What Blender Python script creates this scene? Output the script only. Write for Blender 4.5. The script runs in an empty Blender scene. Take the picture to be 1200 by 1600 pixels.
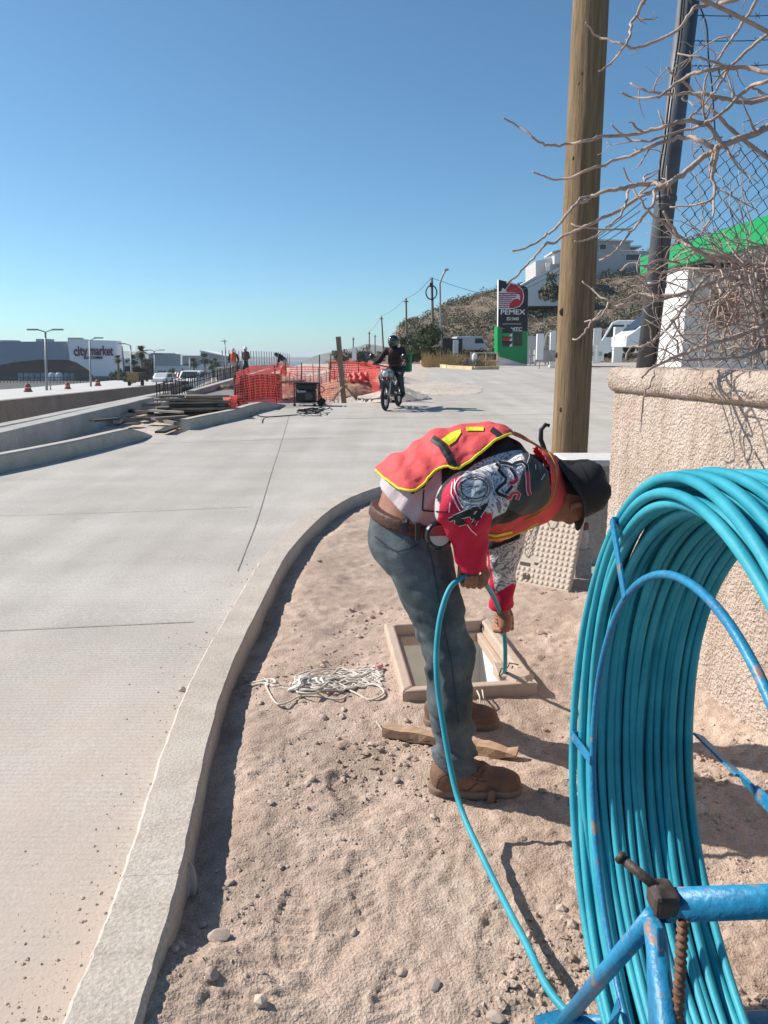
import bpy, bmesh, math, random
import numpy as np
from mathutils import Vector, Matrix
from mathutils.bvhtree import BVHTree
R = math.radians
sc = bpy.context.scene
C = sc.collection
random.seed(7)

# ---------------------------------------------------------------- camera
H = 1.5                                   # eye height of the photographer, metres
PITCH = math.atan(.2)
cd = bpy.data.cameras.new('camera'); cam = bpy.data.objects.new('camera', cd); C.objects.link(cam)
cam.location = (0, 0, H); cam.rotation_euler = (math.pi/2-PITCH, 0, 0)
cd.sensor_fit = 'HORIZONTAL'; cd.sensor_width = 36; cd.lens = 36
cd.clip_start = .05; cd.clip_end = 12000
sc.camera = cam

# ---------------------------------------------------------------- sky, sun, exposure
SUN_EL, SUN_AZ = R(38), R(-70)            # azimuth from +y towards +x
w = bpy.data.worlds.new('World'); sc.world = w; w.use_nodes = True
nt = w.node_tree
sky = nt.nodes.new('ShaderNodeTexSky'); sky.sky_type = 'NISHITA'; sky.sun_disc = False
sky.sun_elevation = SUN_EL; sky.sun_rotation = SUN_AZ
sky.altitude = 0; sky.air_density = .8; sky.dust_density = .35; sky.ozone_density = 4
tint = nt.nodes.new('ShaderNodeMix'); tint.data_type = 'RGBA'; tint.blend_type = 'MULTIPLY'; tint.inputs[0].default_value = 1
tint.inputs[7].default_value = (.86, 1.15, 1.15, 1)        # the phone's cool rendering of a clear sky
nt.links.new(sky.outputs[0], tint.inputs[6]); nt.links.new(tint.outputs[2], nt.nodes['Background'].inputs[0])
nt.nodes['Background'].inputs[1].default_value = .087
sd = bpy.data.lights.new('sun', 'SUN'); sd.energy = 5; sd.angle = R(.53); sd.color = (1, .93, .84)
sun = bpy.data.objects.new('sun', sd); C.objects.link(sun)
to_sun = Vector((math.sin(SUN_AZ)*math.cos(SUN_EL), math.cos(SUN_AZ)*math.cos(SUN_EL), math.sin(SUN_EL)))
sun.rotation_euler = to_sun.to_track_quat('Z', 'Y').to_euler()
sun.location = (-20, 8, 30)
sc.view_settings.view_transform = 'Standard'; sc.view_settings.look = 'None'
sc.view_settings.exposure = .41; sc.view_settings.gamma = 1; sc.view_settings.use_curve_mapping = False

# ---------------------------------------------------------------- helpers: rays, noise
cp, sp = math.cos(PITCH), math.sin(PITCH)
def ray(u, v):
    d = (u-600)/1200; e = -(v-800)/1200
    return Vector((d, cp+e*sp, -sp+e*cp))
def at(u, v, y):                           # the point at distance y that the eye sees in direction u, v
    r = ray(u, v); t = y/r.y
    return Vector((r.x*t, y, H+r.z*t))
def zr(y):                                 # the lane climbs about two per cent
    return .01*(math.sqrt((y-3)**2+1)+(y-3))-.0016
def gp(u, v, off=0.):                      # a point on the climbing ground
    r = ray(u, v); k = r.z/r.y; lo, hi = .2, 400.
    for i in range(60):
        y = (lo+hi)/2
        if H+k*y > zr(y)+off: lo = y
        else: hi = y
    return Vector((r.x/r.y*y, y, zr(y)+off))
def project(P):
    P = np.asarray(P, np.float64)
    dy = P[:, 1]; dz = P[:, 2]-H
    dep = dy*cp-dz*sp; up = dy*sp+dz*cp
    return 600+1200*P[:, 0]/dep, 800-1200*up/dep
def _h(ix, iy, iz, seed):
    n = (ix.astype(np.int64)*374761393+iy.astype(np.int64)*668265263+iz.astype(np.int64)*2147483647+seed*1274126177) & 0xffffffff
    n = ((n ^ (n >> 13))*1274126177) & 0xffffffff
    n = (n ^ (n >> 16)) & 0xffff
    return n/65535.
def vn(x, y, z=None, seed=0):              # value noise 0..1
    if z is None: z = np.zeros_like(x)
    ix, iy, iz = np.floor(x), np.floor(y), np.floor(z)
    fx, fy, fz = x-ix, y-iy, z-iz
    fx = fx*fx*(3-2*fx); fy = fy*fy*(3-2*fy); fz = fz*fz*(3-2*fz)
    r = 0
    for a in (0, 1):
        for b in (0, 1):
            wxy = (fx if a else 1-fx)*(fy if b else 1-fy)
            for c_ in (0, 1):
                r = r+wxy*(fz if c_ else 1-fz)*_h(ix+a, iy+b, iz+c_, seed)
    return r
def fbm(x, y, z=None, o=4, seed=0):
    r = 0; a = .5; f = 1.
    for i in range(o):
        r = r+a*(vn(x*f, y*f, None if z is None else z*f, seed+i)-.5); a *= .5; f *= 2.03
    return r

# ---------------------------------------------------------------- helpers: materials
MATS = {}
def M(name, col, rough=.85, var=.18, scale=8., bump=0., bscale=60., metal=0., spec=.35, col2=None, detail=5, transl=0., stretch=None):
    if name in MATS: return MATS[name]
    m = bpy.data.materials.new(name); m.use_nodes = True; t = m.node_tree; N = t.nodes; L = t.links
    b = N['Principled BSDF']; b.inputs['Roughness'].default_value = rough; b.inputs['Metallic'].default_value = metal
    b.inputs['Specular IOR Level'].default_value = spec
    tc = N.new('ShaderNodeTexCoord'); src = tc.outputs['Object']
    if stretch:
        mp = N.new('ShaderNodeMapping'); mp.inputs['Scale'].default_value = stretch
        L.new(src, mp.inputs[0]); src = mp.outputs[0]
    no = N.new('ShaderNodeTexNoise'); no.inputs['Scale'].default_value = scale; no.inputs['Detail'].default_value = detail
    no.inputs['Roughness'].default_value = .62
    L.new(src, no.inputs['Vector'])
    ra = N.new('ShaderNodeValToRGB')
    c1 = [max(0, c*(1-var)) for c in col]; c2 = [min(1, c*(1+var)) for c in col] if col2 is None else list(col2)
    ra.color_ramp.elements[0].position = .3; ra.color_ramp.elements[1].position = .7
    ra.color_ramp.elements[0].color = (*c1, 1); ra.color_ramp.elements[1].color = (*c2, 1)
    L.new(no.outputs[0], ra.inputs[0]); L.new(ra.outputs[0], b.inputs['Base Color'])
    if bump:
        n2 = N.new('ShaderNodeTexNoise'); n2.inputs['Scale'].default_value = bscale; n2.inputs['Detail'].default_value = 4
        L.new(src, n2.inputs['Vector'])
        bp = N.new('ShaderNodeBump'); bp.inputs['Strength'].default_value = 1; bp.inputs['Distance'].default_value = bump
        L.new(n2.outputs[0], bp.inputs['Height']); L.new(bp.outputs[0], b.inputs['Normal'])
    if transl:
        tr = N.new('ShaderNodeBsdfTranslucent'); L.new(ra.outputs[0], tr.inputs[0])
        mx = N.new('ShaderNodeMixShader'); mx.inputs[0].default_value = transl
        L.new(b.outputs[0], mx.inputs[1]); L.new(tr.outputs[0], mx.inputs[2])
        L.new(mx.outputs[0], N['Material Output'].inputs[0])
    MATS[name] = m
    return m
def S(r, g, b):                            # sRGB 0..255 -> linear
    return tuple(((c/255+.055)/1.055)**2.4 if c > 10 else c/255/12.92 for c in (r, g, b))

# ---------------------------------------------------------------- helpers: meshes and objects
def mesh_np(name, V, F, mat, parent=None, smooth=True, loc=None, cols=None):
    V = np.asarray(V, np.float32).reshape(-1, 3); F = np.asarray(F, np.int32)
    base = tuple(parent['_wb']) if parent is not None else (tuple(loc) if loc is not None else (0, 0, 0))
    V = V-np.array(base, np.float32)
    me = bpy.data.meshes.new(name); k = F.shape[1]
    me.vertices.add(len(V)); me.vertices.foreach_set('co', V.ravel())
    me.loops.add(F.size); me.loops.foreach_set('vertex_index', F.ravel())
    me.polygons.add(len(F)); me.polygons.foreach_set('loop_start', np.arange(0, F.size, k, dtype=np.int32))
    me.polygons.foreach_set('loop_total', np.full(len(F), k, np.int32))
    me.polygons.foreach_set('use_smooth', np.full(len(F), smooth))
    if cols is not None:
        a = me.color_attributes.new('Col', 'FLOAT_COLOR', 'POINT'); a.data.foreach_set('color', np.asarray(cols, np.float32).ravel())
    me.update(calc_edges=True); me.validate()
    me.materials.append(mat)
    return link(name, me, parent, base)
def link(name, me, parent=None, base=(0, 0, 0)):
    o = bpy.data.objects.new(name, me); C.objects.link(o)
    if parent is not None: o.parent = parent
    else: o.location = base
    o['_wb'] = tuple(base)
    return o
def tag(o, label=None, cat=None, group=None, kind=None):
    for k, v in (('label', label), ('category', cat), ('group', group), ('kind', kind)):
        if v: o[k] = v
    return o
def thing(name, label, cat, loc=(0, 0, 0), group=None):
    o = bpy.data.objects.new(name, None); C.objects.link(o); o.location = Vector(loc); o.empty_display_size = .1
    o['_base'] = 1; o['_wb'] = tuple(loc)
    return tag(o, label, cat, group)
def frame_of(d):
    d = Vector(d).normalized(); a = Vector((0, 0, 1)) if abs(d.z) < .9 else Vector((1, 0, 0))
    x = d.cross(a).normalized(); return x, d.cross(x).normalized(), d
class MB:
    def __init__(s): s.v = []; s.f = []
    def add(s, vs, fs):
        n = len(s.v); s.v += [tuple(v) for v in vs]; s.f += [tuple(i+n for i in f) for f in fs]; return s
    def box(s, c, sz, rz=0., rot=None, jit=0.):
        m = rot if rot is not None else Matrix.Rotation(rz, 3, 'Z')
        vs = [Vector(c)+m @ Vector((x*sz[0]/2, y*sz[1]/2, z*sz[2]/2))+Vector([random.uniform(-jit, jit) for _ in range(3)])
              for x in (-1, 1) for y in (-1, 1) for z in (-1, 1)]
        return s.add(vs, [(0, 1, 3, 2), (4, 6, 7, 5), (0, 4, 5, 1), (2, 3, 7, 6), (0, 2, 6, 4), (1, 5, 7, 3)])
    def bar(s, a, b, wd, th, up=(0, 0, 1)):                      # a box from a to b
        a, b = Vector(a), Vector(b); d = (b-a); l = d.length; d.normalize(); up = Vector(up)
        if abs(d.dot(up)) > .98: up = Vector((1, 0, 0))
        x = d.cross(up).normalized(); z = x.cross(d)
        return s.box((a+b)/2, (wd, l, th), rot=Matrix((x, d, z)).transposed())
    def tube(s, path, r, n=8, cap=True):
        path = [Vector(p) for p in path]; k = len(path)
        rs = r if hasattr(r, '__len__') else [r]*k
        x, y, d = frame_of(path[1]-path[0]); rings = []
        for i, p in enumerate(path):
            t = (path[min(i+1, k-1)]-path[max(i-1, 0)]).normalized()
            x = (x-t*x.dot(t)).normalized(); y = t.cross(x)
            rings.append([p+(x*math.cos(2*math.pi*j/n)+y*math.sin(2*math.pi*j/n))*rs[i] for j in range(n)])
        vs = [v for g in rings for v in g]
        fs = [(i*n+j, i*n+(j+1) % n, (i+1)*n+(j+1) % n, (i+1)*n+j) for i in range(k-1) for j in range(n)]
        if cap: fs += [tuple(range(n-1, -1, -1)), tuple(range((k-1)*n, k*n))]
        return s.add(vs, fs)
    def lathe(s, c, prof, n=16, axis=(0, 0, 1), cap=True):
        x, y, d = frame_of(axis); c = Vector(c); vs = []
        for (r, h) in prof: vs += [c+d*h+(x*math.cos(2*math.pi*j/n)+y*math.sin(2*math.pi*j/n))*r for j in range(n)]
        k = len(prof)
        fs = [(i*n+j, i*n+(j+1) % n, (i+1)*n+(j+1) % n, (i+1)*n+j) for i in range(k-1) for j in range(n)]
        if cap: fs += [tuple(range(n-1, -1, -1)), tuple(range((k-1)*n, k*n))]
        return s.add(vs, fs)
    def prism(s, poly, ext):                                     # polygon of 3-d points pushed along ext
        poly = [Vector(p) for p in poly]; n = len(poly); e = Vector(ext)
        return s.add(poly+[p+e for p in poly], [tuple(range(n-1, -1, -1)), tuple(range(n, 2*n))]+[(i, (i+1) % n, n+(i+1) % n, n+i) for i in range(n)])
    def grid(s, rows):                                           # rows of points
        k = len(rows[0]); vs = [p for r_ in rows for p in r_]
        return s.add(vs, [(i*k+j, i*k+j+1, (i+1)*k+j+1, (i+1)*k+j) for i in range(len(rows)-1) for j in range(k-1)])
    def build(s, name, mat, parent=None, smooth=False, loc=None, bevel=0., local=False, fix=True):
        base = (0, 0, 0)
        if not local:
            if parent is not None: base = tuple(parent['_wb'])
            elif loc is not None: base = tuple(loc)
        me = bpy.data.meshes.new(name); b = Vector(base)
        me.from_pydata([Vector(v)-b for v in s.v], [], s.f)
        if fix:
            bm = bmesh.new(); bm.from_mesh(me); bmesh.ops.recalc_face_normals(bm, faces=bm.faces); bm.to_mesh(me); bm.free()
        me.materials.append(mat)
        if smooth: me.polygons.foreach_set('use_smooth', [True]*len(me.polygons))
        o = link(name, me, parent, base)
        if bevel:
            md = o.modifiers.new('bevel', 'BEVEL'); md.width = bevel; md.segments = 2; md.limit_method = 'ANGLE'; md.angle_limit = R(40)
        return o
def copy_tree(o, parent=None):
    c_ = o.copy(); C.objects.link(c_)
    if parent is not None: c_.parent = parent
    for ch in list(o.children): copy_tree(ch, c_)
    return c_
def smooth_path(pts, n=8):                                       # Catmull-Rom
    P = [Vector(p) for p in pts]; out = []
    for i in range(len(P)-1):
        a = P[max(i-1, 0)]; b = P[i]; c_ = P[i+1]; d = P[min(i+2, len(P)-1)]
        for j in range(n):
            t = j/n
            out.append(.5*((2*b)+(c_-a)*t+(2*a-5*b+4*c_-d)*t*t+(3*b-a-3*c_+d)*t**3))
    out.append(P[-1]); return out
def text_mesh(name, s, size, mat, M4, parent=None, depth=.004, bold=0., xs=1.):
    cu = bpy.data.curves.new(name, 'FONT'); cu.body = s; cu.size = size; cu.extrude = depth; cu.align_x = 'CENTER'; cu.align_y = 'CENTER'
    cu.offset = bold; cu.resolution_u = 3
    o = bpy.data.objects.new(name, cu); C.objects.link(o)
    dg = bpy.context.evaluated_depsgraph_get()
    me = bpy.data.meshes.new_from_object(o.evaluated_get(dg)); bpy.data.objects.remove(o)
    me.name = name; me.materials.clear(); me.materials.append(mat)
    me.transform(M4 @ Matrix.Diagonal((xs, 1, 1, 1)))
    base = tuple(parent['_wb']) if parent is not None else (0, 0, 0)
    me.transform(Matrix.Translation(-Vector(base)))
    return link(name, me, parent, base)
def plane_m(o, x, y):                                            # matrix of a plane at o with axes x, y
    x = Vector(x).normalized(); y = Vector(y).normalized(); z = x.cross(y)
    m = Matrix((x, y, z)).transposed().to_4x4(); m.translation = Vector(o); return m

# ---------------------------------------------------------------- helpers: bodies as one skin over joints
def sdf_mesh(caps, h, k=.03, pad=.05, fold=None, cut=None):
    """caps: (a, b, ra, rb[, squash along y about centre])  ->  verts, quads of the blended surface"""
    A = np.array([[*c_[0]] for c_ in caps]+[[*c_[1]] for c_ in caps]); rm = max(max(c_[2], c_[3]) for c_ in caps)*1.6
    lo = A.min(0)-rm-pad; hi = A.max(0)+rm+pad
    n = np.ceil((hi-lo)/h).astype(int)+1
    ax = [np.float32(lo[i])+np.arange(n[i], dtype=np.float32)*np.float32(h) for i in range(3)]
    D = np.full(n, 9., np.float32)
    for c_ in caps:
        a = np.array(c_[0], np.float32); b = np.array(c_[1], np.float32); ra, rb = c_[2], c_[3]
        q = c_[4] if len(c_) > 4 else (1, 1, 1)
        R0 = (max(ra, rb)+.12)
        sl = []
        for i in range(3):
            l_ = min(a[i], b[i])-R0/min(q[i], 1); h_ = max(a[i], b[i])+R0/min(q[i], 1)
            i0 = int(max(0, (l_-lo[i])//h)); i1 = int(min(n[i], (h_-lo[i])//h+2)); sl.append(slice(i0, i1))
        X, Y, Z = np.meshgrid(ax[0][sl[0]], ax[1][sl[1]], ax[2][sl[2]], indexing='ij', sparse=True)
        ba = (b-a)*np.array(q, np.float32); l2 = float((ba*ba).sum())+1e-9
        px, py, pz = (X-a[0])*q[0], (Y-a[1])*q[1], (Z-a[2])*q[2]
        t = np.clip((px*ba[0]+py*ba[1]+pz*ba[2])/l2, 0, 1)
        d = np.sqrt((px-t*ba[0])**2+(py-t*ba[1])**2+(pz-t*ba[2])**2)-(ra+(rb-ra)*t)
        E = D[tuple(sl)]
        kk = c_[5] if len(c_) > 5 else k
        hh = np.clip(.5+.5*(E-d)/kk, 0, 1)
        D[tuple(sl)] = E*(1-hh)+d*hh-kk*hh*(1-hh)
    if fold is not None or cut is not None:
        X, Y, Z = np.meshgrid(ax[0], ax[1], ax[2], indexing='ij', sparse=True)
        if fold is not None:
            band = np.where(np.abs(D) < .04)
            D[band] += fold(ax[0][band[0]], ax[1][band[1]], ax[2][band[2]]).astype(np.float32)
        if cut is not None: D = np.maximum(D, cut(X, Y, Z).astype(np.float32))
    D[0], D[-1] = 1, 1; D[:, 0], D[:, -1] = 1, 1; D[:, :, 0], D[:, :, -1] = 1, 1
    ng = D < 0
    s8 = sum(ng[a:n[0]-1+a, b:n[1]-1+b, c_:n[2]-1+c_].astype(np.int8) for a in (0, 1) for b in (0, 1) for c_ in (0, 1))
    I = np.argwhere((s8 > 0) & (s8 < 8)); idx = np.full(n, -1, np.int32); idx[I[:, 0], I[:, 1], I[:, 2]] = np.arange(len(I))
    acc = np.zeros((len(I), 3)); cnt = np.zeros(len(I))
    cs = [(a, b, c_) for a in (0, 1) for b in (0, 1) for c_ in (0, 1)]
    val = {c_: D[I[:, 0]+c_[0], I[:, 1]+c_[1], I[:, 2]+c_[2]] for c_ in cs}
    for c_ in cs:
        for ax_ in range(3):
            if c_[ax_] == 0:
                e = list(c_); e[ax_] = 1; e = tuple(e); va, vb = val[c_], val[e]
                m = (va < 0) != (vb < 0); t = np.where(m, va/np.where(m, va-vb, 1), 0)
                p = np.tile(np.array(c_, float), (len(I), 1)); p[:, ax_] += t
                acc += p*m[:, None]; cnt += m
    V = (I+acc/cnt[:, None])*h+lo
    F = []
    for ax_ in range(3):
        sh = [slice(1, n[i]-1) for i in range(3)]; sh2 = list(sh); sh[ax_] = slice(0, n[ax_]-1); sh2[ax_] = slice(1, n[ax_])
        a = ng[tuple(sh)]; b = ng[tuple(sh2)]
        E = np.argwhere(a != b); off = np.array([1, 1, 1]); off[ax_] = 0; E = E+off
        o1, o2 = [i for i in range(3) if i != ax_]
        d1 = np.zeros(3, int); d1[o1] = 1; d2 = np.zeros(3, int); d2[o2] = 1
        g = lambda q: idx[q[:, 0], q[:, 1], q[:, 2]]
        quad = np.stack([g(E-d1-d2), g(E-d2), g(E), g(E-d1)], 1)
        s_ = ng[E[:, 0], E[:, 1], E[:, 2]]
        fl = s_ if ax_ != 1 else ~s_
        quad[~fl] = quad[~fl][:, ::-1]
        F.append(quad)
    F = np.concatenate(F); F = F[(F >= 0).all(1)]
    return V, F
def bvh_of(V, F): return BVHTree.FromPolygons([tuple(v) for v in V], [tuple(f) for f in F])
def cast(bv, u, v, off=.003, dmax=20):
    r = ray(u, v).normalized(); p, n_, i, d = bv.ray_cast(Vector((0, 0, H)), r, dmax)
    if p is None: return None
    if n_.dot(r) > 0: n_ = -n_
    return p+n_*off
def patch(mb, A, B, bv, n=24, m=3, off=.003, thick=0.):             # cloth piece laid on a surface between two outlines
    def samp(P, k):
        P = [Vector((*p, 0)) for p in P]; L_ = [0]
        for i in range(len(P)-1): L_.append(L_[-1]+(P[i+1]-P[i]).length)
        out = []
        for j in range(k):
            s_ = L_[-1]*j/(k-1); i = max(q for q in range(len(P)-1) if L_[q] <= s_+1e-9 or q == 0)
            t = (s_-L_[i])/max(1e-9, L_[i+1]-L_[i]); out.append(P[i].lerp(P[i+1], min(1, t)))
        return out
    a, b = samp(A, n), samp(B, n); rows = []
    for i in range(n):
        row = []
        for j in range(m):
            q = a[i].lerp(b[i], j/(m-1)); row.append(cast(bv, q.x, q.y, off))
        rows.append(row)
    for i in range(n-1):
        for j in range(m-1):
            q = [rows[i][j], rows[i][j+1], rows[i+1][j+1], rows[i+1][j]]
            if all(p is not None for p in q) and max((q[0]-q[2]).length, (q[1]-q[3]).length) < .09: mb.add(q, [(0, 1, 2, 3)])
def ribbon(mb, path, wpx, bv, n=30, off=.004, m=2):
    P = [Vector((*p, 0)) for p in path]; A, B = [], []
    for i, p in enumerate(P):
        t = (P[min(i+1, len(P)-1)]-P[max(i-1, 0)]); t = Vector((-t.y, t.x, 0)).normalized()*wpx/2
        A.append((p+t).xy); B.append((p-t).xy)
    patch(mb, A, B, bv, n, m, off)
def in_poly(u, v, poly):
    r = np.zeros(len(u), bool); k = len(poly)
    for i in range(k):
        (x1, y1), (x2, y2) = poly[i], poly[(i+1) % k]
        m = ((y1 > v) != (y2 > v)) & (u < (x2-x1)*(v-y1)/((y2-y1) if y2 != y1 else 1e-9)+x1)
        r ^= m
    return r
# ================================================================ THE SETTING
# ---- materials of the ground
def ground_mat(name, c1, c2, scale, bump, fine=140., extra=None, rough=.95, c3=None, spec=.2):
    m = bpy.data.materials.new(name); m.use_nodes = True; t = m.node_tree; N = t.nodes; L = t.links
    b = N['Principled BSDF']; b.inputs['Roughness'].default_value = rough; b.inputs['Specular IOR Level'].default_value = spec
    g = N.new('ShaderNodeNewGeometry'); p = g.outputs['Position']
    def noise(s_, d=6, r=.6):
        n_ = N.new('ShaderNodeTexNoise'); n_.inputs['Scale'].default_value = s_; n_.inputs['Detail'].default_value = d; n_.inputs['Roughness'].default_value = r
        L.new(p, n_.inputs['Vector']); return n_.outputs[0]
    def ramp(f, lo, hi, a, b_):
        r_ = N.new('ShaderNodeValToRGB'); e = r_.color_ramp.elements; e[0].position = lo; e[1].position = hi; e[0].color = (*a, 1); e[1].color = (*b_, 1)
        L.new(f, r_.inputs[0]); return r_.outputs[0]
    def mix(f, a, b_, mode='MIX'):
        x = N.new('ShaderNodeMix'); x.data_type = 'RGBA'; x.blend_type = mode
        if isinstance(f, float): x.inputs[0].default_value = f
        else: L.new(f, x.inputs[0])
        L.new(a, x.inputs[6]); L.new(b_, x.inputs[7]); return x.outputs[2]
    col = ramp(noise(scale), .32, .68, c1, c2)
    sp_ = ramp(noise(fine, 3), .3, .75, (.72,)*3, (1.12,)*3); col = mix(1., col, sp_, 'MULTIPLY')
    if c3:
        f = N.new('ShaderNodeValToRGB'); f.color_ramp.elements[0].position = .55; f.color_ramp.elements[1].position = .72
        L.new(noise(scale*.23, 5), f.inputs[0]); c3n = N.new('ShaderNodeRGB'); c3n.outputs[0].default_value = (*c3, 1)
        col = mix(f.outputs[0], col, c3n.outputs[0])
    if extra: col = extra(N, L, p, col, mix, ramp, noise)
    L.new(col, b.inputs['Base Color'])
    hsum = N.new('ShaderNodeMath'); hsum.operation = 'ADD'
    L.new(noise(fine, 3, .5), hsum.inputs[0]); L.new(noise(fine*.25, 5, .6), hsum.inputs[1])
    bp = N.new('ShaderNodeBump'); bp.inputs['Strength'].default_value = 1; bp.inputs['Distance'].default_value = bump
    L.new(hsum.outputs[0], bp.inputs['Height']); L.new(bp.outputs[0], b.inputs['Normal'])
    m['_b'] = 1
    return m
def road_extra(N, L, p, col, mix, ramp, noise):
    # tined concrete: fine grooves across the lane, and dust blown on it
    wv = N.new('ShaderNodeTexWave'); wv.bands_direction = 'Y'; wv.inputs['Scale'].default_value = 11; wv.inputs['Distortion'].default_value = 1.1; wv.inputs['Detail'].default_value = 2; wv.inputs['Detail Scale'].default_value = .5
    L.new(p, wv.inputs[0]); gr = ramp(wv.outputs[0], .1, .5, (.91,)*3, (1.02,)*3)
    col = mix(1., col, gr, 'MULTIPLY')
    st = N.new('ShaderNodeMapping'); st.inputs['Scale'].default_value = (.35, 1.6, 1); L.new(p, st.inputs[0])
    n_ = N.new('ShaderNodeTexNoise'); n_.inputs['Scale'].default_value = .9; n_.inputs['Detail'].default_value = 5; L.new(st.outputs[0], n_.inputs[0])
    col = mix(1., col, ramp(n_.outputs[0], .35, .66, (.92, .915, .905), (1.04, 1.04, 1.04)), 'MULTIPLY')
    # tyre-polished bands along the way of travel, and old stains
    t1 = N.new('ShaderNodeMapping'); t1.inputs['Scale'].default_value = (1.7, .10, 1); t1.inputs['Rotation'].default_value = (0, 0, .12); L.new(p, t1.inputs[0])
    n3 = N.new('ShaderNodeTexNoise'); n3.inputs['Scale'].default_value = 1.1; n3.inputs['Detail'].default_value = 6; L.new(t1.outputs[0], n3.inputs[0])
    col = mix(1., col, ramp(n3.outputs[0], .36, .62, (.90, .895, .885), (1.03, 1.03, 1.03)), 'MULTIPLY')
    col = mix(1., col, ramp(noise(3.1, 8, .7), .62, .74, (1, 1, 1), (.86, .85, .83)), 'MULTIPLY')
    # sand drifted along the kerb: strongest near the photographer
    sx = N.new('ShaderNodeSeparateXYZ'); L.new(p, sx.inputs[0])
    m1 = N.new('ShaderNodeMapRange'); m1.inputs[1].default_value = 5.5; m1.inputs[2].default_value = 1.8; L.new(sx.outputs[1], m1.inputs[0])
    m2 = N.new('ShaderNodeMath'); m2.operation = 'MULTIPLY'; L.new(m1.outputs[0], m2.inputs[0]); L.new(noise(2.2, 6), m2.inputs[1])
    r_ = N.new('ShaderNodeValToRGB'); r_.color_ramp.elements[0].position = .2; r_.color_ramp.elements[1].position = .62; L.new(m2.outputs[0], r_.inputs[0])
    d = N.new('ShaderNodeRGB'); d.outputs[0].default_value = (.50, .405, .335, 1)
    return mix(r_.outputs[0], col, d.outputs[0])
def dirt_extra(N, L, p, col, mix, ramp, noise):
    for sc_, lo, hi, a, b_ in ((150, .05, .30, (.62, .60, .58), (1.05, 1.05, 1.05)), (46, .02, .16, (.68, .65, .62), (1.03, 1.03, 1.03))):
        v_ = N.new('ShaderNodeTexVoronoi'); v_.inputs['Scale'].default_value = sc_; L.new(p, v_.inputs['Vector'])
        col = mix(1., col, ramp(v_.outputs['Distance'], lo, hi, a, b_), 'MULTIPLY')
    col = mix(1., col, ramp(noise(1.1, 3), .35, .65, (.86, .85, .84), (1.12, 1.1, 1.08)), 'MULTIPLY')
    return mix(1., col, ramp(noise(14, 5), .38, .62, (.88, .87, .86), (1.08, 1.08, 1.08)), 'MULTIPLY')
MROAD = ground_mat('tined_concrete', (.49, .452, .41), (.575, .535, .487), 1.3, .0012, 90, road_extra, .8)
MDIRT = ground_mat('dry_sandy_dirt', (.435, .333, .268), (.565, .445, .366), 3.2, .005, 130, dirt_extra, .98, (.51, .415, .345))
MSITE = ground_mat('trampled_pale_sand', (.50, .43, .36), (.62, .55, .48), 1.1, .02, 9)
MSOIL = ground_mat('reddish_dug_soil', (.36, .22, .15), (.50, .34, .24), 1.4, .03, 8)
MPLAIN = ground_mat('coastal_scrub_plain', (.20, .17, .12), (.30, .26, .19), .05, .05, 1.)
MKERB = ground_mat('dusty_kerb_concrete', (.49, .425, .36), (.62, .555, .485), 5., .0022, 110, None, .9, (.52, .445, .375))
MCONC = ground_mat('grey_site_concrete', (.40, .385, .36), (.52, .50, .47), 2., .003, 50)
def stucco_extra(N, L, p, col, mix, ramp, noise):
    st = N.new('ShaderNodeMapping'); st.inputs['Scale'].default_value = (5, 5, .5); L.new(p, st.inputs[0])
    n_ = N.new('ShaderNodeTexNoise'); n_.inputs['Scale'].default_value = 2.2; n_.inputs['Detail'].default_value = 7; L.new(st.outputs[0], n_.inputs[0])
    col = mix(1., col, ramp(n_.outputs[0], .34, .60, (.84, .81, .78), (1.04, 1.04, 1.04)), 'MULTIPLY')
    v_ = N.new('ShaderNodeTexVoronoi'); v_.inputs['Scale'].default_value = 85; L.new(p, v_.inputs['Vector'])
    return mix(1., col, ramp(v_.outputs['Distance'], .05, .32, (.62, .58, .54), (1.05, 1.05, 1.05)), 'MULTIPLY')
MSTUC = ground_mat('rough_cream_stucco', (.52, .42, .35), (.635, .525, .45), 4., .017, 75, stucco_extra, .95, (.55, .435, .35))

# ---- plan of the kerb (its edge on the dirt side, traced on the ground)
KR = [gp(u, v, .12) for u, v in ((215, 1600), (240, 1520), (265, 1440), (290, 1340), (310, 1240), (335, 1120), (370, 1020), (405, 955), (440, 880), (462, 848), (512, 797), (550, 776), (588, 762), (640, 747), (720, 733), (830, 722), (950, 714))]
d0 = (KR[0]-KR[3]).normalized()
KR = [KR[0]+d0*2.2, KR[0]+d0*1.0]+KR
KR = smooth_path(KR, 5)
for _ in range(14): KR = [KR[0]]+[(KR[i-1]+KR[i]*2+KR[i+1])/4 for i in range(1, len(KR)-1)]+[KR[-1]]
KW = .165
kn = []
for i, p in enumerate(KR):
    t = (KR[min(i+1, len(KR)-1)]-KR[max(i-1, 0)]); t.z = 0; t.normalize(); kn.append(Vector((-t.y, t.x, 0)))
kx = np.array([p.x for p in KR]); ky = np.array([p.y for p in KR])
kxm = np.array([(p+n_*KW/2).x for p, n_ in zip(KR, kn)]); kym = np.array([(p+n_*KW/2).y for p, n_ in zip(KR, kn)])
order = np.argsort(kym)
def kerb_y(xx): return np.interp(xx, kxm, kym)                   # for the part that turns away to the right
def right_of_kerb(x, y):                                          # on the dirt side of the kerb's centre line
    poly = [(a, b) for a, b in zip(kxm, kym)]+[(60, kym[-1]), (60, -8), (kxm[0], -8)]
    return in_poly(np.asarray(x, float), np.asarray(y, float), poly)
def zr_np(y): return .01*(np.sqrt((y-3)**2+1)+(y-3))-.0016

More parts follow.
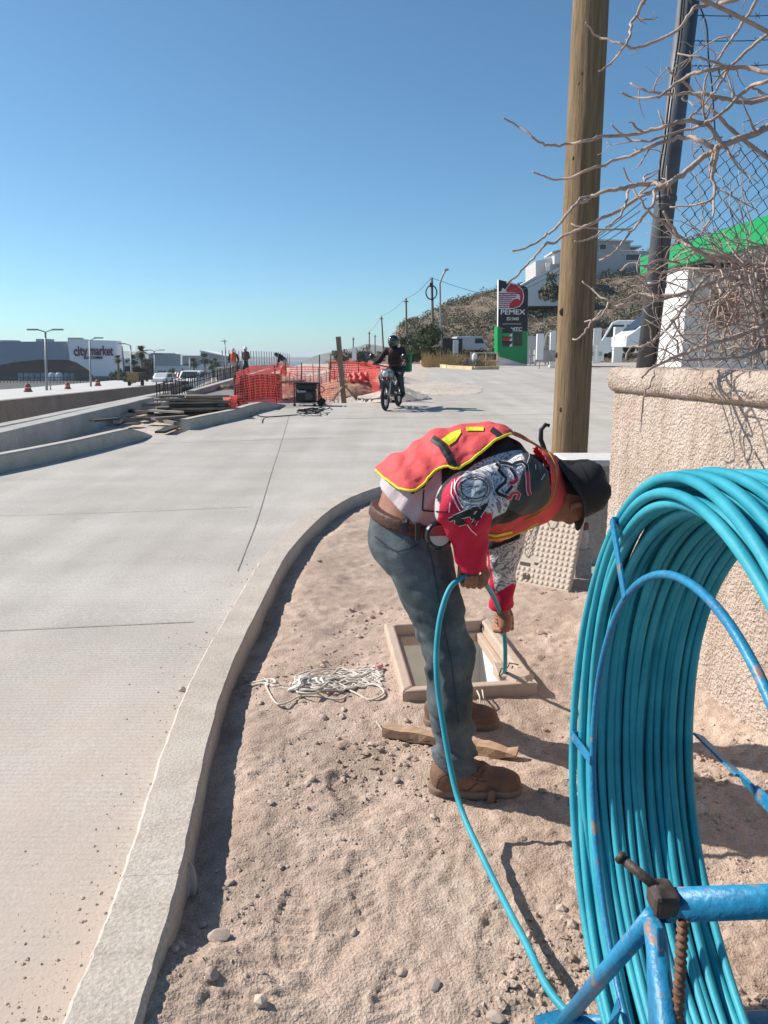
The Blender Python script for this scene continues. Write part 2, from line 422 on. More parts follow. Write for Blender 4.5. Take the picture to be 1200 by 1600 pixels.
# ---- the plain, the sea and the far hills
mb = MB(); mb.grid([[(x, y, -4.2 if y < 320 else -6) for x in (-5000, -800, -200, 0, 200, 800, 5000)] for y in (-300, -20, 60, 200, 320, 900, 9000)])
tag(mb.build('ground', MPLAIN, fix=False), kind='structure')
mb = MB(); mb.grid([[(x, y, -3.9) for x in (-6000, -80, 30, 6000)] for y in (330, 9000)])
tag(mb.build('water', M('pale_sea', (.16, .18, .19), .5, .1, .01), fix=False), kind='structure')
def ridge(name, pts, y0, y1, mat, seed, base=-6., n=90, rough=.05):
    xs = [p[0] for p in pts]; hs = [p[1] for p in pts]
    rows = []
    X = np.linspace(min(xs), max(xs), n); hh = np.interp(X, xs, hs)
    for j in range(14):
        t = j/13; y = y0+(y1-y0)*t; prof = math.sin(min(1, t/.55)*math.pi/2)**1.1 if t < .55 else 1-(t-.55)*.35
        ns = fbm(X/(y0*.02), np.full(n, t*6.), o=4, seed=seed)
        rows.append([(x, y, base+(h_-base)*prof*(1+rough*4*q*(1-.3*t))) for x, h_, q in zip(X, hh, ns)])
    mb = MB(); mb.grid(rows); return tag(mb.build(name, mat, smooth=True, fix=False), kind='structure')
MHAZE = ground_mat('distant_dry_hill', (.13, .125, .095), (.21, .19, .14), .02, .3, .5)
ridge('far_hill', [(-170, -6), (-140, 8), (-100, 15), (-60, 24), (-35, 30), (0, 25), (50, 15), (110, 8), (200, -6)], 1480, 1750, MHAZE, 3)
ridge('far_coast_hill', [(-2400, 30), (-1700, 36), (-1200, 30), (-900, 26), (-700, 14), (-520, 9), (-300, 6), (0, 5), (300, -6)], 2500, 2900, MHAZE, 4)

# ---- the concrete lane, its slab joints and the dirt verge
ys = np.concatenate([np.linspace(-3, 12, 220), np.linspace(12.5, 62, 70)]); xs = np.concatenate([np.linspace(-9, -2.1, 20), np.linspace(-2, 4, 110), np.linspace(4.4, 60, 50)])
X, Y = np.meshgrid(xs, ys); Z = zr_np(Y)+.02*fbm(X*.25, Y*.25, o=2, seed=9)*np.clip((Y-4)/6, 0, 1)
idx = np.arange(X.size).reshape(X.shape)
cx = (X[:-1, :-1]+X[1:, 1:])/2; cy = (Y[:-1, :-1]+Y[1:, 1:])/2
LA = [gp(0, 738), gp(120, 712), gp(240, 682), gp(298, 672), gp(370, 655), gp(448, 634)]   # left edge of the lane
lax = [LA[0].x-1.2]+[p.x for p in LA]; lay = [LA[0].y-4]+[p.y for p in LA]
edge_x = np.interp(cy, lay+[20.6, 20.65, 26, 40, 62], lax+[-2.3, .45, 1.2, 2.2, 4.], left=-30)
inside = right_of_kerb(cx.ravel(), cy.ravel()).reshape(cx.shape)
keep = (cx > edge_x) & ~inside
# cells cut by the kerb stay under it
for dx, dy in ((.05, 0), (-.05, 0), (0, .05), (0, -.05)):
    ins2 = right_of_kerb((cx+dx).ravel(), (cy+dy).ravel()).reshape(cx.shape); keep |= (cx > edge_x) & ~ins2 & (cy < 13) & (cx < 6)
F = np.stack([idx[:-1, :-1], idx[:-1, 1:], idx[1:, 1:], idx[1:, :-1]], -1)[keep]
road = tag(mesh_np('road', np.stack([X, Y, Z], -1), F, MROAD), kind='structure')
MJ = M('dark_joint_filler', (.28, .262, .245), .9, .3, 30)
def joint(pts, wd=.012):
    mb = MB(); P = smooth_path([gp(u, v, .004) for u, v in pts], 6); n = len(P); rows = [[], []]
    for i, p in enumerate(P):
        t = P[min(i+1, n-1)]-P[max(i-1, 0)]; q = Vector((-t.y, t.x, 0)).normalized()*wd/2*random.uniform(.6, 1.2)
        z = Vector((0, 0, .02*float(fbm(np.array([p.x*.25]), np.array([p.y*.25]), o=2, seed=9)[0])*min(1, max(0, (p.y-4)/6))))
        rows[0].append(p+q+z); rows[1].append(p-q+z)
    mb.grid(rows); return mb.build('joint', MJ, road, fix=False)
joint([(452, 648), (440, 690), (425, 735), (404, 805), (385, 856), (371, 892)], .008)
joint([(-200, 993), (0, 985), (150, 978), (303, 971)], .008)
joint([(-100, 808), (120, 802), (260, 797), (395, 791)], .007)
joint([(0, 700), (200, 694), (330, 690), (520, 684)], .02)
joint([(480, 655), (640, 652), (800, 648), (930, 645)], .03)

def dirt_h(x, y):
    wx = x+.16*fbm(x*2.3+7, y*2.3, o=3, seed=91); wy = y+.16*fbm(x*2.3, y*2.3+5, o=3, seed=92)
    x, y = .82*wx-.57*wy, .57*wx+.82*wy
    h = .034*fbm(x*1.3, y*1.3, o=3, seed=21)+.018*fbm(x*5, y*5, o=4, seed=22)+.016*np.abs(fbm(x*17, y*17, o=3, seed=23))*2
    cl = vn(x*38, y*38, seed=31); h = h+.015*np.clip(cl-.62, 0, 1)*2.4*np.clip(2.2*vn(x*2.2, y*2.2, seed=33)-.75, 0, 1.2)
    h = h+.009*np.abs(vn(x*95, y*95, seed=36)-.5)*(vn(x*3.1, y*3.1, seed=37) > .42)
    h = h-.014*np.clip(vn(x*7.3, y*5.1, seed=41)-.66, 0, 1)*3
    return h
FOOT = [(-.30, 2.12, 1.9), (-.24, 1.78, 1.6), (.02, 1.52, 1.45), (.16, 2.02, 1.2), (-.05, 1.95, 1.75), (-.33, 2.62, 1.8), (-.2, 3.0, 1.5), (.3, 1.75, 1.3), (-.12, 2.4, 2.0), (.05, 2.75, 1.2), (.62, 2.25, .6), (.9, 2.9, 1.0), (-.15, 3.6, 1.4), (.25, 4.6, .8), (.5, 4.4, 1.9), (-.36, 1.45, 1.7)]
def feet_h(x, y):
    h = np.zeros_like(x)
    for k_, (fx, fy, an) in enumerate(FOOT):
        c_, s_ = math.cos(an), math.sin(an); a = (x-fx)*c_+(y-fy)*s_; b = -(x-fx)*s_+(y-fy)*c_
        wd = .044+.008*np.cos(a*18); e = np.sqrt((a/.15)**4+(b/wd)**4)
        inn = np.clip((1.12-e)/.22, 0, 1); rim = np.exp(-((e-1.25)/.2)**2)
        h += (-inn*(.007-.0028*np.sin(a*190+(0 if k_ % 2 else 1)*b*120))+rim*.0035)*(.45+.8*vn(x*9+k_, y*9, seed=81))*(.6+.6*((k_*37) % 10)/9)
    return h
BOXC = [Vector((0, 3.96, 0)), Vector((.577, 4.05, 0)), Vector((.686, 3.20, 0)), Vector((.08, 3.108, 0))]   # BL BR FR FL
yr = [1.02]
while yr[-1] < 12.5: yr.append(yr[-1]*1.0042)
yr = np.array(yr); sx_ = np.linspace(-.95, 1.0, 430)
Y, Sx = np.meshgrid(yr, sx_, indexing='ij'); X = Sx*(Y+.9)*.78
kd = np.full(X.shape, 9.)
for i in range(0, len(kx)-1):
    a = np.array([kx[i], ky[i]]); b = np.array([kx[i+1], ky[i+1]]); ba = b-a; l2 = ba @ ba
    t = np.clip(((X-a[0])*ba[0]+(Y-a[1])*ba[1])/l2, 0, 1); kd = np.minimum(kd, np.hypot(X-a[0]-t*ba[0], Y-a[1]-t*ba[1]))
fy_ = np.clip((Y-1.55)/.25, 0, 1); fy_ = fy_*fy_*(3-2*fy_)
trench = (np.exp(-(kd/.09)**2)*(.012+.045*vn(Y*3.5, Y*0, seed=51))-.03*np.exp(-(kd/.55)**2))*fy_*np.clip((9-Y)/3, 0, 1)
heap = np.exp(-(kd/.35)**2)*.085*(1-fy_)
bx = BOXC; bc = (bx[0]+bx[2])/2
bdist = np.maximum(np.abs((X-bc.x)*.99+(Y-bc.y)*.12)-.29, np.abs((Y-bc.y)*.99-(X-bc.x)*.12)-.43)
Z = zr_np(Y)+dirt_h(X, Y)+feet_h(X, Y)-trench+heap+.02*np.exp(-(np.maximum(bdist, 0)/.12)**2)
wallx = 1.32+(4.38-Y)*.111
Z += .05*np.exp(-((X-wallx)/.12)**2)*(Y < 4.5)*(.5+vn(Y*4, X*4, seed=61))
DG = (X, Y, Z)
def dz(x, y):                                                      # height of the dirt near a point
    i = int(np.clip(np.searchsorted(yr, y), 0, len(yr)-1)); j = int(np.argmin(np.abs(X[i]-x))); return float(Z[i, j])
idx = np.arange(X.size).reshape(X.shape); cx = (X[:-1, :-1]+X[1:, 1:])/2; cy = (Y[:-1, :-1]+Y[1:, 1:])/2
keep = right_of_kerb(cx.ravel(), cy.ravel()).reshape(cx.shape) & ~(((bdist[:-1, :-1]+bdist[1:, 1:])/2) < -.03)
F = np.stack([idx[:-1, :-1], idx[:-1, 1:], idx[1:, 1:], idx[1:, :-1]], -1)[keep]
dirt = tag(mesh_np('dirt_verge', np.stack([X, Y, Z], -1), F, MDIRT), kind='structure')

# ---- the near kerb, cast in lengths
def kerb_piece(P, N_, z0, z1, wd, name, mat, parent=None, rnd=.015, jig=.004, seed=0):
    rows = []
    for i, (p, n_) in enumerate(zip(P, N_)):
        e1 = jig*(2*float(vn(np.array([i*.21]), np.array([seed+.5]), seed=seed)[0])-1); e2 = jig*(2*float(vn(np.array([i*.33]), np.array([seed+7.5]), seed=seed)[0])-1)
        zz = zr(p.y)
        pr = [(0, z0), (0+e1, z1-rnd), (rnd*.6+e1, z1), (wd-rnd*.8+e2, z1+.003), (wd+e2, z1-rnd*.8), (wd, z0)]
        rows.append([Vector((p.x, p.y, 0))+n_*a+Vector((0, 0, zz+b+(e2*.5 if 0 < k_ < 5 else 0))) for k_, (a, b) in enumerate(pr)])
    mb = MB(); mb.grid(rows); k = len(rows[0])
    n0 = len(mb.v)-k
    mb.f += [tuple(range(k)), tuple(n0+j for j in range(k))]
    return mb.build(name, mat, parent)
kerb = thing('kerb', 'long curving dusty concrete kerb between the lane and the dirt verge', 'kerb', (KR[8].x, KR[8].y, 0))
fine = [(KR[i].lerp(KR[i+1], t/5), kn[i].lerp(kn[i+1], t/5).normalized()) for i in range(len(KR)-1) for t in range(5)]
seg = [0, 55, 118, 175, 235, 300, 365, len(fine)-1]
for a, b in zip(seg[:-1], seg[1:]):
    if b > a+1: kerb_piece([q[0] for q in fine[a:b+1]], [q[1] for q in fine[a:b+1]], -.14, .12, KW, 'kerb_length', MKERB, kerb, seed=a, jig=.0032)

# ---- the building site left of the lane
Xs, Ys = np.meshgrid(np.linspace(-7.2, 6, 90), np.linspace(7.5, 60, 130))
Zs = zr_np(Ys)-.05+.05*fbm(Xs*.8, Ys*.8, o=4, seed=71)
pit = np.exp(-(((Xs+1.6)/1.9)**2+((Ys-25.5)/3.6)**2)**2); Zs -= .5*pit
rim_ = np.exp(-((Xs+3.4)/.9)**2-((Ys-26)/4)**2)+0*Xs+1.3*np.exp(-((Xs+1.2)/2.)**2-((Ys-31)/1.6)**2)
Zs += rim_*(.55+.35*fbm(Xs*2, Ys*2, o=3, seed=72))
Zs = np.where(Xs < -6.2, Zs-4.5*np.clip((-6.2-Xs)/.5, 0, 1), Zs)
idx = np.arange(Xs.size).reshape(Xs.shape)
F = np.stack([idx[:-1, :-1], idx[:-1, 1:], idx[1:, 1:], idx[1:, :-1]], -1).reshape(-1, 4)
tag(mesh_np('site_ground', np.stack([Xs, Ys, Zs], -1), F, MSITE), kind='structure')
# reddish soil thrown up round the pit, and sand dragged across the lane
def soil(name, cx_, cy_, rx, ry, hh, mat, seed, off=.0, base=0.):
    n = 40; xs_ = np.linspace(-1, 1, n); A, B = np.meshgrid(xs_, xs_)
    r_ = np.sqrt(A*A+B*B)*(1+.5*fbm(A*2+seed, B*2, o=3, seed=seed)); q = np.clip(1-r_, 0, 1)
    px, py = cx_+A*rx, cy_+B*ry
    z = zr_np(py)+base+hh*q**.8*(1+.9*fbm(px*2, py*2, o=4, seed=seed+1))-.06*(r_ > .98)
    idx = np.arange(A.size).reshape(A.shape); F = np.stack([idx[:-1, :-1], idx[:-1, 1:], idx[1:, 1:], idx[1:, :-1]], -1)
    return mesh_np(name, np.stack([px, py, z], -1), F[(r_[:-1, :-1] < 1.0)], mat)
tag(soil('soil_heap', -1.0, 23.6, 1.5, 1.5, .62, MSOIL, 5), 'low heap of reddish dug soil behind the generator and netting', 'soil heap')
tag(soil('soil_heap', -3.2, 23.8, 1.1, 2.2, .5, MSOIL, 8), 'reddish soil bank inside the left end of the netting', 'soil heap')
tag(soil('soil_heap', .35, 22.2, 1.1, 1.2, .34, MSITE, 11), 'pale rubble heap under the loose netting beside the motorcycle', 'soil heap')
tag(soil('sand_patch', 1.9, 27.5, 1.6, 4.2, .05, MSITE, 14), kind='structure')

# ---- trench of the lower carriageway: near ledges, far retaining wall, roads beyond
def rail(name, label, cat, x0, y0, z0, x1, y1, z1, wd, hh, mat, n=10, base=None):
    t = Vector((x1-x0, y1-y0, 0)).normalized(); n_ = Vector((-t.y, t.x, 0))
    th = thing(name, label, cat, ((x0+x1)/2, (y0+y1)/2, (z0+z1)/2-hh))
    mb = MB(); rows = []
    for i in range(n+1):
        f = i/n; p = Vector((x0+(x1-x0)*f, y0+(y1-y0)*f, z0+(z1-z0)*f)); j = random.uniform(-.006, .006)
        rows.append([p+Vector((0, 0, -hh)), p+Vector((0, 0, j)), p+n_*wd+Vector((0, 0, j)), p+n_*wd+Vector((0, 0, -hh))])
    mb.grid(rows); mb.f += [(0, 1, 2, 3), tuple(len(mb.v)-4+i for i in range(4))]
    mb.build('wall_body', mat, th, bevel=.015)
    return th
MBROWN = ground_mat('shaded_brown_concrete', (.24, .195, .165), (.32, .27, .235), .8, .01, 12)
rail('barrier_wall', 'low thick concrete barrier ending beside the loose boards', 'wall', -5.45, 8.6, .42, -5.45, 18.4, .60, .32, .6, MCONC)
rail('barrier_wall', 'long low concrete ledge just beyond the thick barrier', 'wall', -6.7, 8.6, .28, -7.1, 26, .42, .3, .9, MCONC)
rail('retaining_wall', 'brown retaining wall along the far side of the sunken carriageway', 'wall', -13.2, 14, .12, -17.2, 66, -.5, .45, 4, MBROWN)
mb = MB(); mb.grid([[(x0, y, z), (x1, y, z)] for x0, x1, y, z in ((-13.3, -5.5, 6, -3.6), (-14.5, -6, 30, -3.2), (-22, -7, 66, -2.0), (-30, -9, 110, -2.2), (-45, -12, 200, -3.2))])
tag(mb.build('lower_carriageway', MROAD, fix=False), kind='structure')
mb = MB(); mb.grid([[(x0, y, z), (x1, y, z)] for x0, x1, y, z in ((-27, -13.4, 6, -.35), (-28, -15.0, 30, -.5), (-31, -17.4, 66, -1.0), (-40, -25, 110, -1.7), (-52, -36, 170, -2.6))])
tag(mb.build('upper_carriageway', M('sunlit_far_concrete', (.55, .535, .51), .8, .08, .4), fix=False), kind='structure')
mb = MB(); mb.grid([[(-220, y, z), (xx, y, z)] for xx, y, z in ((-20, 6, -.5), (-20, 52, -.95), (-26, 120, -2.25), (-60, 300, -3.9))])
tag(mb.build('market_forecourt', M('old_asphalt', (.09, .088, .085), .9, .2, .3), fix=False), kind='structure')

# ---- kerbs on the far side of the lane
def far_kerb(pts, label, hh, wd=.2, rnd=.02):
    P = smooth_path(pts, 8); th = thing('kerb', label, 'kerb', (P[len(P)//2].x, P[len(P)//2].y, P[len(P)//2].z))
    N_ = []
    for i in range(len(P)):
        t = P[min(i+1, len(P)-1)]-P[max(i-1, 0)]; t.z = 0; t.normalize(); N_.append(Vector((-t.y, t.x, 0)))
    k = len(P)//2
    for a, b in ((0, k), (k, len(P)-1)):
        rows = []
        for i in range(a, b+1):
            q = min(1, i/4*.25+.05, (len(P)-1-i)/5+.08) if hh > 0 else 1; z1 = hh*max(.12, min(1, (len(P)-1-i)/6+.05))
            p = P[i]; zz = zr(p.y)
            rows.append([Vector((p.x, p.y, 0))+N_[i]*u_+Vector((0, 0, zz+z_)) for u_, z_ in ((0, -.1), (.02, z1-rnd), (.02+rnd, z1), (wd-rnd, z1), (wd, z1-rnd), (wd, -.1))])
        mb = MB(); mb.grid(rows); mb.f += [tuple(range(6)), tuple(len(mb.v)-6+j for j in range(6))]
        mb.build('kerb_length', MKERB, th)
    return th
far_kerb([LA[0]+Vector((-.9, -2.6, 0)), LA[0], LA[1], gp(190, 694), LA[2]], 'low grey kerb with a sunken rounded end at the left of the lane', .21)
far_kerb([LA[5], gp(400, 645), LA[4], gp(330, 664), LA[3]][::-1], 'grey kerb length running up to the generator', .2)

# ---- stones lying on the verge
MROCK = M('pale_dusty_stone', (.49, .39, .325), .95, .28, 25, .001, 60)
def rock_mesh(seed, name='stone'):
    bm = bmesh.new(); bmesh.ops.create_icosphere(bm, subdivisions=2, radius=1)
    rnd = random.Random(seed); off = Vector((rnd.random()*9, rnd.random()*9, rnd.random()*9))
    planes = [(Vector((rnd.gauss(0, 1), rnd.gauss(0, 1), rnd.gauss(0, 1))).normalized(), rnd.uniform(.5, .85)) for _ in range(7)]
    for v in bm.verts:
        for n_, d in planes:
            e = v.co.dot(n_)-d
            if e > 0: v.co -= n_*e*.85
        v.co.z *= .62
    me = bpy.data.meshes.new(name); bm.to_mesh(me); bm.free(); me.materials.append(MROCK)
    return me
ROCKS = [rock_mesh(i) for i in range(9)]
def put_rock(x, y, s, label=None, name='stone', rz=None, sink=.25):
    o = bpy.data.objects.new(name, ROCKS[random.randrange(9)]); C.objects.link(o)
    o.location = (x, y, dz(x, y)+s*(.5-sink)); o.scale = (s*random.uniform(.8, 1.35), s*random.uniform(.7, 1.1), s*random.uniform(.75, 1.1)); o.rotation_euler = (random.uniform(-.3, .3), random.uniform(-.3, .3), random.uniform(0, 6.3))
    tag(o, label, 'stone', 'stones lying on the dirt verge'); return o
big = [(505, 1130, .026, 'flat round pale stone below the rope bundle'), (487, 1228, .02, 'pale angular stone on open dirt below the flat round stone'), (530, 1165, .014, 'small rounded stone between rope bundle and pale angular stone'), (342, 1483, .028, 'largest pale stone near the bottom end of the kerb shadow'), (332, 1565, .026, 'rounded stone at the bottom edge of the verge near the kerb'), (357, 1390, .017, 'oval pale stone beside the kerb shadow at mid height'), (553, 1460, .014, 'small pale stone alone in the open lower dirt'), (620, 1225, .015, 'pebble just left of the brown boot heel'), (640, 1190, .02, 'rounded stone left of the trouser hem'), (845, 990, .03, 'stone on the dirt behind the open ground box'), (775, 1590, .025, 'stone at the bottom edge beside the blue pipe'), (560, 1000, .02, 'dark pebble at the left edge of the ground box'), (285, 1078, .028, 'small stone lying on the lane beside the kerb'), (678, 1545, .018, 'stone in the lower dirt left of the pipe'), (895, 1258, .02, 'stone at the left rim of the blue coil'), (628, 1520, .016, 'flat stone in the lower dirt beside a boot print')]
for u, v, s, lb in big:
    p = gp(u, v); put_rock(p.x, p.y, s, lb)
    if 'lane' in lb: C.objects[-1].location.z = .012
# the countless pebbles and crumbs of soil
def crumbs(P, seed, name, label, smin, smax, pw=3.2):
    rnd = np.random.default_rng(seed); n = len(P)
    ico_v = np.array([(0, 0, 1), (.9, 0, .1), (0, .8, 0), (-.85, .1, 0), (0, -.9, .1), (0, 0, -.6)]); ico_f = np.array([(0, 1, 2), (0, 2, 3), (0, 3, 4), (0, 4, 1), (5, 2, 1), (5, 3, 2), (5, 4, 3), (5, 1, 4)])
    s_ = smin*(smax/smin)**(rnd.random(n)**pw); a = rnd.random(n)*6.28
    q = ico_v[None]*(.75+.5*rnd.random((n, 6, 3)))*[1.15, .95, .55]; c_, d_ = np.cos(a)[:, None], np.sin(a)[:, None]
    V = np.stack([q[..., 0]*c_-q[..., 1]*d_, q[..., 0]*d_+q[..., 1]*c_, q[..., 2]], -1)*s_[:, None, None]+P[:, None, :]; V[..., 2] += .08*s_[:, None]
    return tag(mesh_np(name, V.reshape(-1, 3), (ico_f[None]+6*np.arange(n)[:, None, None]).reshape(-1, 3), MROCK, smooth=False), label, name.replace('_', ' '), kind='stuff')
def dz_np(x, y):
    i = np.clip(np.searchsorted(yr, y), 0, len(yr)-1); j = np.clip(np.rint((x/((yr[i]+.9)*.78)+.95)/1.95*429).astype(int), 0, 429); return DG[2][i, j]
rnd = np.random.default_rng(1); n = 26000
y = 1.05*(5.6/1.05)**rnd.random(n); x = (rnd.random(n)*1.5-.62)*(y+.6)*.7
bd = np.maximum(np.abs((x-bc.x)*.99+(y-bc.y)*.12)-.33, np.abs((y-bc.y)*.99-(x-bc.x)*.12)-.47)
ok = (vn(x*2.4, y*2.4, seed=77)*.6+vn(x*7, y*7, seed=78)*.4 > .40+.25*rnd.random(n)) & right_of_kerb(x-.1, y) & (x < 1.3+(4.38-y)*.111) & (bd > 0)
x, y = x[ok][:9000], y[ok][:9000]
crumbs(np.stack([x, y, dz_np(x, y)], 1), 1, 'pebbles', 'scattered pebbles and soil crumbs on the dirt verge', .0018, .0095)
# rounded small stones, too many to count
bm = bmesh.new(); bmesh.ops.create_icosphere(bm, subdivisions=1, radius=1); iv = np.array([v.co[:] for v in bm.verts]); fi = np.array([[v.index for v in f.verts] for f in bm.faces]); bm.free()
n = min(240, len(x)); pk_ = rnd.permutation(len(x))[:n]; P = np.stack([x[pk_], y[pk_], dz_np(x[pk_], y[pk_])], 1)
s_ = .006*(3.2)**(rnd.random(n)**2.2); q = iv[None]*(.8+.4*rnd.random((n, len(iv), 1)))*(.7+.6*rnd.random((n, 1, 3)))*[1, 1, .6]
tag(mesh_np('small_stones', (q*s_[:, None, None]+P[:, None]+np.array([0, 0, 1])*s_[:, None, None]*.15).reshape(-1, 3), (fi[None]+len(iv)*np.arange(n)[:, None, None]).reshape(-1, 3), MROCK, smooth=False), 'small rounded stones strewn over the dirt verge', 'small stones', kind='stuff')
# clods of the same dry earth, lying in drifts
ok2 = (vn(x*1.9+3, y*1.9, seed=95) > .56); cx2, cy2 = x[ok2][:1500], y[ok2][:1500]; n = len(cx2); P = np.stack([cx2, cy2, dz_np(cx2, cy2)], 1)
s_ = .0045*(4.2)**(rnd.random(n)**2.4); q = iv[None]*(.65+.7*rnd.random((n, len(iv), 1)))*(.7+.6*rnd.random((n, 1, 3)))*[1, 1, .65]
tag(mesh_np('earth_clods', (q*s_[:, None, None]+P[:, None]+np.array([0, 0, 1])*s_[:, None, None]*.1).reshape(-1, 3), (fi[None]+len(iv)*np.arange(n)[:, None, None]).reshape(-1, 3), MDIRT, smooth=False), 'drifts of broken dry earth clods on the dirt verge', 'earth clods', kind='stuff')
G_ = []
for i in range(1100):
    k = rnd.integers(4, 62); f = rnd.random(); q = KR[k].lerp(KR[k+1], f)+kn[k]*(KW+.01+abs(rnd.normal())*.13); G_.append((q.x, q.y, zr(q.y)+.001))
crumbs(np.array(G_), 2, 'grit', 'loose grit along the lane side of the kerb', .0013, .008)
# ================================================================ THINGS NEAR THE CAMERA
# ---- stucco wall with rounded coping
W0, W1 = Vector((1.30, 4.38, 0)), Vector((1.75, .5, 0))
wall = thing('boundary_wall', 'rough cream stucco wall with rounded coping at the right', 'wall', (1.45, 3.2, 0))
def wall_surface(prof, name, mat, nl=230, bump=.010, seed=5, endcap=True):
    """profile (offset from the face, height) swept from W0 to W1; rough plaster relief"""
    d = (W1-W0).normalized(); nrm = Vector((d.y, -d.x, 0))         # faces left
    if nrm.x > 0: nrm = -nrm
    L_ = (W1-W0).length; k = len(prof); rows = []
    P = np.array(prof)
    for i in range(nl+1):
        s_ = L_*(i/nl)**1.25
        sc_ = np.full(k, s_); q = .5*fbm(sc_*30, P[:, 1]*30+P[:, 0]*20, o=3, seed=seed)+.8*np.abs(fbm(sc_*70, P[:, 1]*70+P[:, 0]*50, o=2, seed=seed+3))
        rows.append([W0+d*s_+nrm*(p[0]+bump*2.2*float(e))+Vector((0, 0, p[1]+(bump*float(e) if p[1] > 1.2 else 0))) for p, e in zip(prof, q)])
    mb = MB(); mb.grid(rows)
    if endcap: mb.f += [tuple(range(k))]
    return mb.build(name, mat, wall, smooth=True)
zb = np.linspace(-.1, 1.32, 95)
wall_surface([(-.24, -.1)]+[(-.24, 1.32)]+[(0, z) for z in zb[::-1]], 'wall_body', MSTUC)
cap = [(-.30+.0*t, 1.30) for t in (0,)]+[(-.30, 1.40), (-.26, 1.445)]+[(-.2+.05*j, 1.455) for j in range(4)]+[(.0+.045*math.sin(a), 1.385+.066*math.cos(a)) for a in np.linspace(.1, math.pi*.93, 22)]+[(-.02, 1.312)]
wall_surface(cap, 'coping', MSTUC, seed=8, bump=.010)

# ---- round timber utility pole
pole = thing('utility_pole', 'thick round timber pole standing behind the bending worker', 'pole', (1.49, 6.3, .05))
pb, pt = at(880, 900, 6.3), at(936, -260, 6.35)
pb.z = -.1
PW = []
for i in range(90):
    f = i/89; c_ = pb.lerp(pt, f); r0 = .150-.022*f; ring = []
    for j in range(40):
        a = 2*math.pi*j/40; e = float(fbm(np.array([math.cos(a)*2+3]), np.array([math.sin(a)*2]), np.array([c_.z*.9]), o=3, seed=15)[0])
        ck = -.004*max(0, math.sin(a*5+1.3*math.sin(c_.z*1.1))-.93)*14
        ring.append(c_+Vector((math.cos(a), math.sin(a), 0))*(r0+e*.012+ck))
    PW.append(ring+[ring[0]])
mb = MB(); mb.grid(PW)
MPOLE = M('weathered_pine', (.25, .172, .098), .88, .42, 5, .009, 30, stretch=(9, 9, .5), detail=9)
mb.build('shaft', MPOLE, pole, smooth=True)
MDARKWOOD = M('dark_knot_wood', (.10, .065, .035), .9, .3, 20)
PBV = bvh_of([v for v in mb.v], mb.f)
for u, v, r_ in ((912, 115, .022), (906, 130, .016), (898, 247, .018), (880, 487, .03), (871, 555, .022), (878, 640, .022), (905, 340, .014)):
    p = cast(PBV, u, v, -.004)
    if p: 
        mk = MB(); mk.lathe(p, [(r_*1.2, -.004), (r_*1., .001), (r_*.5, .0025), (0.001, .001)], 10, (p-pb.lerp(pt, .5)).normalized() if False else Vector((-.2, -1, 0))); mk.build('knot', MDARKWOOD, pole, smooth=True)
hk = MB(); hc = at(852, 683, 6.14); hk.tube([hc+Vector((.03, 0, -.19)), hc+Vector((-.01, 0, -.08)), hc+Vector((-.035, 0, -.02)), hc+Vector((-.035, 0, .06)), hc+Vector((0, 0, .10)), hc+Vector((.03, 0, .09))], [.016, .02, .02, .018, .017, .014], 8)
hk.build('strap_hook', M('black_rubber', (.015, .015, .016), .5, .1), pole, smooth=True)

# ---- concrete meter plinth behind the worker's head
pl = thing('meter_plinth', 'short grey concrete plinth with pale cap between pole and wall', 'plinth', (1.52, 5.5, 0))
a0, a1 = at(884, 724, 5.35), at(946, 724, 5.35); zt = at(900, 716, 5.5).z
mb = MB(); mb.box(((a0.x+a1.x)/2+.06, 5.52, zt/2-.03), (a1.x-a0.x+.10, .36, zt)); mb.build('plinth_body', MCONC, pl, bevel=.012)
mb = MB(); mb.box(((a0.x+a1.x)/2+.06, 5.50, zt-.008), (a1.x-a0.x+.14, .42, .045)); mb.build('plinth_cap', M('pale_mortar', (.62, .60, .56), .9, .1, 15, .003), pl, bevel=.008)
jr = thing('glass_jar', 'small dusty glass jar standing beside the leaning box lid', 'jar', at(906, 885, 5.05))
jp = at(906, 885, 5.05); jp.z = dz(jp.x, jp.y)
mb = MB(); mb.lathe(jp+Vector((0, 0, .19)), [(.045, 0), (.05, .01), (.05, .10), (.04, .125), (.04, .14)], 14); mb.build('glass_body', M('dusty_glass', (.5, .45, .42), .25, .15, 30, spec=.6), jr, smooth=True)
mb = MB(); mb.lathe(jp+Vector((0, 0, .325)), [(.044, 0), (.044, .035), (.04, .04)], 14); mb.build('lid', M('dull_red_lid', (.20, .05, .04), .5, .2), jr)
mb = MB(); mb.box(jp+Vector((0, .02, .08)), (.13, .12, .22), .3); tag(mb.build('rubble_block', MCONC, None, loc=jp, bevel=.01), 'rough concrete rubble block under the dusty jar beside the lid', 'rubble')

# ---- fence post, chain-link and barbed wire on the wall
MGALV = M('weathered_grey_steel', (.115, .125, .14), .5, .2, 12, metal=.35)
fence = thing('chain_link_fence', 'leaning grey steel fence post with chain-link and barbed wire above the wall', 'fence', (1.44, 4.1, 1.4))
fb, ft = at(1009, 575, 4.1), at(1083, -60, 4.1)
mb = MB(); mb.tube([fb-Vector((0, 0, .03)), fb.lerp(ft, .5), ft], .051, 18); mb.build('post', MGALV, fence, smooth=True)
for f in (.22, .44, .62): 
    mb = MB(); c_ = fb.lerp(ft, f); ax_ = (ft-fb).normalized(); mb.lathe(c_, [(.053, -.012), (.056, -.01), (.056, .01), (.053, .012)], 18, ax_); mb.build('band', MGALV, fence, smooth=True)
FX = Vector((1, .12, 0)).normalized()
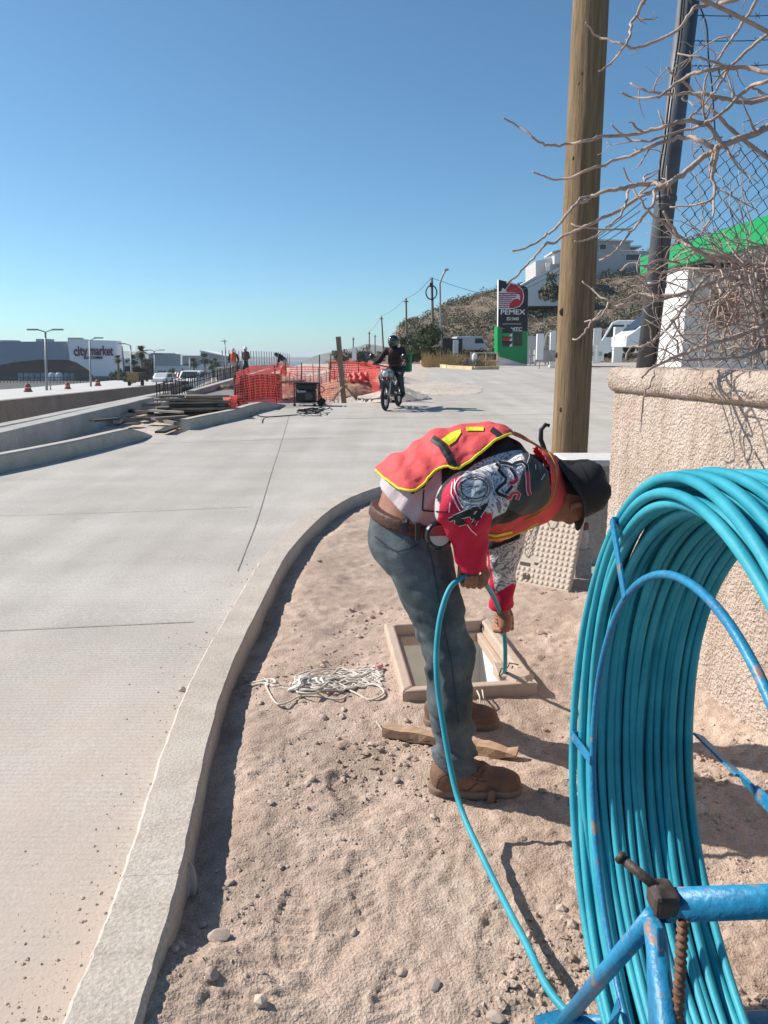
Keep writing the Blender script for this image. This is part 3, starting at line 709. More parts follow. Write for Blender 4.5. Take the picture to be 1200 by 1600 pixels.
# woven wires, each zigzagging upward against its neighbour
mb = MB(); wm = .035
for i in range(42):
    path = []
    for j in range(40):
        zz = 1.38+j*wm; lean = (zz-1.4)*.115
        if zz > 2.56: break
        path.append(Vector((fb.x, fb.y, 0))+FX*(wm*(i+(i+j) % 2)+lean+.045)+Vector((.004*math.sin(i*3.1+j), .004*(-1)**j+.012*math.sin(j*.5+i*.3), zz+.004*math.cos(i+j*1.7))))
    mb.tube(path, .0026, 4, cap=False)
net = mb.build('chain_link_mesh', M('dark_wire', (.035, .037, .045), .5, .2, metal=.4), fence); net['kind'] = 'stuff'
for v0, v1 in ((24, 20), (64, 58), (103, 97)):
    a = at(1079-(v0*.11), v0, 4.08); b = at(1210, v1, 4.25); b = a+(b-a)*1.6; mb = MB(); m_ = a.lerp(b, .5)+Vector((0, 0, -.012))
    mb.tube(smooth_path([a, m_, b], 8), .0022, 5)
    for q in range(5):
        c_ = a.lerp(b, .1+.2*q)+Vector((0, 0, -.01)); mb.tube([c_+Vector((-.014, 0, .014)), c_+Vector((.014, 0, -.014))], .0014, 4); mb.tube([c_+Vector((.012, .004, .014)), c_+Vector((-.01, 0, -.014))], .0014, 4)
    mb.build('barbed_wire', MATS['dark_wire'], fence)
mb = MB(); mb.tube(smooth_path([at(u, v, 4.02) for u, v in ((1068, -30), (1060, 60), (1048, 140), (1038, 220), (1030, 280), (1034, 420), (1022, 560))], 6), .005, 6); mb.build('cable', MATS['black_rubber'], fence, smooth=True)
mb = MB(); mb.tube(smooth_path([at(u, v, 4.03) for u, v in ((1071, -30), (1064, 60), (1052, 140), (1042, 220), (1033, 282))], 6), .004, 6); mb.build('cable', MATS['black_rubber'], fence, smooth=True)
mb = MB(); mb.tube(smooth_path([at(u, v, 4.2) for u, v in ((1091, 5), (1104, 40), (1107, 90), (1113, 140), (1118, 220))], 6), .0035, 6); mb.build('hanging_wire', MATS['dark_wire'], fence)

# ---- bare thorny shrub reaching over the wall
MBARK = M('pale_dry_bark', (.42, .33, .28), .92, .3, 14, .003, 90, stretch=(1, 1, 1))
tree = thing('bare_tree', 'leafless grey-brown tree whose tangled branches reach over the wall', 'tree', (2.3, 3.75, 0))
T = lambda x, y: (780+x/2.857, y/2.857)
T5 = lambda x, y: (780+x/2.857, 300+y/2.857)
T7 = lambda x, y: (980+x/5.4545, 370+y/5.4545)
BR = [  # outline on the eye's rays, start radius px, end radius px, distance at start and end
 ([T(1330, 515), T(1200, 570), T(1100, 612), T(1000, 645), T(940, 682), T(870, 735), T(800, 790), T(740, 825), T(680, 820), T(620, 826), T(560, 842), T(470, 858), T(400, 885), T(340, 915), T(300, 962), T(250, 1020), T(200, 1058), T(140, 1098), T(60, 1120)], 6.2, 1.5, 3.6, 3.3),
 ([T(990, 648), T(975, 610), T(930, 560), T(830, 540), T(760, 562), T(680, 580), T(600, 600), T(460, 608), T(380, 630), T(310, 645), T(230, 648), T(180, 635), T(130, 595), T(70, 555), T(18, 525)], 4.2, 1.3, 3.52, 3.3),
 ([T(950, 660), T(900, 625), T(830, 612), T(760, 627), T(680, 652), T(600, 690), T(520, 713), T(450, 740), T(380, 765), T(310, 797), T(250, 800), T(200, 785), T(150, 768)], 4., 1.3, 3.5, 3.4),
 ([T(740, 828), T(690, 850), T(620, 882), T(540, 935), T(450, 980), T(380, 1010), T(300, 1050), T(240, 1082), T(210, 1090), T(165, 1140), T(110, 1198), T(60, 1248), T(35, 1262)], 3.6, 1.4, 3.5, 3.35),
 ([T(1300, -60), T(1050, 0), T(960, 14), T(880, 32), T(850, 65), T(800, 130), T(700, 185), T(600, 215), T(560, 200), T(490, 180), T(430, 160), T(390, 105)], 3.6, 1.3, 3.4, 3.3),
 ([T(760, -60), T(650, 0), T(620, 60), T(590, 105), T(580, 170), T(550, 215), T(510, 270), T(445, 320)], 3.3, 1.3, 3.3, 3.3),
 ([T(1180, -60), T(1150, 0), T(1110, 70), T(1050, 160), T(1000, 230), T(960, 295), T(928, 330), T(905, 430)], 3.2, 1.4, 3.5, 3.5),
 ([T(1330, 60), T(1200, 150), T(1110, 225), T(1040, 290), T(1000, 350), T(960, 410), T(920, 458), T(850, 530)], 3.4, 1.5, 3.6, 3.6),
 ([T(1330, 770), T(1200, 700), T(1120, 650), T(1040, 580), T(960, 500), T(900, 450), T(830, 372), T(790, 350), T(752, 298)], 4.6, 2., 3.9, 3.75),
 ([T(1330, 400), T(1200, 440), T(1100, 460), T(1000, 437), T(930, 425), T(850, 415), T(760, 420), T(700, 412), T(640, 400), T(585, 372)], 5., 1.4, 3.8, 3.5),
 ([T(1330, 360), T(1200, 325), T(1100, 300), T(1000, 300), T(930, 316), T(860, 332), T(790, 372), T(750, 405), T(700, 435), T(600, 432), T(545, 418)], 4.2, 1.5, 3.4, 3.4),
 ([T(1030, 300), T(960, 275), T(870, 250), T(800, 240)], 2.4, 1.2, 3.4, 3.4),
 ([T(1330, 320), T(1200, 362), T(1130, 385), T(1060, 440), T(1000, 500), T(930, 545), T(860, 572), T(760, 600), T(680, 625), T(600, 630), T(550, 600), T(505, 560)], 3.6, 1.3, 3.5, 3.5),
 ([T(975, 665), T(965, 720), T(955, 780), T(960, 850), T(940, 895), T(860, 915), T(765, 922)], 4., 1.4, 3.55, 3.6),
 ([T(960, 880), T(955, 950), T(930, 1000), T(900, 1045)], 2.2, 1.3, 3.6, 3.6),
 ([T(690, 850), T(690, 905), T(640, 970), T(600, 1022), T(550, 1080), T(510, 1130), T5(450, 305)], 2.6, 1.5, 3.4, 3.3),
 ([T5(980, 330), T5(870, 255), T5(800, 213), T5(740, 143), T(680, 960), T(620, 880), T(580, 810), T(555, 745)], 3.4, 1.2, 3.5, 3.45),
 ([T(575, 850), T(560, 930), T(510, 990), T(450, 1040), T(400, 1070), T(340, 1080)], 2.2, 1.2, 3.4, 3.3),
 ([T(600, 1022), T(520, 1027), T(430, 1020), T(320, 1003)], 2., 1.1, 3.4, 3.3),
 ([T5(1330, 540), T5(1200, 592), T5(1100, 630), T5(1000, 665), T5(900, 690), T5(820, 722), T5(740, 755), T5(680, 785), T5(640, 830)], 5.2, 1.6, 3.3, 3.2),
 ([T5(1330, 345), T5(1200, 330), T5(1100, 312), T5(1000, 292), T5(900, 265), T5(830, 222), T5(770, 150), T5(732, 85)], 5.6, 2., 3.7, 3.6),
 ([T5(1330, 330), T5(1200, 350), T5(1100, 345), T5(1000, 352), T5(900, 345), T5(800, 346), T5(720, 357), T5(660, 342)], 5., 1.6, 3.6, 3.6),
 ([T5(1330, 395), T5(1200, 372), T5(1080, 385), T5(1000, 380)], 6.4, 3.6, 3.5, 3.4),
 ([T5(1000, 392), T5(900, 425), T5(800, 455), T5(700, 485), T5(600, 495), T5(520, 508)], 4., 1.4, 3.4, 3.3),
 ([T5(935, 368), T5(870, 450), T5(800, 552), T5(720, 640), T5(680, 668), T5(640, 690), T5(590, 692), T5(560, 752)], 3., 1.4, 3.3, 3.2),
 ([T5(900, 430), T5(800, 460), T5(700, 465), T5(620, 455), T5(560, 482), T5(490, 490), T5(430, 450), T5(370, 398)], 2.6, 1.2, 3.4, 3.4),
 ([T5(490, 490), T5(470, 530), T5(430, 570), T5(385, 576)], 1.9, 1.1, 3.4, 3.4),
 ([T5(470, 525), T5(405, 588), T5(372, 640), T5(328, 660)], 1.9, 1.2, 3.4, 3.4),
 ([T5(540, 350), T5(590, 318), T5(650, 330), T5(720, 300), T5(800, 320)], 1.5, 2., 3.4, 3.5),
 ([T5(640, 450), T5(655, 400), T5(615, 350), T5(630, 270)], 1.8, 1., 3.4, 3.4),
 ([T5(1145, 370), T5(1130, 480), T5(1150, 560), T5(1160, 690), T5(1145, 770)], 3., 2., 3.4, 3.4),
 ([T5(1200, 420), T5(1180, 520), T5(1190, 640), T5(1200, 770)], 4., 3.5, 3.6, 3.6),
 ([T5(1085, 345), T5(1060, 420), T5(960, 520), T5(930, 620), T5(920, 740)], 2.8, 1.6, 3.4, 3.4),
 ([T5(980, 400), T5(985, 500), T5(970, 600), T5(1000, 720)], 2.4, 1.5, 3.5, 3.5),
 ([T5(1200, 700), T5(1080, 735), T5(960, 745), T5(860, 750), T5(760, 740)], 3., 1.4, 3.3, 3.2),
 ([T5(690, 800), T5(680, 850), T5(650, 900), T5(640, 980), T5(632, 1040), T5(636, 1100)], 2., 1., 3.1, 3.1),
 ([T5(1200, 640), T5(1120, 700), T5(1050, 690), T5(980, 720), T5(900, 705)], 2.4, 1.3, 3.4, 3.4),
]
hub = Vector((2.45, 3.8, 1.35)); rt = random.Random(5)
mb = MB(); mb.tube(smooth_path([(2.4, 3.85, -.1), (2.5, 3.75, .5), (2.42, 3.85, 1.), hub, (2.6, 3.7, 1.9), (2.5, 3.6, 2.4)], 5), [.11, .105, .10, .095, .092, .09, .088, .086, .084, .08, .078, .076, .075, .073, .07, .068, .065, .06, .058, .055, .05, .048, .045, .04, .035, .03][:26], 12)
trunk_pts = [Vector(p) for p in smooth_path([(2.42, 3.85, 1.), hub, (2.6, 3.7, 1.9), (2.5, 3.6, 2.4)], 5)]
mb.build('trunk', MBARK, tree, smooth=True)
def wobble(P, s_, rnd): return [p+Vector((rnd.gauss(0, s_), rnd.gauss(0, s_), rnd.gauss(0, s_))) for p in P]
twigs = MB(); nodes = []
for pts, r0, r1, y0, y1 in BR:
    n = len(pts); P = [at(u, v, y0+(y1-y0)*i/(n-1)+.05*math.sin(i*1.7+r0)) for i, (u, v) in enumerate(pts)]
    far_ = P[0]
    if pts[0][0] >= 1195 or pts[0][1] < 0:
        q = min(trunk_pts, key=lambda t: (t-P[0]).length); P = [q, q.lerp(P[0], .55)+Vector((0, rt.uniform(-.1, .1), rt.uniform(-.03, .12)))]+P; r0 *= 1.15
    Pm = wobble(smooth_path(P, 4), .0022, rt); k = len(Pm)
    rr = [.9*(r0+(r1-r0)*(i/(k-1))**.8)/1200*3.5*(1+.16*math.sin(i*2.9)*(.5+.5*math.sin(i*.7))) for i in range(k)]
    mb = MB(); mb.tube(Pm, rr, 7); mb.build('branch', MBARK, tree, smooth=True)
    for i in range(4, k-1):
        nodes.append((Pm[i], (Pm[min(i+1, k-1)]-Pm[i-1]).normalized(), rr[i]))
    for i in range(3, k-2, 2):       # buds and knuckles
        if rt.random() < .5:
            d = Vector((rt.gauss(0, 1), rt.gauss(0, 1), rt.gauss(0, 1))).normalized(); twigs.tube([Pm[i], Pm[i]+d*(rr[i]+.006)], [rr[i]*.7, .0016], 5)
def twig(p, d, r0, L_, depth=0):
    path = [p]; d = d.copy(); n = rt.randint(3, 6)
    for i in range(n):
        d = (d+Vector((rt.gauss(0, .33), rt.gauss(0, .28), rt.gauss(0, .33)))).normalized(); path.append(path[-1]+d*L_/n)
    rs = [r0*(1-.72*i/n) for i in range(n+1)]; twigs.tube(path, rs, 5)
    if depth < 1:
        for i in range(1, n):
            if rt.random() < .4:
                dd = (d+Vector((rt.gauss(0, .8), rt.gauss(0, .6), rt.gauss(0, .8)))).normalized(); twig(path[i], dd, rs[i]*.75, L_*.5, depth+1)
for p, d, r0 in nodes:
    u, v = (600+1200*p.x/(p.y*cp-(p.z-H)*sp), 800-1200*(p.y*sp+(p.z-H)*cp)/(p.y*cp-(p.z-H)*sp))
    dens = .012 if u < 990 else (.26 if v > 380 else .12)
    if p.z > 1.47 and rt.random() < dens:
        side = Vector((rt.gauss(0, 1), rt.gauss(0, .6), rt.gauss(0, 1))).normalized(); dd = (d*rt.uniform(-.1, .9)+side).normalized()
        if p.z < 1.65 and dd.z < 0: dd.z *= -1
        twig(p, dd, min(r0*.7, .0065), rt.uniform(.07, .28))
for i in range(150):                   # the tangle low over the coping
    x = rt.uniform(1.48, 2.0); p = Vector((x, rt.uniform(3.2, 3.9), rt.uniform(1.48, 1.95))); d = Vector((rt.gauss(-.5, .7), rt.gauss(-.1, .4), rt.gauss(.15, .6))).normalized()
    twig(p, d, rt.uniform(.002, .0065), rt.uniform(.2, .55))
tw = twigs.build('twigs', MBARK, tree, smooth=True); tw['kind'] = 'stuff'

# ---- open ground box let into the verge
MBOX = M('beige_polymer_concrete', (.50, .385, .30), .7, .1, 18, .002, 60)
MBOXW = M('pale_inner_wall', (.82, .79, .73), .75, .06, 10, .001, 50)
gb = thing('ground_box', 'open beige rectangular cable box set in the dirt', 'cable box', (bc.x, bc.y, 0))
def quad_ring(o_in, z0, o_out, z1): pass
def inset(P, d):
    out = []; n = len(P)
    for i in range(n):
        a, b, c_ = P[i-1], P[i], P[(i+1) % n]; e1 = (b-a).normalized(); e2 = (c_-b).normalized(); n1 = Vector((e1.y, -e1.x, 0)); n2 = Vector((e2.y, -e2.x, 0))
        out.append(b+(n1+n2)/(1+n1.dot(n2))*d)
    return out
Z0 = .055
P0 = [p.copy() for p in BOXC]
for p in P0: p.z = zr(p.y)+Z0+.022
P1 = inset(P0, .052)
side_names = [(3, 0), (0, 1), (1, 2), (2, 3)]
for i in range(4):                    # the four rims, mitred
    a, b = P0[i], P0[(i+1) % 4]; c_, d = P1[(i+1) % 4], P1[i]; e = Vector((0, 0, -.115)); g_ = (b-a).normalized()*.0012
    mb = MB(); mb.prism([a+g_, b-g_, c_-g_, d+g_], e); mb.build('rim', MBOX, gb, bevel=.010)
P2 = [p+Vector((0, 0, -.06)) for p in inset(P0, .054)]; P3 = [p+Vector((0, 0, -.06)) for p in inset(P0, .085)]
for i in range(4):
    a, b = P2[i], P2[(i+1) % 4]; c_, d = P3[(i+1) % 4], P3[i]
    mb = MB(); mb.prism([a, b, c_, d], (0, 0, -.05)); mb.build('ledge', MBOX, gb, bevel=.005)
P4 = [p+Vector((0, 0, -.07)) for p in inset(P0, .07)]; P5 = [p+Vector((0, 0, -.44)) for p in inset(P0, .05)]
for i in range(4):
    a, b = P4[i], P4[(i+1) % 4]; c_, d = P5[(i+1) % 4], P5[i]; nn = (b-a).cross(Vector((0, 0, 1))).normalized()
    mb = MB(); mb.prism([a, b, c_, d], -nn*.02); mb.build('inner_wall', MBOXW, gb)
mb = MB(); mb.prism([p for p in P5], (0, 0, -.03)); mb.build('bounce_floor', MBOXW, gb)  # unseen floor, set high and pale to bounce light onto the walls
# broken front right corner: chipped lumps and a cracked ledge
fr = P0[2]
mb = MB(); mb.lathe(fr+Vector((-.075, .07, .0)), [(.07, -.02), (.072, .0), (.05, .018), (.012, .022)], 9); mb.build('chipped_corner', MBOX, gb)
mb = MB(); mb.box(fr+Vector((-.125, .12, -.01)), (.10, .16, .05), .15, jit=.012); mb.build('broken_lip', MBOX, gb, bevel=.006)
mb = MB(); ck = [fr+Vector(q) for q in ((-.17, .04, .012), (-.15, .10, .022), (-.12, .11, .024), (-.10, .17, .022), (-.06, .165, .014))]; mb.tube(ck, .0028, 5); mb.build('crack', M('dark_crack', (.03, .025, .02), 1, .1), gb)
mb = MB(); rb = P1[1]; mb.tube([rb+Vector((.0, -.04, -.02)), rb+Vector((-.012, -.04, -.02))], .012, 10); mb.build('bolt_hole', MATS['dark_crack'], gb)
# string looped over the front rim
MSTR = M('off_white_cord', (.66, .60, .52), .9, .12, 60)
st = at(750, 1088, 3.13); mb = MB(); mb.tube(smooth_path([st+Vector(q) for q in ((-.012, .06, .01), (-.01, .0, .018), (-.006, -.05, .012), (0, -.06, -.06), (.012, -.055, -.02), (.01, -.02, .02), (.014, .05, .012))], 5), .0035, 5); tag(mb.build('string_loop', MSTR, smooth=True, loc=st), 'short white string looped over the front rim of the ground box', 'string')

# ---- the box lid, leaning on the plinth
lid = thing('box_lid', 'beige studded cable box lid leaning upright against the concrete plinth', 'lid', (1.05, 4.9, 0))
LB, RBm = gp(784, 906), gp(888, 927); RBm.z = dz(RBm.x, RBm.y)-.005; LB.z = RBm.z+.005
ex = (RBm-LB); LW = ex.length; ex.normalize()
ex.z = 0; ex.normalize(); LH = .80; ln = R(21); ey = Vector((-ex.y, ex.x, 0))*math.sin(ln)+Vector((0, 0, math.cos(ln))); ez = ex.cross(ey)
LM = Matrix((ex, ey, ez)).transposed().to_4x4(); LM.translation = LB
MLID = M('beige_lid', (.60, .50, .41), .75, .08, 14, .001, 60)
mb = MB(); mb.add([LM @ Vector(p) for p in ((0, 0, -.045), (LW, 0, -.045), (LW, LH, -.045), (0, LH, -.045), (0, 0, 0), (LW, 0, 0), (LW, LH, 0), (0, LH, 0))], [(3, 2, 1, 0), (4, 5, 6, 7), (0, 1, 5, 4), (1, 2, 6, 5), (2, 3, 7, 6), (3, 0, 4, 7)])
mb.build('plate', MLID, lid, bevel=.004)
nx, ny = int(LW/.036), int(LH/.036)
sm = None
for i in range(nx):
    for j in range(ny):
        cx_, cy_ = .03+i*.036, .03+j*.036
        if .34*LW < cx_ < .74*LW and .50*LH < cy_ < .72*LH: continue
        if (j in (3, 4) and 2 <= i <= 5): continue
        if sm is None:
            mbs = MB(); mbs.lathe((0, 0, 0), [(.0135, -.001), (.0125, .002), (.0075, .0042), (.001, .0048)], 9); o = mbs.build('stud', MLID, lid, smooth=True, local=True); sm = o.data
        else: o = bpy.data.objects.new('stud', sm); C.objects.link(o); o.parent = lid
        mm = LM @ Matrix.Translation((cx_, cy_, .0005)); mm.translation -= lid.location; o.matrix_local = mm
for cx_, cy_, sx2, sy2 in ((.30*LW, .135, .07, .02), (.47*LW, .148, .03, .014)):
    mb = MB(); mb.add([LM @ Vector((cx_+a*sx2/2, cy_+b*sy2/2, c_)) for a in (-1, 1) for b in (-1, 1) for c_ in (.0, .004)], [(0, 1, 3, 2), (4, 6, 7, 5), (0, 4, 5, 1), (2, 3, 7, 6), (0, 2, 6, 4), (1, 5, 7, 3)]); mb.build('handle_slot', M('shadowed_slot', (.10, .08, .065), .9), lid)
mb = MB(); mb.lathe(LM @ Vector((.36*LW, .052, .001)), [(.026, 0), (.026, .003), (.016, .004)], 16, ez); mb.build('lifting_hole', MATS['shadowed_slot'], lid)
mb = MB(); lp = [(.36, .80), (.38, .70), (.33, .60), (.27, .48), (.23, .38), (.25, .29), (.30, .26), (.34, .33), (.33, .42), (.36, .55), (.38, .66), (.44, .72), (.56, .72), (.62, .66), (.62, .58), (.56, .54), (.48, .60), (.41, .66), (.34, .63)]
mb.tube(smooth_path([LM @ Vector((a*LW, b*LH*.92, .010)) for a, b in lp], 5), .0038, 5); tag(mb.build('string', MSTR, smooth=True, loc=LM @ Vector((.4*LW, .5*LH, .01))), 'thin white string looped across the leaning lid', 'string')

# ---- rope bundle, plank, scraps on the dirt
rope = thing('rope_bundle', 'bundle of loose white rope lying on the dirt by the kerb', 'rope', gp(520, 1070))
def on_dirt(u, v, h_=0.):
    p = gp(u, v); p.z = dz(p.x, p.y); q = gp(u, v, p.z-zr(p.y)+h_); return q
rr_ = random.Random(3)
for s_ in range(26):
    f = s_/25; mb = MB(); pts = []
    v0 = 1052+26*rr_.random(); 
    for k_, t in enumerate(np.linspace(0, 1, 9)):
        u = 462+135*t+rr_.uniform(-3, 3); v = v0+(t-.15)*-12+20*(f-.5)*math.sin(t*2.6+.3)+rr_.uniform(-3, 3)*(1+t*2.5)
        hh = .006+.024*math.exp(-((t-.18)/.28)**2)*rr_.uniform(.2, 1)+.008*(1-t)*f
        pts.append(on_dirt(u, v, hh))
    mb.tube(smooth_path(pts, 4), .0042, 6); mb.build('strand', MSTR, rope, smooth=True)
mb = MB(); 
for j in range(7):
    c0 = on_dirt(464+j*5.5+rr_.uniform(-3, 3), 1068+rr_.uniform(-3, 2), .014); pts = [c0+Vector((.03*math.sin(a+j)+.012*math.sin(a*3+j), (.04+.012*math.sin(j*2))*math.cos(a), .024*math.sin(a))) for a in np.linspace(0, 6.0, 16)]; mb.tube(pts, .0055, 6)
mb.build('wrapping', M('bright_white_rope', (.82, .79, .74), .85, .08, 50), rope, smooth=True)
for pth, r_ in ((((465, 1078), (450, 1077), (430, 1073), (412, 1068), (395, 1071), (392, 1068), (402, 1066), (425, 1062), (430, 1068), (418, 1070)), .0075), (((415, 1070), (422, 1085), (434, 1100), (450, 1097), (470, 1088), (500, 1088), (530, 1093), (545, 1084)), .0042), (((545, 1078), (560, 1085), (575, 1093), (590, 1090), (600, 1082), (592, 1072), (575, 1068)), .0045), (((420, 1066), (412, 1060), (408, 1058)), .005)):
    mb = MB(); mb.tube(smooth_path([on_dirt(u, v, .006) for u, v in pth], 5), r_, 6); mb.build('loose_end', MSTR, rope, smooth=True)
mb = MB(); c0 = on_dirt(592, 1040, .012); mb.box(c0, (.026, .022, .007), .5, jit=.005); tag(mb.build('plastic_scrap', M('faded_red_plastic', (.60, .30, .27), .6, .1), None, loc=c0), 'small scrap of faded red plastic above the rope bundle', 'scrap')

MPLANK = M('dusty_split_wood', (.44, .29, .19), .9, .22, 10, .003, 40, stretch=(1, 6, 6))
plank = thing('plank', 'rough split wooden batten on the dirt between the worker\'s feet', 'plank', on_dirt(700, 1165))
pa, pb_ = on_dirt(600, 1139, .02), on_dirt(808, 1178, .02)
pv = (pb_-pa); pn = Vector((-pv.y, pv.x, 0)).normalized(); rows = []
for i in range(15):
    f = i/14; c_ = pa+pv*f; j = [rr_.uniform(-.004, .004)*(1+1.*(i > 12)) for _ in range(8)]; hw = .027*(1-.15*(i > 12)); hh = .018*(1-.25*(i > 12))
    rows.append([c_+pn*(-hw+j[0])+Vector((0, 0, -hh+j[1])), c_+pn*(-hw+j[2])+Vector((0, 0, hh+j[3])), c_+pn*(hw+j[4])+Vector((0, 0, hh*.9+j[5])), c_+pn*(hw+j[6])+Vector((0, 0, -hh+j[7]))])
    rows[-1].append(rows[-1][0])
mb = MB(); mb.grid(rows); mb.f += [(0, 1, 2, 3), tuple(len(mb.v)-5+i for i in range(4))]; mb.build('batten', MPLANK, plank)
for u, v in ((640, 1150), (668, 1152)):
    mb = MB(); c_ = on_dirt(u, v, .028); mb.tube([c_+Vector((-.012, -.036, 0)), c_+Vector((.012, -.036, .004))], .002, 5); mb.build('nail_split', MATS['dark_crack'], plank)
st = on_dirt(600, 1140); mb = MB(); mb.tube(smooth_path([on_dirt(u, v, h_) for u, v, h_ in ((588, 1128, .01), (594, 1136, .006), (602, 1146, .005), (618, 1147, .005), (632, 1145, .01), (645, 1142, .03))], 5), .003, 5); tag(mb.build('string_end', MSTR, smooth=True, loc=st), 'frayed white string end at the left tip of the batten', 'string')
# dry leaf-like scraps sticking out at the kerb foot and by the boot
MDRY = M('dry_strip', (.58, .47, .40), .8, .15, 20)
for i, (u, v, dx, dz_, lb) in enumerate(((292, 1402, .05, .06, 'left of two curled dry strips in the kerb shadow'), (303, 1398, .055, .075, 'right of two curled dry strips in the kerb shadow'), (768, 1256, .01, .045, 'dry leaf stub poking up in front of the brown boot'), (286, 1492, .03, .03, 'short pale scrap where the kerb shadow ends'))):
    c0 = on_dirt(u, v, .002); mb = MB(); n = 7; rows = []
    for k_ in range(n):
        f = k_/(n-1); w_ = (.010 if i != 2 else .015)*(1-f*.8)+.002; p = c0+Vector((-dx*f*f+.01*f, .05*f if i < 2 else .01*f, dz_*math.sin(f*2.2)))
        rows.append([p+Vector((-w_, 0, .002)), p+Vector((0, 0, .0045)), p+Vector((w_, 0, .002)), p+Vector((0, 0, -.001)), p+Vector((-w_, 0, .002))])
    mb.grid(rows); tag(mb.build('dry_strip', MDRY if i != 2 else M('brown_dead_leaf', (.20, .125, .09), .8, .2, 30), loc=c0, smooth=True), lb, 'dry scrap')

# ---- reel stand with its coil of blue-green pipe
MPIPE = M('teal_polyethylene_pipe', (.014, .285, .385), .52, .14, 7, .0006, 160, spec=.35, col2=(.05, .385, .47), detail=8)
MBLUE = ground_mat('chipped_blue_paint', (.010, .17, .36), (.016, .25, .45), 9., .0012, 90, lambda N, L, p, col, mix, ramp, noise: mix(ramp(noise(26, 6), .60, .66, (0, 0, 0), (1, 1, 1)), col, ramp(noise(40), .3, .7, (.20, .13, .11), (.30, .22, .2))), .45, None, .5)
MRUST = M('rusty_rebar', (.17, .085, .055), .8, .3, 60, .003, 120)
RC = Vector((.62, 1.16, .708)); RO = .616; PR = .0092
reel = thing('pipe_reel', 'blue painted steel reel frame standing in the right foreground', 'reel', (RC.x, RC.y, 0))
coil = thing('pipe_coil', 'large coil of blue-green plastic pipe on the reel', 'pipe coil', (RC.x, RC.y, .08))
rc = random.Random(11)
SLOT = []
for layer in range(4):
    n = 14 if layer % 2 == 0 else 13
    for i in range(n):
        x = -.122+(.244*(i+(0 if layer % 2 == 0 else .5))/13); SLOT.append((x+rc.uniform(-.003, .003), RO-PR-layer*.0165+rc.uniform(-.005, .005)))
for k_, (x, r_) in enumerate(SLOT):
    ph = rc.uniform(0, 6.28); ph2 = rc.uniform(0, 6.28); am = .006; n = 120; pts = []
    for j in range(n+1):
        a = 2*math.pi*j/n; sag = .018*max(0, -math.sin(a))
        rad = r_+am*math.sin(2*a+ph)+.003*math.sin(5*a+ph2)+sag
        pts.append(RC+Vector((x+.006*math.sin(a+ph)+.004*math.sin(3*a+ph2), rad*math.cos(a), rad*math.sin(a))))
    mb = MB(); mb.tube(pts, PR, 10, cap=False); mb.build('turn', MPIPE, coil, smooth=True)
# a few loose turns standing off on the near side
for k_, (x, dr, cy_) in enumerate(((-.142, .0, .012), (-.135, -.03, .03), (-.12, -.045, .012))):
    pts = [RC+Vector((x+.012*math.sin(a*2+k_), (RO+dr)*math.cos(a)+cy_, (RO+dr)*math.sin(a)-.01)) for a in np.linspace(0, 2*math.pi, 121)]
    mb = MB(); mb.tube(pts, PR, 10, cap=False); mb.build('turn', MPIPE, coil, smooth=True)
RN = Vector((.475, 1.13, .68))
def ring(c_, r_, rt_, name): 
    mb = MB(); mb.tube([c_+Vector((0, r_*math.cos(a), r_*math.sin(a))) for a in np.linspace(0, 2*math.pi, 97)], rt_, 8, cap=False); return mb.build(name, MBLUE, reel, smooth=True)
ring(RN, .478, .0075, 'flange_ring')
for a in (50, -9, -68, 132, 184, 236):
    ar = R(a); dv = Vector((0, math.cos(ar), math.sin(ar))); tv = Vector((0, -math.sin(ar), math.cos(ar)))
    for xf, sgn in ((RN.x-.006, 1),):
        mb = MB(); p0 = Vector((xf, RN.y, RN.z)); o0, o1 = .472, .645
        mb.bar(p0+dv*o0, p0+dv*o1, .022, .006, (1, 0, 0)); p1 = p0+dv*o1
        mb.bar(p1-Vector((sgn*.003, 0, 0)), p1+Vector((sgn*.10, 0, 0))-dv*.004, .022, .006, dv)
        mb.build('bracket', MBLUE, reel, bevel=.0015)
for a in (-5, 115, 235):
    ar = R(a); dv = Vector((0, math.cos(ar), math.sin(ar))); p0 = Vector((.778, RN.y, RN.z-.04)); mb = MB()
    mb.bar(p0+dv*.05, p0+dv*.33, .032, .006, (1, 0, 0)); mb.bar(p0+dv*.33, p0+dv*.40, .032, .006, (1, .5, .4)); mb.bar(p0+dv*.40, p0+dv*.63, .028, .006, (.4, .5, 1)); mb.build('spoke', MBLUE, reel, bevel=.0015)
mb = MB(); mb.lathe((.76, RN.y, RN.z), [(.03, 0), (.07, .004), (.07, .03), (.035, .04)], 20, (1, 0, 0)); mb.build('hub', MBLUE, reel, smooth=False)
AX = at(1075, 1418, 1.0); AXZ, AXY = .675, 1.04
mb = MB(); mb.tube([(.43, AXY, AXZ), (1.0, AXY+.03, AXZ)], .025, 18); mb.build('axle', MBLUE, reel, smooth=True)
mb = MB(); mb.box((.428, AXY, AXZ+.012), (.038, .05, .040)); mb.build('bearing_block', M('greasy_iron', (.075, .06, .055), .6, .5, 40, .003, 60, metal=.4, col2=(.13, .10, .09)), reel, bevel=.008)
mb = MB(); mb.tube([(.43, AXY, AXZ+.02), (.375, AXY+.045, AXZ+.05)], .008, 10); mb.lathe((.375, AXY+.045, AXZ+.05), [(.010, -.004), (.011, 0), (.009, .006)], 10, (-.055, .045, .03)); mb.build('clamp_bolt', MATS['greasy_iron'], reel, smooth=True)
top = Vector((.415, AXY, AXZ-.02))
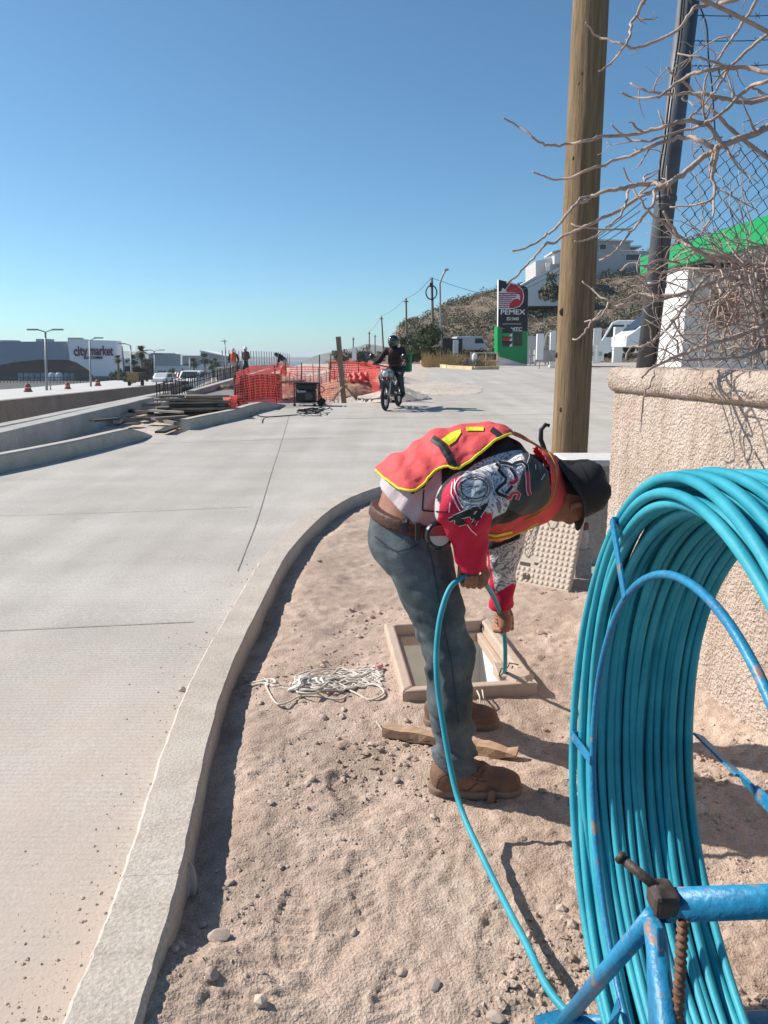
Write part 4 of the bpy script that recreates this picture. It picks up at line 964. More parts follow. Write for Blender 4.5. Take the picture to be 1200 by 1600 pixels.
for f_, wd, nm in ((Vector((.40, 1.47, .03)), .0155, 'stand_leg'), (Vector((.42, .60, .02)), .0165, 'stand_leg')):
    mb = MB(); mb.tube([top, top.lerp(f_, .5), f_], wd, 12); mb.build(nm, MBLUE, reel, smooth=True)
    mb = MB(); mb.box(f_+Vector((0, 0, -.012)), (.09, .09, .008), .3); mb.build('foot_plate', MBLUE, reel)
for f_ in (Vector((1.02, 1.47, .03)), Vector((1.02, .62, .02))):
    mb = MB(); mb.tube([Vector((1.0, AXY+.03, AXZ-.01)), f_], .02, 12); mb.build('stand_leg', MBLUE, reel, smooth=True)
mb = MB(); mb.bar(top+Vector((0, -.005, .0)), top+Vector((.005, -.12, -.42)), .055, .012, (1, 0, 0)); mb.build('gusset_plate', MBLUE, reel, bevel=.003)
mb = MB(); mb.tube([(.44, AXY-.05, AXZ+.01), (.425, AXY-.10, AXZ-.22)], .0075, 8)
for j in range(22):
    f = j/21; c_ = Vector((.44, AXY-.05, AXZ+.01)).lerp(Vector((.425, AXY-.10, AXZ-.22)), f); mb.lathe(c_, [(.0078, -.003), (.0098, 0), (.0078, .003)], 8, (-.015, -.05, -.23), cap=False)
mb.build('lock_pin', MRUST, reel, smooth=True)
mb = MB(); mb.tube([Vector((.42, .66, .13)), Vector((1.0, .70, .13))], .018, 10); mb.build('cross_tie', MBLUE, reel, smooth=True)
mb = MB(); mb.tube([Vector((.405, 1.40, .10)), Vector((1.02, 1.42, .10))], .016, 10); mb.build('cross_tie', MBLUE, reel, smooth=True)
# ================================================================ THE BENDING WORKER
person = thing('person', 'worker in orange-red vest and jeans bent over the open ground box holding the blue pipe', 'person', (.3, 2.7, 0))
YC = 2.70
gz = dz(.3, 2.46)
A_ = at
pelv, P1_, P2_, P3_, P4_ = A_(638, 806, YC), A_(648, 770, YC), A_(705, 738, YC), A_(765, 731, YC), A_(815, 752, YC)
SQ = (1, .68, 1)
def torso(g, s=1.): return [(pelv, P1_, .128+g, .118+g, SQ), (P1_, P2_, .116+g, .122+g, SQ), (P2_, P3_, .122+g, .122+g, SQ), (P3_, P4_, .122+g, .098+g, SQ)]
S1, E1, W1_ = A_(815, 760, 2.50), A_(727, 786, 2.35), A_(737, 880, 2.44)
S2, E2, W2_ = A_(805, 768, 2.88), A_(787, 852, 2.99), A_(784, 944, 3.02)
HN, HF = A_(737, 901, 2.455), A_(785, 967, 3.04)
def arms(g): return [(S1, E1, .082+g, .066+g), (E1, W1_, .064+g, .036+g), (S2, E2, .078+g, .060+g), (E2, W2_, .056+g, .035+g), (A_(808, 748, 2.55), A_(806, 752, 2.86), .085+g, .085+g)]
# -- head and skin
crn = [(A_(878, 760, YC), A_(910, 756, YC), .078, .080, (1, 1.08, 1)), (A_(872, 778, YC), A_(896, 784, YC), .060, .058), (A_(858, 792, YC), A_(866, 797, YC), .034, .036), (A_(826, 756, YC), A_(872, 768, YC), .060, .058)]
face = [(A_(893, 808, YC), A_(890, 813, YC), .014, .016), (A_(906, 806, YC-.03), A_(908, 806, YC-.028), .012, .012), (A_(872, 806, YC-.012), A_(872, 806, YC+.012), .012, .012)]
ear = []
for sg in (-1, 1):
    ec = A_(891, 786, YC-.01); ec.y = YC+sg*.084
    ear += [(ec+Vector((-.012, sg*.004, .006)), ec+Vector((.014, sg*.016, .014)), .009, .013, (1, 1, 1), .012), (ec+Vector((-.012, sg*.004, .004)), ec+Vector((-.016, sg*.010, -.012)), .008, .008, (1, 1, 1), .012)]
V, F = sdf_mesh(torso(-.012)+arms(-.022)+crn+face+ear+[(A_(620, 840, 2.66), A_(620, 840, 2.74), .10, .10), (A_(645, 850, 2.6), A_(690, 960, 2.54), .10, .08), (A_(640, 850, 2.8), A_(686, 960, 2.85), .10, .08)], .0065, .03)
Vb, Fb = [V], [F]; nb = len(V)
def hand_caps(c, t, wr, flip=1):
    t = Vector(t).normalized(); w_ = (Vector(wr)-c); w_ = (w_-t*w_.dot(t)*.75).normalized(); n_ = t.cross(w_).normalized()*flip
    w2 = (w_-t*w_.dot(t)).normalized(); caps = []
    caps += [(c+w2*.045+n_*.012+t*.014, c+w2*.02+n_*.022+t*.020, .021, .019), (c+w2*.045+n_*.012-t*.016, c+w2*.02+n_*.022-t*.022, .021, .018), (Vector(wr), c+w2*.048+n_*.008, .027, .026)]
    for k_, (o_, s_) in enumerate(((.033, .95), (.0115, 1.05), (-.0105, 1.0), (-.031, .85))):
        ang = [(58, .042), (118, .036*s_+.004), (190, .030*s_+.002), (262, .0245), (300, .0225)]; pts = [c+t*(o_*(1-.06*i))+w2*math.cos(R(a))*r_+n_*math.sin(R(a))*r_ for i, (a, r_) in enumerate(ang)]
        rad = [.0105, .0098, .0092, .0086, .0078]
        caps += [(pts[i], pts[i+1], rad[i]*s_, rad[i+1]*s_, (1, 1, 1), .004) for i in range(4)]
    th = [c+w2*.045-n_*.004+t*.028, c+w2*.022-n_*.030+t*.038, c-w2*.006-n_*.034+t*.034, c-w2*.028-n_*.020+t*.026]
    caps += [(th[0], th[1], .015, .0125, (1, 1, 1), .006), (th[1], th[2], .0118, .0108, (1, 1, 1), .004), (th[2], th[3], .0105, .0088, (1, 1, 1), .004)]
    return caps
for hc_, td, wr, fl in ((HN, (.95, .25, -.02), W1_, -1), (HF, (.10, .18, -1), W2_, -1)):
    v_, f_ = sdf_mesh(hand_caps(hc_, td, wr, fl), .0026, .010, .02); Vb.append(v_); Fb.append(f_+nb); nb += len(v_)
MSKIN = M('sun_browned_skin', (.31, .145, .092), .55, .16, 22, .0012, 260, spec=.4)
body = mesh_np('body', np.concatenate(Vb), np.concatenate(Fb), MSKIN, person)
# -- hair under the hat
V, F = sdf_mesh([(a, b, ra+.008, rb+.008, *q) for a, b, ra, rb, *q in crn[:1]]+[(A_(862, 752, YC), A_(880, 742, YC), .045, .05)], .006, .02, cut=lambda X, Y, Z: np.maximum(A_(880, 766, YC).z-.25*(X-.64)-Z, -9))
mesh_np('hair', V, F, M('black_hair', (.012, .010, .009), .5, .3, 90, .004, 200), person)
# -- dark bucket hat
MHAT = M('charcoal_hat_cloth', (.022, .023, .026), .9, .2, 30, .0015, 220)
hb = A_(897, 766, YC); hx = Vector((.955, 0, .295)).normalized()
hat = MB(); prof = [(.004, .112), (.05, .110), (.080, .100), (.096, .078), (.102, .05), (.106, .015), (.110, .002), (.128, -.010), (.143, -.018), (.147, -.022), (.144, -.025), (.126, -.016), (.106, -.006), (.100, .01)]
x_, y_, d_ = frame_of(hx); rows = []
for r_, h_ in prof:
    row = []
    for j in range(41):
        a = 2*math.pi*j/40; dr = Vector((math.cos(a), math.sin(a)))
        v3 = (x_*dr.x+y_*dr.y); back = max(0, v3.z); wob = .010*math.sin(3*a+1)*(1 if r_ > .11 else .15)+(-.018*back*back if r_ > .12 else 0)
        sq = 1+.05*abs(v3.y)-.05*(abs(v3.z))
        row.append(hb+v3*r_*sq+d_*(h_+wob+.006*math.sin(5*a)*(r_ < .1)))
    rows.append(row)
hat.grid(rows); ho = hat.build('bucket_hat', MHAT, person, smooth=True)
hbn = MB(); hbn.grid([[hb+(x_*math.cos(a)+y_*math.sin(a))*(1+.05*abs((x_*math.cos(a)+y_*math.sin(a)).y)-.05*abs((x_*math.cos(a)+y_*math.sin(a)).z))*r_+d_*h_ for a in np.linspace(0, 2*math.pi, 41)] for r_, h_ in ((.1075, .012), (.1055, .036))]); hbn.build('hat_band', M('hat_ribbon', (.016, .016, .018), .7, .1), ho, smooth=True)

# -- jeans
def attr_mat(name, rough, fn):
    m = bpy.data.materials.new(name); m.use_nodes = True; N, L = m.node_tree.nodes, m.node_tree.links; b = N['Principled BSDF']
    b.inputs['Roughness'].default_value = rough; b.inputs['Specular IOR Level'].default_value = .25
    at_ = N.new('ShaderNodeAttribute'); at_.attribute_name = 'Col'; tc = N.new('ShaderNodeTexCoord')
    def noise(s_, d=4, r=.6):
        n_ = N.new('ShaderNodeTexNoise'); n_.inputs['Scale'].default_value = s_; n_.inputs['Detail'].default_value = d; n_.inputs['Roughness'].default_value = r; L.new(tc.outputs['Object'], n_.inputs[0]); return n_
    def ramp(f, lo, hi, a, b_):
        r_ = N.new('ShaderNodeValToRGB'); e = r_.color_ramp.elements; e[0].position = lo; e[1].position = hi; e[0].color = (*a, 1); e[1].color = (*b_, 1); L.new(f, r_.inputs[0]); return r_.outputs[0]
    def mix(f, a, b_, mode='MIX'):
        x = N.new('ShaderNodeMix'); x.data_type = 'RGBA'; x.blend_type = mode
        if isinstance(f, float): x.inputs[0].default_value = f
        else: L.new(f, x.inputs[0])
        L.new(a, x.inputs[6]); L.new(b_, x.inputs[7]); return x.outputs[2]
    col, bump, dist = fn(N, L, at_, tc, noise, ramp, mix)
    L.new(col, b.inputs['Base Color']); bp = N.new('ShaderNodeBump'); bp.inputs['Distance'].default_value = dist; L.new(bump, bp.inputs['Height']); L.new(bp.outputs[0], b.inputs['Normal'])
    return m
def denim(N, L, at_, tc, noise, ramp, mix):
    c = ramp(noise(7, 6, .65).outputs[0], .30, .72, (.045, .058, .066), (.13, .155, .168))
    c = mix(1., c, ramp(noise(300, 2).outputs[0], .3, .7, (.8,)*3, (1.15,)*3), 'MULTIPLY')
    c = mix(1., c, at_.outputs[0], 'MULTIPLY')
    ad = N.new('ShaderNodeMath'); ad.operation = 'MULTIPLY_ADD'; ad.inputs[1].default_value = .22; L.new(noise(130, 3).outputs[0], ad.inputs[0])
    mp = N.new('ShaderNodeMapping'); mp.inputs['Scale'].default_value = (1, 1, 2.2); mp.inputs['Rotation'].default_value = (0, .5, 0); L.new(tc.outputs['Object'], mp.inputs[0])
    fn_ = N.new('ShaderNodeTexNoise'); fn_.noise_type = 'RIDGED_MULTIFRACTAL'; fn_.inputs['Scale'].default_value = 9; fn_.inputs['Detail'].default_value = 3; L.new(mp.outputs[0], fn_.inputs[0]); L.new(fn_.outputs[0], ad.inputs[2])
    return c, ad.outputs[0], .006
MDEN = attr_mat('washed_denim', .9, denim)
hipR, kneeR, ankR = A_(652, 862, 2.60), A_(701, 1020, 2.50), A_(711, 1196, 2.465)
hipL, kneeL, ankL = A_(644, 858, 2.80), A_(694, 1008, 2.87), A_(712, 1118, 2.95)
def jfold(x, y, z):
    leg = np.clip((1.0-z)/.4, .2, 1); hem = np.exp(-((z-.16)/.13)**2); kn_ = np.exp(-((z-.50)/.12)**2)
    q = fbm(x*5, y*5, z*9, o=3, seed=101)
    f = q*.032*leg
    rd = np.abs(fbm(x*8+3*q, y*8, z*17+x*9, o=2, seed=103))
    f += (.010-.075*np.minimum(rd, .13))*(hem*1.+kn_*1.+.4)*1.1
    f += .004*np.sin(z*70+x*45+y*20+14*q)*(hem*1.2+kn_*.4)
    return f
cA, cB = A_(574, 800, YC), A_(692, 829, YC)
jn = Vector((-(cB.z-cA.z), 0, cB.x-cA.x)).normalized()
hemz = ankR.z-.02
caps = [(pelv, A_(640, 838, YC), .134, .140, SQ), (A_(624, 838, 2.64), A_(624, 838, 2.76), .112, .112), (hipR, kneeR, .122, .084), (kneeR, ankR, .084, .073), (ankR, ankR-Vector((0, 0, .06)), .073, .076), (hipL, kneeL, .120, .084), (kneeL, ankL, .084, .074), (ankL, ankL-Vector((0, 0, .04)), .074, .076)]
def jcut(X, Y, Z):
    c = jn.x*(X-cA.x)+jn.z*(Z-cA.z)+0*Y
    hem = np.where(Y < 2.70, (gz+.095)-Z-.02*np.sin(X*30), (dz(.3, 2.95)+.11)-Z)
    return np.maximum(c, hem)
V, F = sdf_mesh(caps, .0065, .035, fold=jfold, cut=jcut)
u, v = project(V)
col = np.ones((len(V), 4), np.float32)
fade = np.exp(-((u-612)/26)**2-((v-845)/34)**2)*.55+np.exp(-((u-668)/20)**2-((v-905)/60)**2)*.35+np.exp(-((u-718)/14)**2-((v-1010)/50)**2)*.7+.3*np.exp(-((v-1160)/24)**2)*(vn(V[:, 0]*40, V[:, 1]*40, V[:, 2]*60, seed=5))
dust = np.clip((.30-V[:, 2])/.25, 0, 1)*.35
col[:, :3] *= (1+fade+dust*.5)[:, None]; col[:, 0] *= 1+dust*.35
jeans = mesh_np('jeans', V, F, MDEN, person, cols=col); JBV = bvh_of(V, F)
MSEAM = M('dark_seam_thread', (.04, .055, .068), .9, .1)
for path, w_ in ((((600, 852), (622, 862), (640, 858), (655, 850)), 2.2), (((586, 838), (604, 852)), 2.), (((660, 830), (676, 880), (690, 960), (706, 1040), (716, 1130)), 1.6)):
    mb = MB(); ribbon(mb, path, w_, JBV, 26, .0025)
    if mb.f: mb.build('seam', MSEAM, jeans, fix=False)
# -- belt
V, F = sdf_mesh([(pelv, A_(640, 838, YC), .143, .147, SQ)], .006, .02, cut=lambda X, Y, Z: np.maximum(jn.x*(X-cA.x)+jn.z*(Z-cA.z)-.038+0*Y, -(jn.x*(X-cA.x)+jn.z*(Z-cA.z)+.004)))
belt = mesh_np('belt', V, F, M('tooled_brown_leather', (.085, .032, .022), .55, .35, 60, .003, 90), person)
BBV = bvh_of(V, F)
for u0 in (632, 676):
    mb = MB(); patch(mb, [(u0-3, 788), (u0-3, 832)], [(u0+4, 788), (u0+4, 832)], BBV, 10, 3, .004)
    if mb.f: mb.build('belt_loop', MATS['dark_seam_thread'], belt, fix=False)
# -- boots
MBOOT = M('dusty_brown_leather', (.19, .105, .068), .8, .28, 16, .0018, 120)
MSOLE = M('dusty_rubber_sole', (.22, .15, .11), .9, .2, 18, .002, 80)
def boot(hx_, tx, y0, zz, top, tilt):
    L_ = tx-hx_; f = lambda a, b, c_: Vector((hx_+a*L_, y0+b+tilt*a, zz+c_))
    caps = [(f(.17, 0, .055), f(.17, 0, .065), .050, .052), (f(.2, 0, .055), f(.55, 0, .05), .05, .048), (f(.5, 0, .048), f(.80, 0, .037), .045, .039, (1, .85, 1)), (f(.80, 0, .036), f(.885, 0, .034), .040, .034, (1, .8, 1)), (f(.2, 0, .07), top, .05, .056), (f(.32, 0, .10), f(.5, 0, .075), .038, .034)]
    V, F = sdf_mesh(caps, .0052, .03, fold=lambda x, y, z: fbm(x*25, y*25, z*25, o=2, seed=7)*.007+.003*np.sin(x*120+z*160)*np.exp(-((x-.33)/.03)**2), cut=lambda X, Y, Z: (zz+.022)-Z+0*X+0*Y)
    bt = mesh_np('boot', V, F, MBOOT, person)
    caps = [(f(.15, 0, .02), f(.5, 0, .02), .056, .050, (1, 1, 1)), (f(.5, 0, .02), f(.84, 0, .02), .050, .055, (1, .92, 1))]
    V2, F2 = sdf_mesh(caps, .005, .03, cut=lambda X, Y, Z: np.maximum(Z-(zz+.030)+0*X+0*Y, (zz-.004)-Z))
    mesh_np('sole', V2, F2, MSOLE, bt)
    bv = bvh_of(V, F)
    return bt, bv
bR, bv = boot(.162, .482, 2.462, gz-.004, ankR-Vector((.012, 0, .02)), -.01)
MLACE = M('brown_lace', (.09, .05, .035), .8, .2)
for path, w_, mt in ((((742, 1194), (735, 1204), (748, 1206)), 2.5, MLACE), (((750, 1198), (738, 1212), (754, 1214)), 2.5, MLACE), (((757, 1203), (744, 1220), (760, 1221)), 2.5, MLACE), (((683, 1232), (686, 1218), (698, 1210), (712, 1216)), 1.6, M('dark_stitch', (.05, .025, .018), .9)), (((706, 1240), (730, 1236), (745, 1224)), 1.4, MATS['dark_stitch']), (((677, 1192), (690, 1196), (703, 1196)), 2.2, M('orange_cord', (.30, .10, .04), .8))):
    mb = MB(); ribbon(mb, path, w_, bv, 14, .003)
    if mb.f: mb.build('lace' if mt is MLACE else 'stitching', mt, bR, fix=False)
boot(.172, .470, 2.955, dz(.35, 2.95)-.004, ankL-Vector((.03, 0, .03)), -.02)

# -- jersey
def sfold(x, y, z): return fbm(x*10, y*10, z*10, o=3, seed=111)*.012+.0035*np.sin(x*70-z*55+7*fbm(x*7, y*7, z*7, o=2, seed=112))
sA, sB = A_(596, 760, YC), A_(664, 818, YC); sn = Vector(((sB.z-sA.z), 0, -(sB.x-sA.x))).normalized()
def scut(X, Y, Z):
    c = sn.x*(X-sA.x)+sn.z*(Z-sA.z)+0*Y; c = np.where(X > .25, -1, c)
    d1 = Vector((HN-W1_)).normalized(); c1 = d1.x*(X-W1_.x)+d1.y*(Y-W1_.y)+d1.z*(Z-W1_.z)-.012; near1 = (X-W1_.x)**2+(Y-W1_.y)**2+(Z-W1_.z)**2 < .12**2
    d2 = Vector((HF-W2_)).normalized(); c2 = d2.x*(X-W2_.x)+d2.y*(Y-W2_.y)+d2.z*(Z-W2_.z)-.006; near2 = (X-W2_.x)**2+(Y-W2_.y)**2+(Z-W2_.z)**2 < .12**2
    return np.maximum(np.maximum(c, np.where(near1, c1, -1)), np.where(near2, c2, -1))
V, F = sdf_mesh(torso(.004)+[(S1, E1, .096, .094), (E1, W1_, .086, .045), (W1_, W1_+(HN-W1_)*.6, .045, .043), (S2, E2, .090, .074), (E2, W2_, .066, .043), (W2_, W2_+(HF-W2_)*.6, .042, .040), (A_(808, 748, 2.55), A_(806, 752, 2.86), .088, .088)], .0055, .03, fold=sfold, cut=scut)
u, v = project(V); near = V[:, 1] < YC
BLK, CRIM, WHT, GRN, MESH = (.018, .018, .02), (.50, .012, .055), (.62, .62, .64), (.060, .064, .060), (.50, .43, .45)
col = np.tile(np.array([*BLK, 0], np.float32), (len(V), 1))
def zone(poly, c, a, m): 
    k = in_poly(u, v, poly) & m; col[k, :3] = c; col[k, 3] = a
zone([(600, 740), (645, 772), (662, 762), (680, 740), (690, 733), (690, 760), (681, 778), (690, 792), (705, 800), (705, 870), (650, 835), (585, 775), (585, 745)], MESH, 0, near)
armn = near & (V[:, 1] < 2.56)
zone([(720, 745), (735, 730), (755, 718), (785, 708), (815, 700), (820, 730), (812, 760), (800, 782), (790, 800), (765, 812), (727, 815), (705, 785), (708, 765)], WHT, 1, armn)
zone([(816, 690), (850, 690), (885, 720), (880, 770), (855, 800), (815, 805), (792, 795), (808, 762), (819, 730)], GRN, 0, near)
zone([(680, 830), (692, 765), (706, 748), (724, 742), (717, 765), (719, 785), (727, 800), (745, 797), (770, 803), (765, 840), (775, 920), (690, 920)], CRIM, 0, near & (V[:, 1] < 2.62))
far = V[:, 1] > 2.86
zone([(740, 830), (830, 830), (830, 990), (740, 990)], WHT, 1, far)
zone([(745, 925), (770, 930), (800, 912), (825, 912), (825, 990), (745, 990)], CRIM, 0, far)
zone([(740, 840), (762, 840), (766, 880), (773, 915), (778, 990), (740, 990)], CRIM, 0, far)
zone([(755, 830), (815, 830), (812, 842), (770, 858), (762, 858)], BLK, 0, far)
def jersey(N, L, at_, tc, noise, ramp, mix):
    mp = N.new('ShaderNodeMapping'); mp.inputs['Scale'].default_value = (1, .6, 1); L.new(tc.outputs['Object'], mp.inputs[0])
    nz = N.new('ShaderNodeTexNoise'); nz.inputs['Scale'].default_value = 11; nz.inputs['Detail'].default_value = 3; nz.inputs['Distortion'].default_value = 1.4; L.new(mp.outputs[0], nz.inputs[0])
    wv = N.new('ShaderNodeMath'); wv.operation = 'MULTIPLY'; wv.inputs[1].default_value = 62; L.new(nz.outputs[0], wv.inputs[0])
    sn_ = N.new('ShaderNodeMath'); sn_.operation = 'SINE'; L.new(wv.outputs[0], sn_.inputs[0])
    sw = ramp(sn_.outputs[0], .1, .75, (1, 1, 1), (.30, .30, .33))
    m2 = mix(at_.outputs['Alpha'], at_.outputs[0], mix(1., at_.outputs[0], sw, 'MULTIPLY'))
    return m2, noise(20, 4, .55).outputs[0], .006
MJER = attr_mat('printed_jersey', .7, jersey)
jerseyo = mesh_np('jersey', V, F, MJER, person, cols=col); SBV = bvh_of(V, F)
# print on the sleeve: emblem lines, letters, rings
CR = lambda x, y: (680+x/5.4545, 690+y/5.4545)
pc = {'k': M('print_black', (.012, .012, .014), .6, .1), 'r': M('print_red', (.52, .012, .05), .6, .1), 'w': M('print_white', (.70, .70, .72), .6, .1), 'g': M('print_grey', (.20, .20, .22), .6, .1)}
def pr(path, w_, c_, off, nm='emblem_line'):
    mb = MB(); ribbon(mb, [CR(*p) for p in path], w_, SBV, max(14, len(path)*6), off, 3)
    if mb.f: mb.build(nm, pc[c_], jerseyo, fix=False)
rng = [(250+110*math.cos(a)*1.25+80, 400+110*math.sin(a)) for a in np.linspace(0, 6.28, 30)]
pr(rng, 1.8, 'g', .0030, 'ring_print'); pr([(330+(x-330)*.8, 400+(y-400)*.8) for x, y in rng], 1.4, 'k', .0032, 'ring_print'); pr([(330+(x-330)*1.17, 400+(y-400)*1.17) for x, y in rng], 1.3, 'w', .0034, 'ring_print')
FX_ = [([(515, 200), (550, 225), (535, 250), (570, 290), (600, 320), (590, 355), (540, 395), (512, 425), (530, 450), (580, 465), (620, 478)], 5.2, 'k'), ([(540, 190), (600, 192), (655, 212), (690, 190), (740, 180), (772, 212), (776, 262)], 4.2, 'k'), ([(776, 262), (782, 330), (784, 380), (788, 425), (802, 455)], 5., 'r'), ([(635, 235), (665, 275), (682, 310)], 4.6, 'k'), ([(682, 305), (686, 335), (660, 356), (625, 360)], 5., 'r'), ([(600, 485), (630, 475), (645, 440), (690, 432), (708, 446), (690, 495)], 4.4, 'r'), ([(650, 380), (620, 415), (590, 445)], 4.2, 'k')]
for p, w_, c_ in FX_: pr(p, w_+2.2, 'w', .0040); pr(p, w_, c_, .0056)
LT = [([(122, 662), (200, 628), (300, 585)], 5.), ([(160, 648), (290, 608)], 8.), ([(205, 640), (200, 700)], 9.), ([(195, 690), (250, 672)], 8.), ([(310, 578), (350, 566), (372, 590), (345, 628), (308, 636), (300, 605), (312, 580)], 7.), ([(425, 535), (385, 600), (350, 650), (325, 700)], 6.5), ([(345, 625), (375, 660)], 6.5), ([(380, 560), (440, 535)], 5.)]
for p, w_ in LT: pr(p, w_+2.4, 'w', .0040, 'letter_outline')
for p, w_ in LT: pr(p, w_, 'k', .0056, 'letter')
for p in ([(270, 655), (300, 690), (290, 700)], [(330, 660), (350, 690)]): pr(p, 4, 'r', .0066, 'letter_fill')
for p in ([(150, 350), (140, 440), (170, 520), (215, 590)], [(170, 330), (165, 400), (195, 500), (240, 565)], [(130, 520), (120, 600)], [(270, 700), (310, 750), (350, 790)], [(150, 460), (190, 560)]): pr(p, 1.3, 'w', .0036, 'sleeve_stripe')
for p in ([(850, 200), (852, 240)], [(915, 165), (918, 215)], [(930, 280), (900, 330)], [(790, 60), (800, 130), (780, 190)]): pr(p, 1.1, 'w', .0036, 'sleeve_stripe')
mb = MB(); ribbon(mb, [(662, 765), (661, 785), (660, 798)], 2.2, SBV, 10, .003); mb.build('side_seam', pc['k'], jerseyo, fix=False)
mb = MB(); ribbon(mb, [(660, 797), (680, 799), (700, 800)], 2.2, SBV, 10, .003); mb.build('side_seam', pc['k'], jerseyo, fix=False)

# -- vest
OPEN = [(560, 728), (588, 739), (605, 754), (625, 766), (645, 770), (662, 760), (680, 738), (697, 731), (717, 736), (740, 720), (775, 690), (800, 679), (838, 696), (858, 728), (861, 755), (852, 780), (836, 800), (800, 806), (752, 800), (744, 850), (728, 960), (540, 960), (540, 728)]
def vfold(x, y, z): return fbm(x*7, y*9, z*7, o=3, seed=121)*.020-.03*np.minimum(np.abs(fbm(x*13-z*9, y*6, z*13, o=2, seed=124)), .12)-.016*np.minimum(np.abs(fbm(x*26-z*14, y*10, z*24, o=2, seed=126)), .14)+.0035*np.sin(x*60+z*40+8*fbm(x*5, y*5, z*5, o=2, seed=122))*np.clip((.75-x)*2, 0, 1)
V, F = sdf_mesh(torso(.024)+[(A_(612, 758, YC), P1_, .075, .13, SQ), (A_(772, 792, YC), A_(828, 782, YC), .118, .088, (1, .8, 1)), (A_(808, 748, 2.56), A_(806, 752, 2.84), .098, .098), (A_(838, 750, YC), A_(846, 762, YC), .095, .085, (1, .8, 1))], .006, .04, fold=vfold)
Vm = V.copy(); Vm[:, 1] = YC-np.abs(V[:, 1]-YC); u, v = project(Vm); op = in_poly(u, v, OPEN) | (u < 586)
uo, vo = project(V)
Fk = F[~op[F].any(1)]; used = np.unique(Fk); mp_ = np.full(len(V), -1); mp_[used] = np.arange(len(used)); V, F = V[used], mp_[Fk]
MVEST = M('orange_red_mesh_vest', (.92, .14, .14), .75, .10, 9, .006, 24, transl=.3)
vest = mesh_np('vest', V, F, MVEST, person); sd_ = vest.modifiers.new('thickness', 'SOLIDIFY'); sd_.thickness = .003; sd_.offset = 0
VBV = bvh_of(V, F)
MLIME = M('lime_piping', (.72, .72, .03), .6, .1); MBLKT = M('black_tape', (.016, .016, .018), .6, .1)
def on_vest(path, wpx, nm, mt, off=.005, n=40): 
    mb = MB(); ribbon(mb, path, wpx, VBV, n, off, 3)
    if mb.f: mb.build(nm, mt, vest, fix=False, smooth=True)
def piping(path, r_, nm, mt, bv_=None):
    P = [Vector((*p, 0)) for p in path]; S_ = smooth_path(P, 7); pts = []
    for p in S_:
        q = None
        for du, dv in ((0, 0), (0, -2), (2, -2), (0, -4), (3, -4), (4, 0), (0, 4), (5, -7)):
            q = cast(VBV, p.x+du, p.y+dv, .002)
            if q and (not pts or (q-pts[-1]).length < .1): break
            q = None
        if q: pts.append(q)
    pts = [pts[0]]+[(pts[i-1]+pts[i]*2+pts[i+1])/4 for i in range(1, len(pts)-1)]+[pts[-1]]
    mb = MB(); mb.tube(pts, r_, 6); mb.build(nm, mt, vest, smooth=True)
piping([(588, 735), (597, 745), (612, 759), (625, 765), (645, 769), (660, 760), (672, 745), (684, 734), (697, 730), (708, 733), (717, 735), (740, 719), (775, 689), (798, 678)], .0044, 'piping', MLIME)
piping([(802, 676), (840, 692), (862, 716), (868, 745), (862, 775), (846, 798), (820, 812)], .004, 'collar_piping', M('shaded_piping', (.36, .30, .04), .7, .1))  # same yellow piping, its colour darkened for the shade at the collar
piping([(748, 838), (775, 842), (805, 836), (840, 816)], .004, 'front_piping', MLIME)
on_vest([(676, 686), (690, 696), (700, 712), (706, 724), (714, 737)], 11, 'black_band', MBLKT)
on_vest([(768, 672), (776, 678), (782, 684)], 9, 'black_band', MBLKT)
mb = MB(); patch(mb, [(690, 688), (704, 678), (720, 672.5)], [(701, 698), (712, 690), (721, 678)], VBV, 14, 4, .005)
mb.f and mb.build('lime_patch', MLIME, vest, fix=False)
on_vest([(728, 672), (742, 672), (756, 672)], 6, 'lime_patch', MLIME)
on_vest([(755, 832), (775, 836), (800, 830)], 3.4, 'yellow_strip', MLIME)
# -- tape measure clipped to the belt
tm = thing('tape_measure', 'round black tape measure with red and white label on the worker\'s hip', 'tape measure', A_(685, 835, 2.44))
c0 = A_(685, 836, 2.40); ax_ = (Vector((0, 0, H))-c0).normalized()+Vector((.25, 0, -.1)); ax_.normalize()
tm.location = c0; tm['_wb'] = tuple(c0)
mb = MB(); mb.lathe(c0, [(.036, -.022), (.046, -.016), (.047, .008), (.042, .016), (.036, .018)], 26, ax_); mb.build('case', M('glossy_black_plastic', (.012, .012, .013), .22, .1, spec=.6), tm, smooth=False, bevel=.002)
x_, y_, d_ = frame_of(ax_); 
if y_.z < 0: y_ = -y_; x_ = -x_
for sg, nm, c_ in ((1, 'label_top', (.30, .05, .05)), (-1, 'label_bottom', (.50, .46, .44))):
    mb = MB(); pts = [c0+d_*.0195+(x_*math.cos(a)*sg+y_*math.sin(a)*sg)*.033 for a in np.linspace(.02, math.pi-.02, 14)]; mb.prism(pts, d_*.001); mb.build(nm, M(nm, c_, .5, .08), tm)
mb = MB(); mb.box(c0-d_*.012+Vector((-.062, 0, .01)), (.02, .02, .06)); mb.build('belt_clip', MATS['glossy_black_plastic'], tm, bevel=.003)

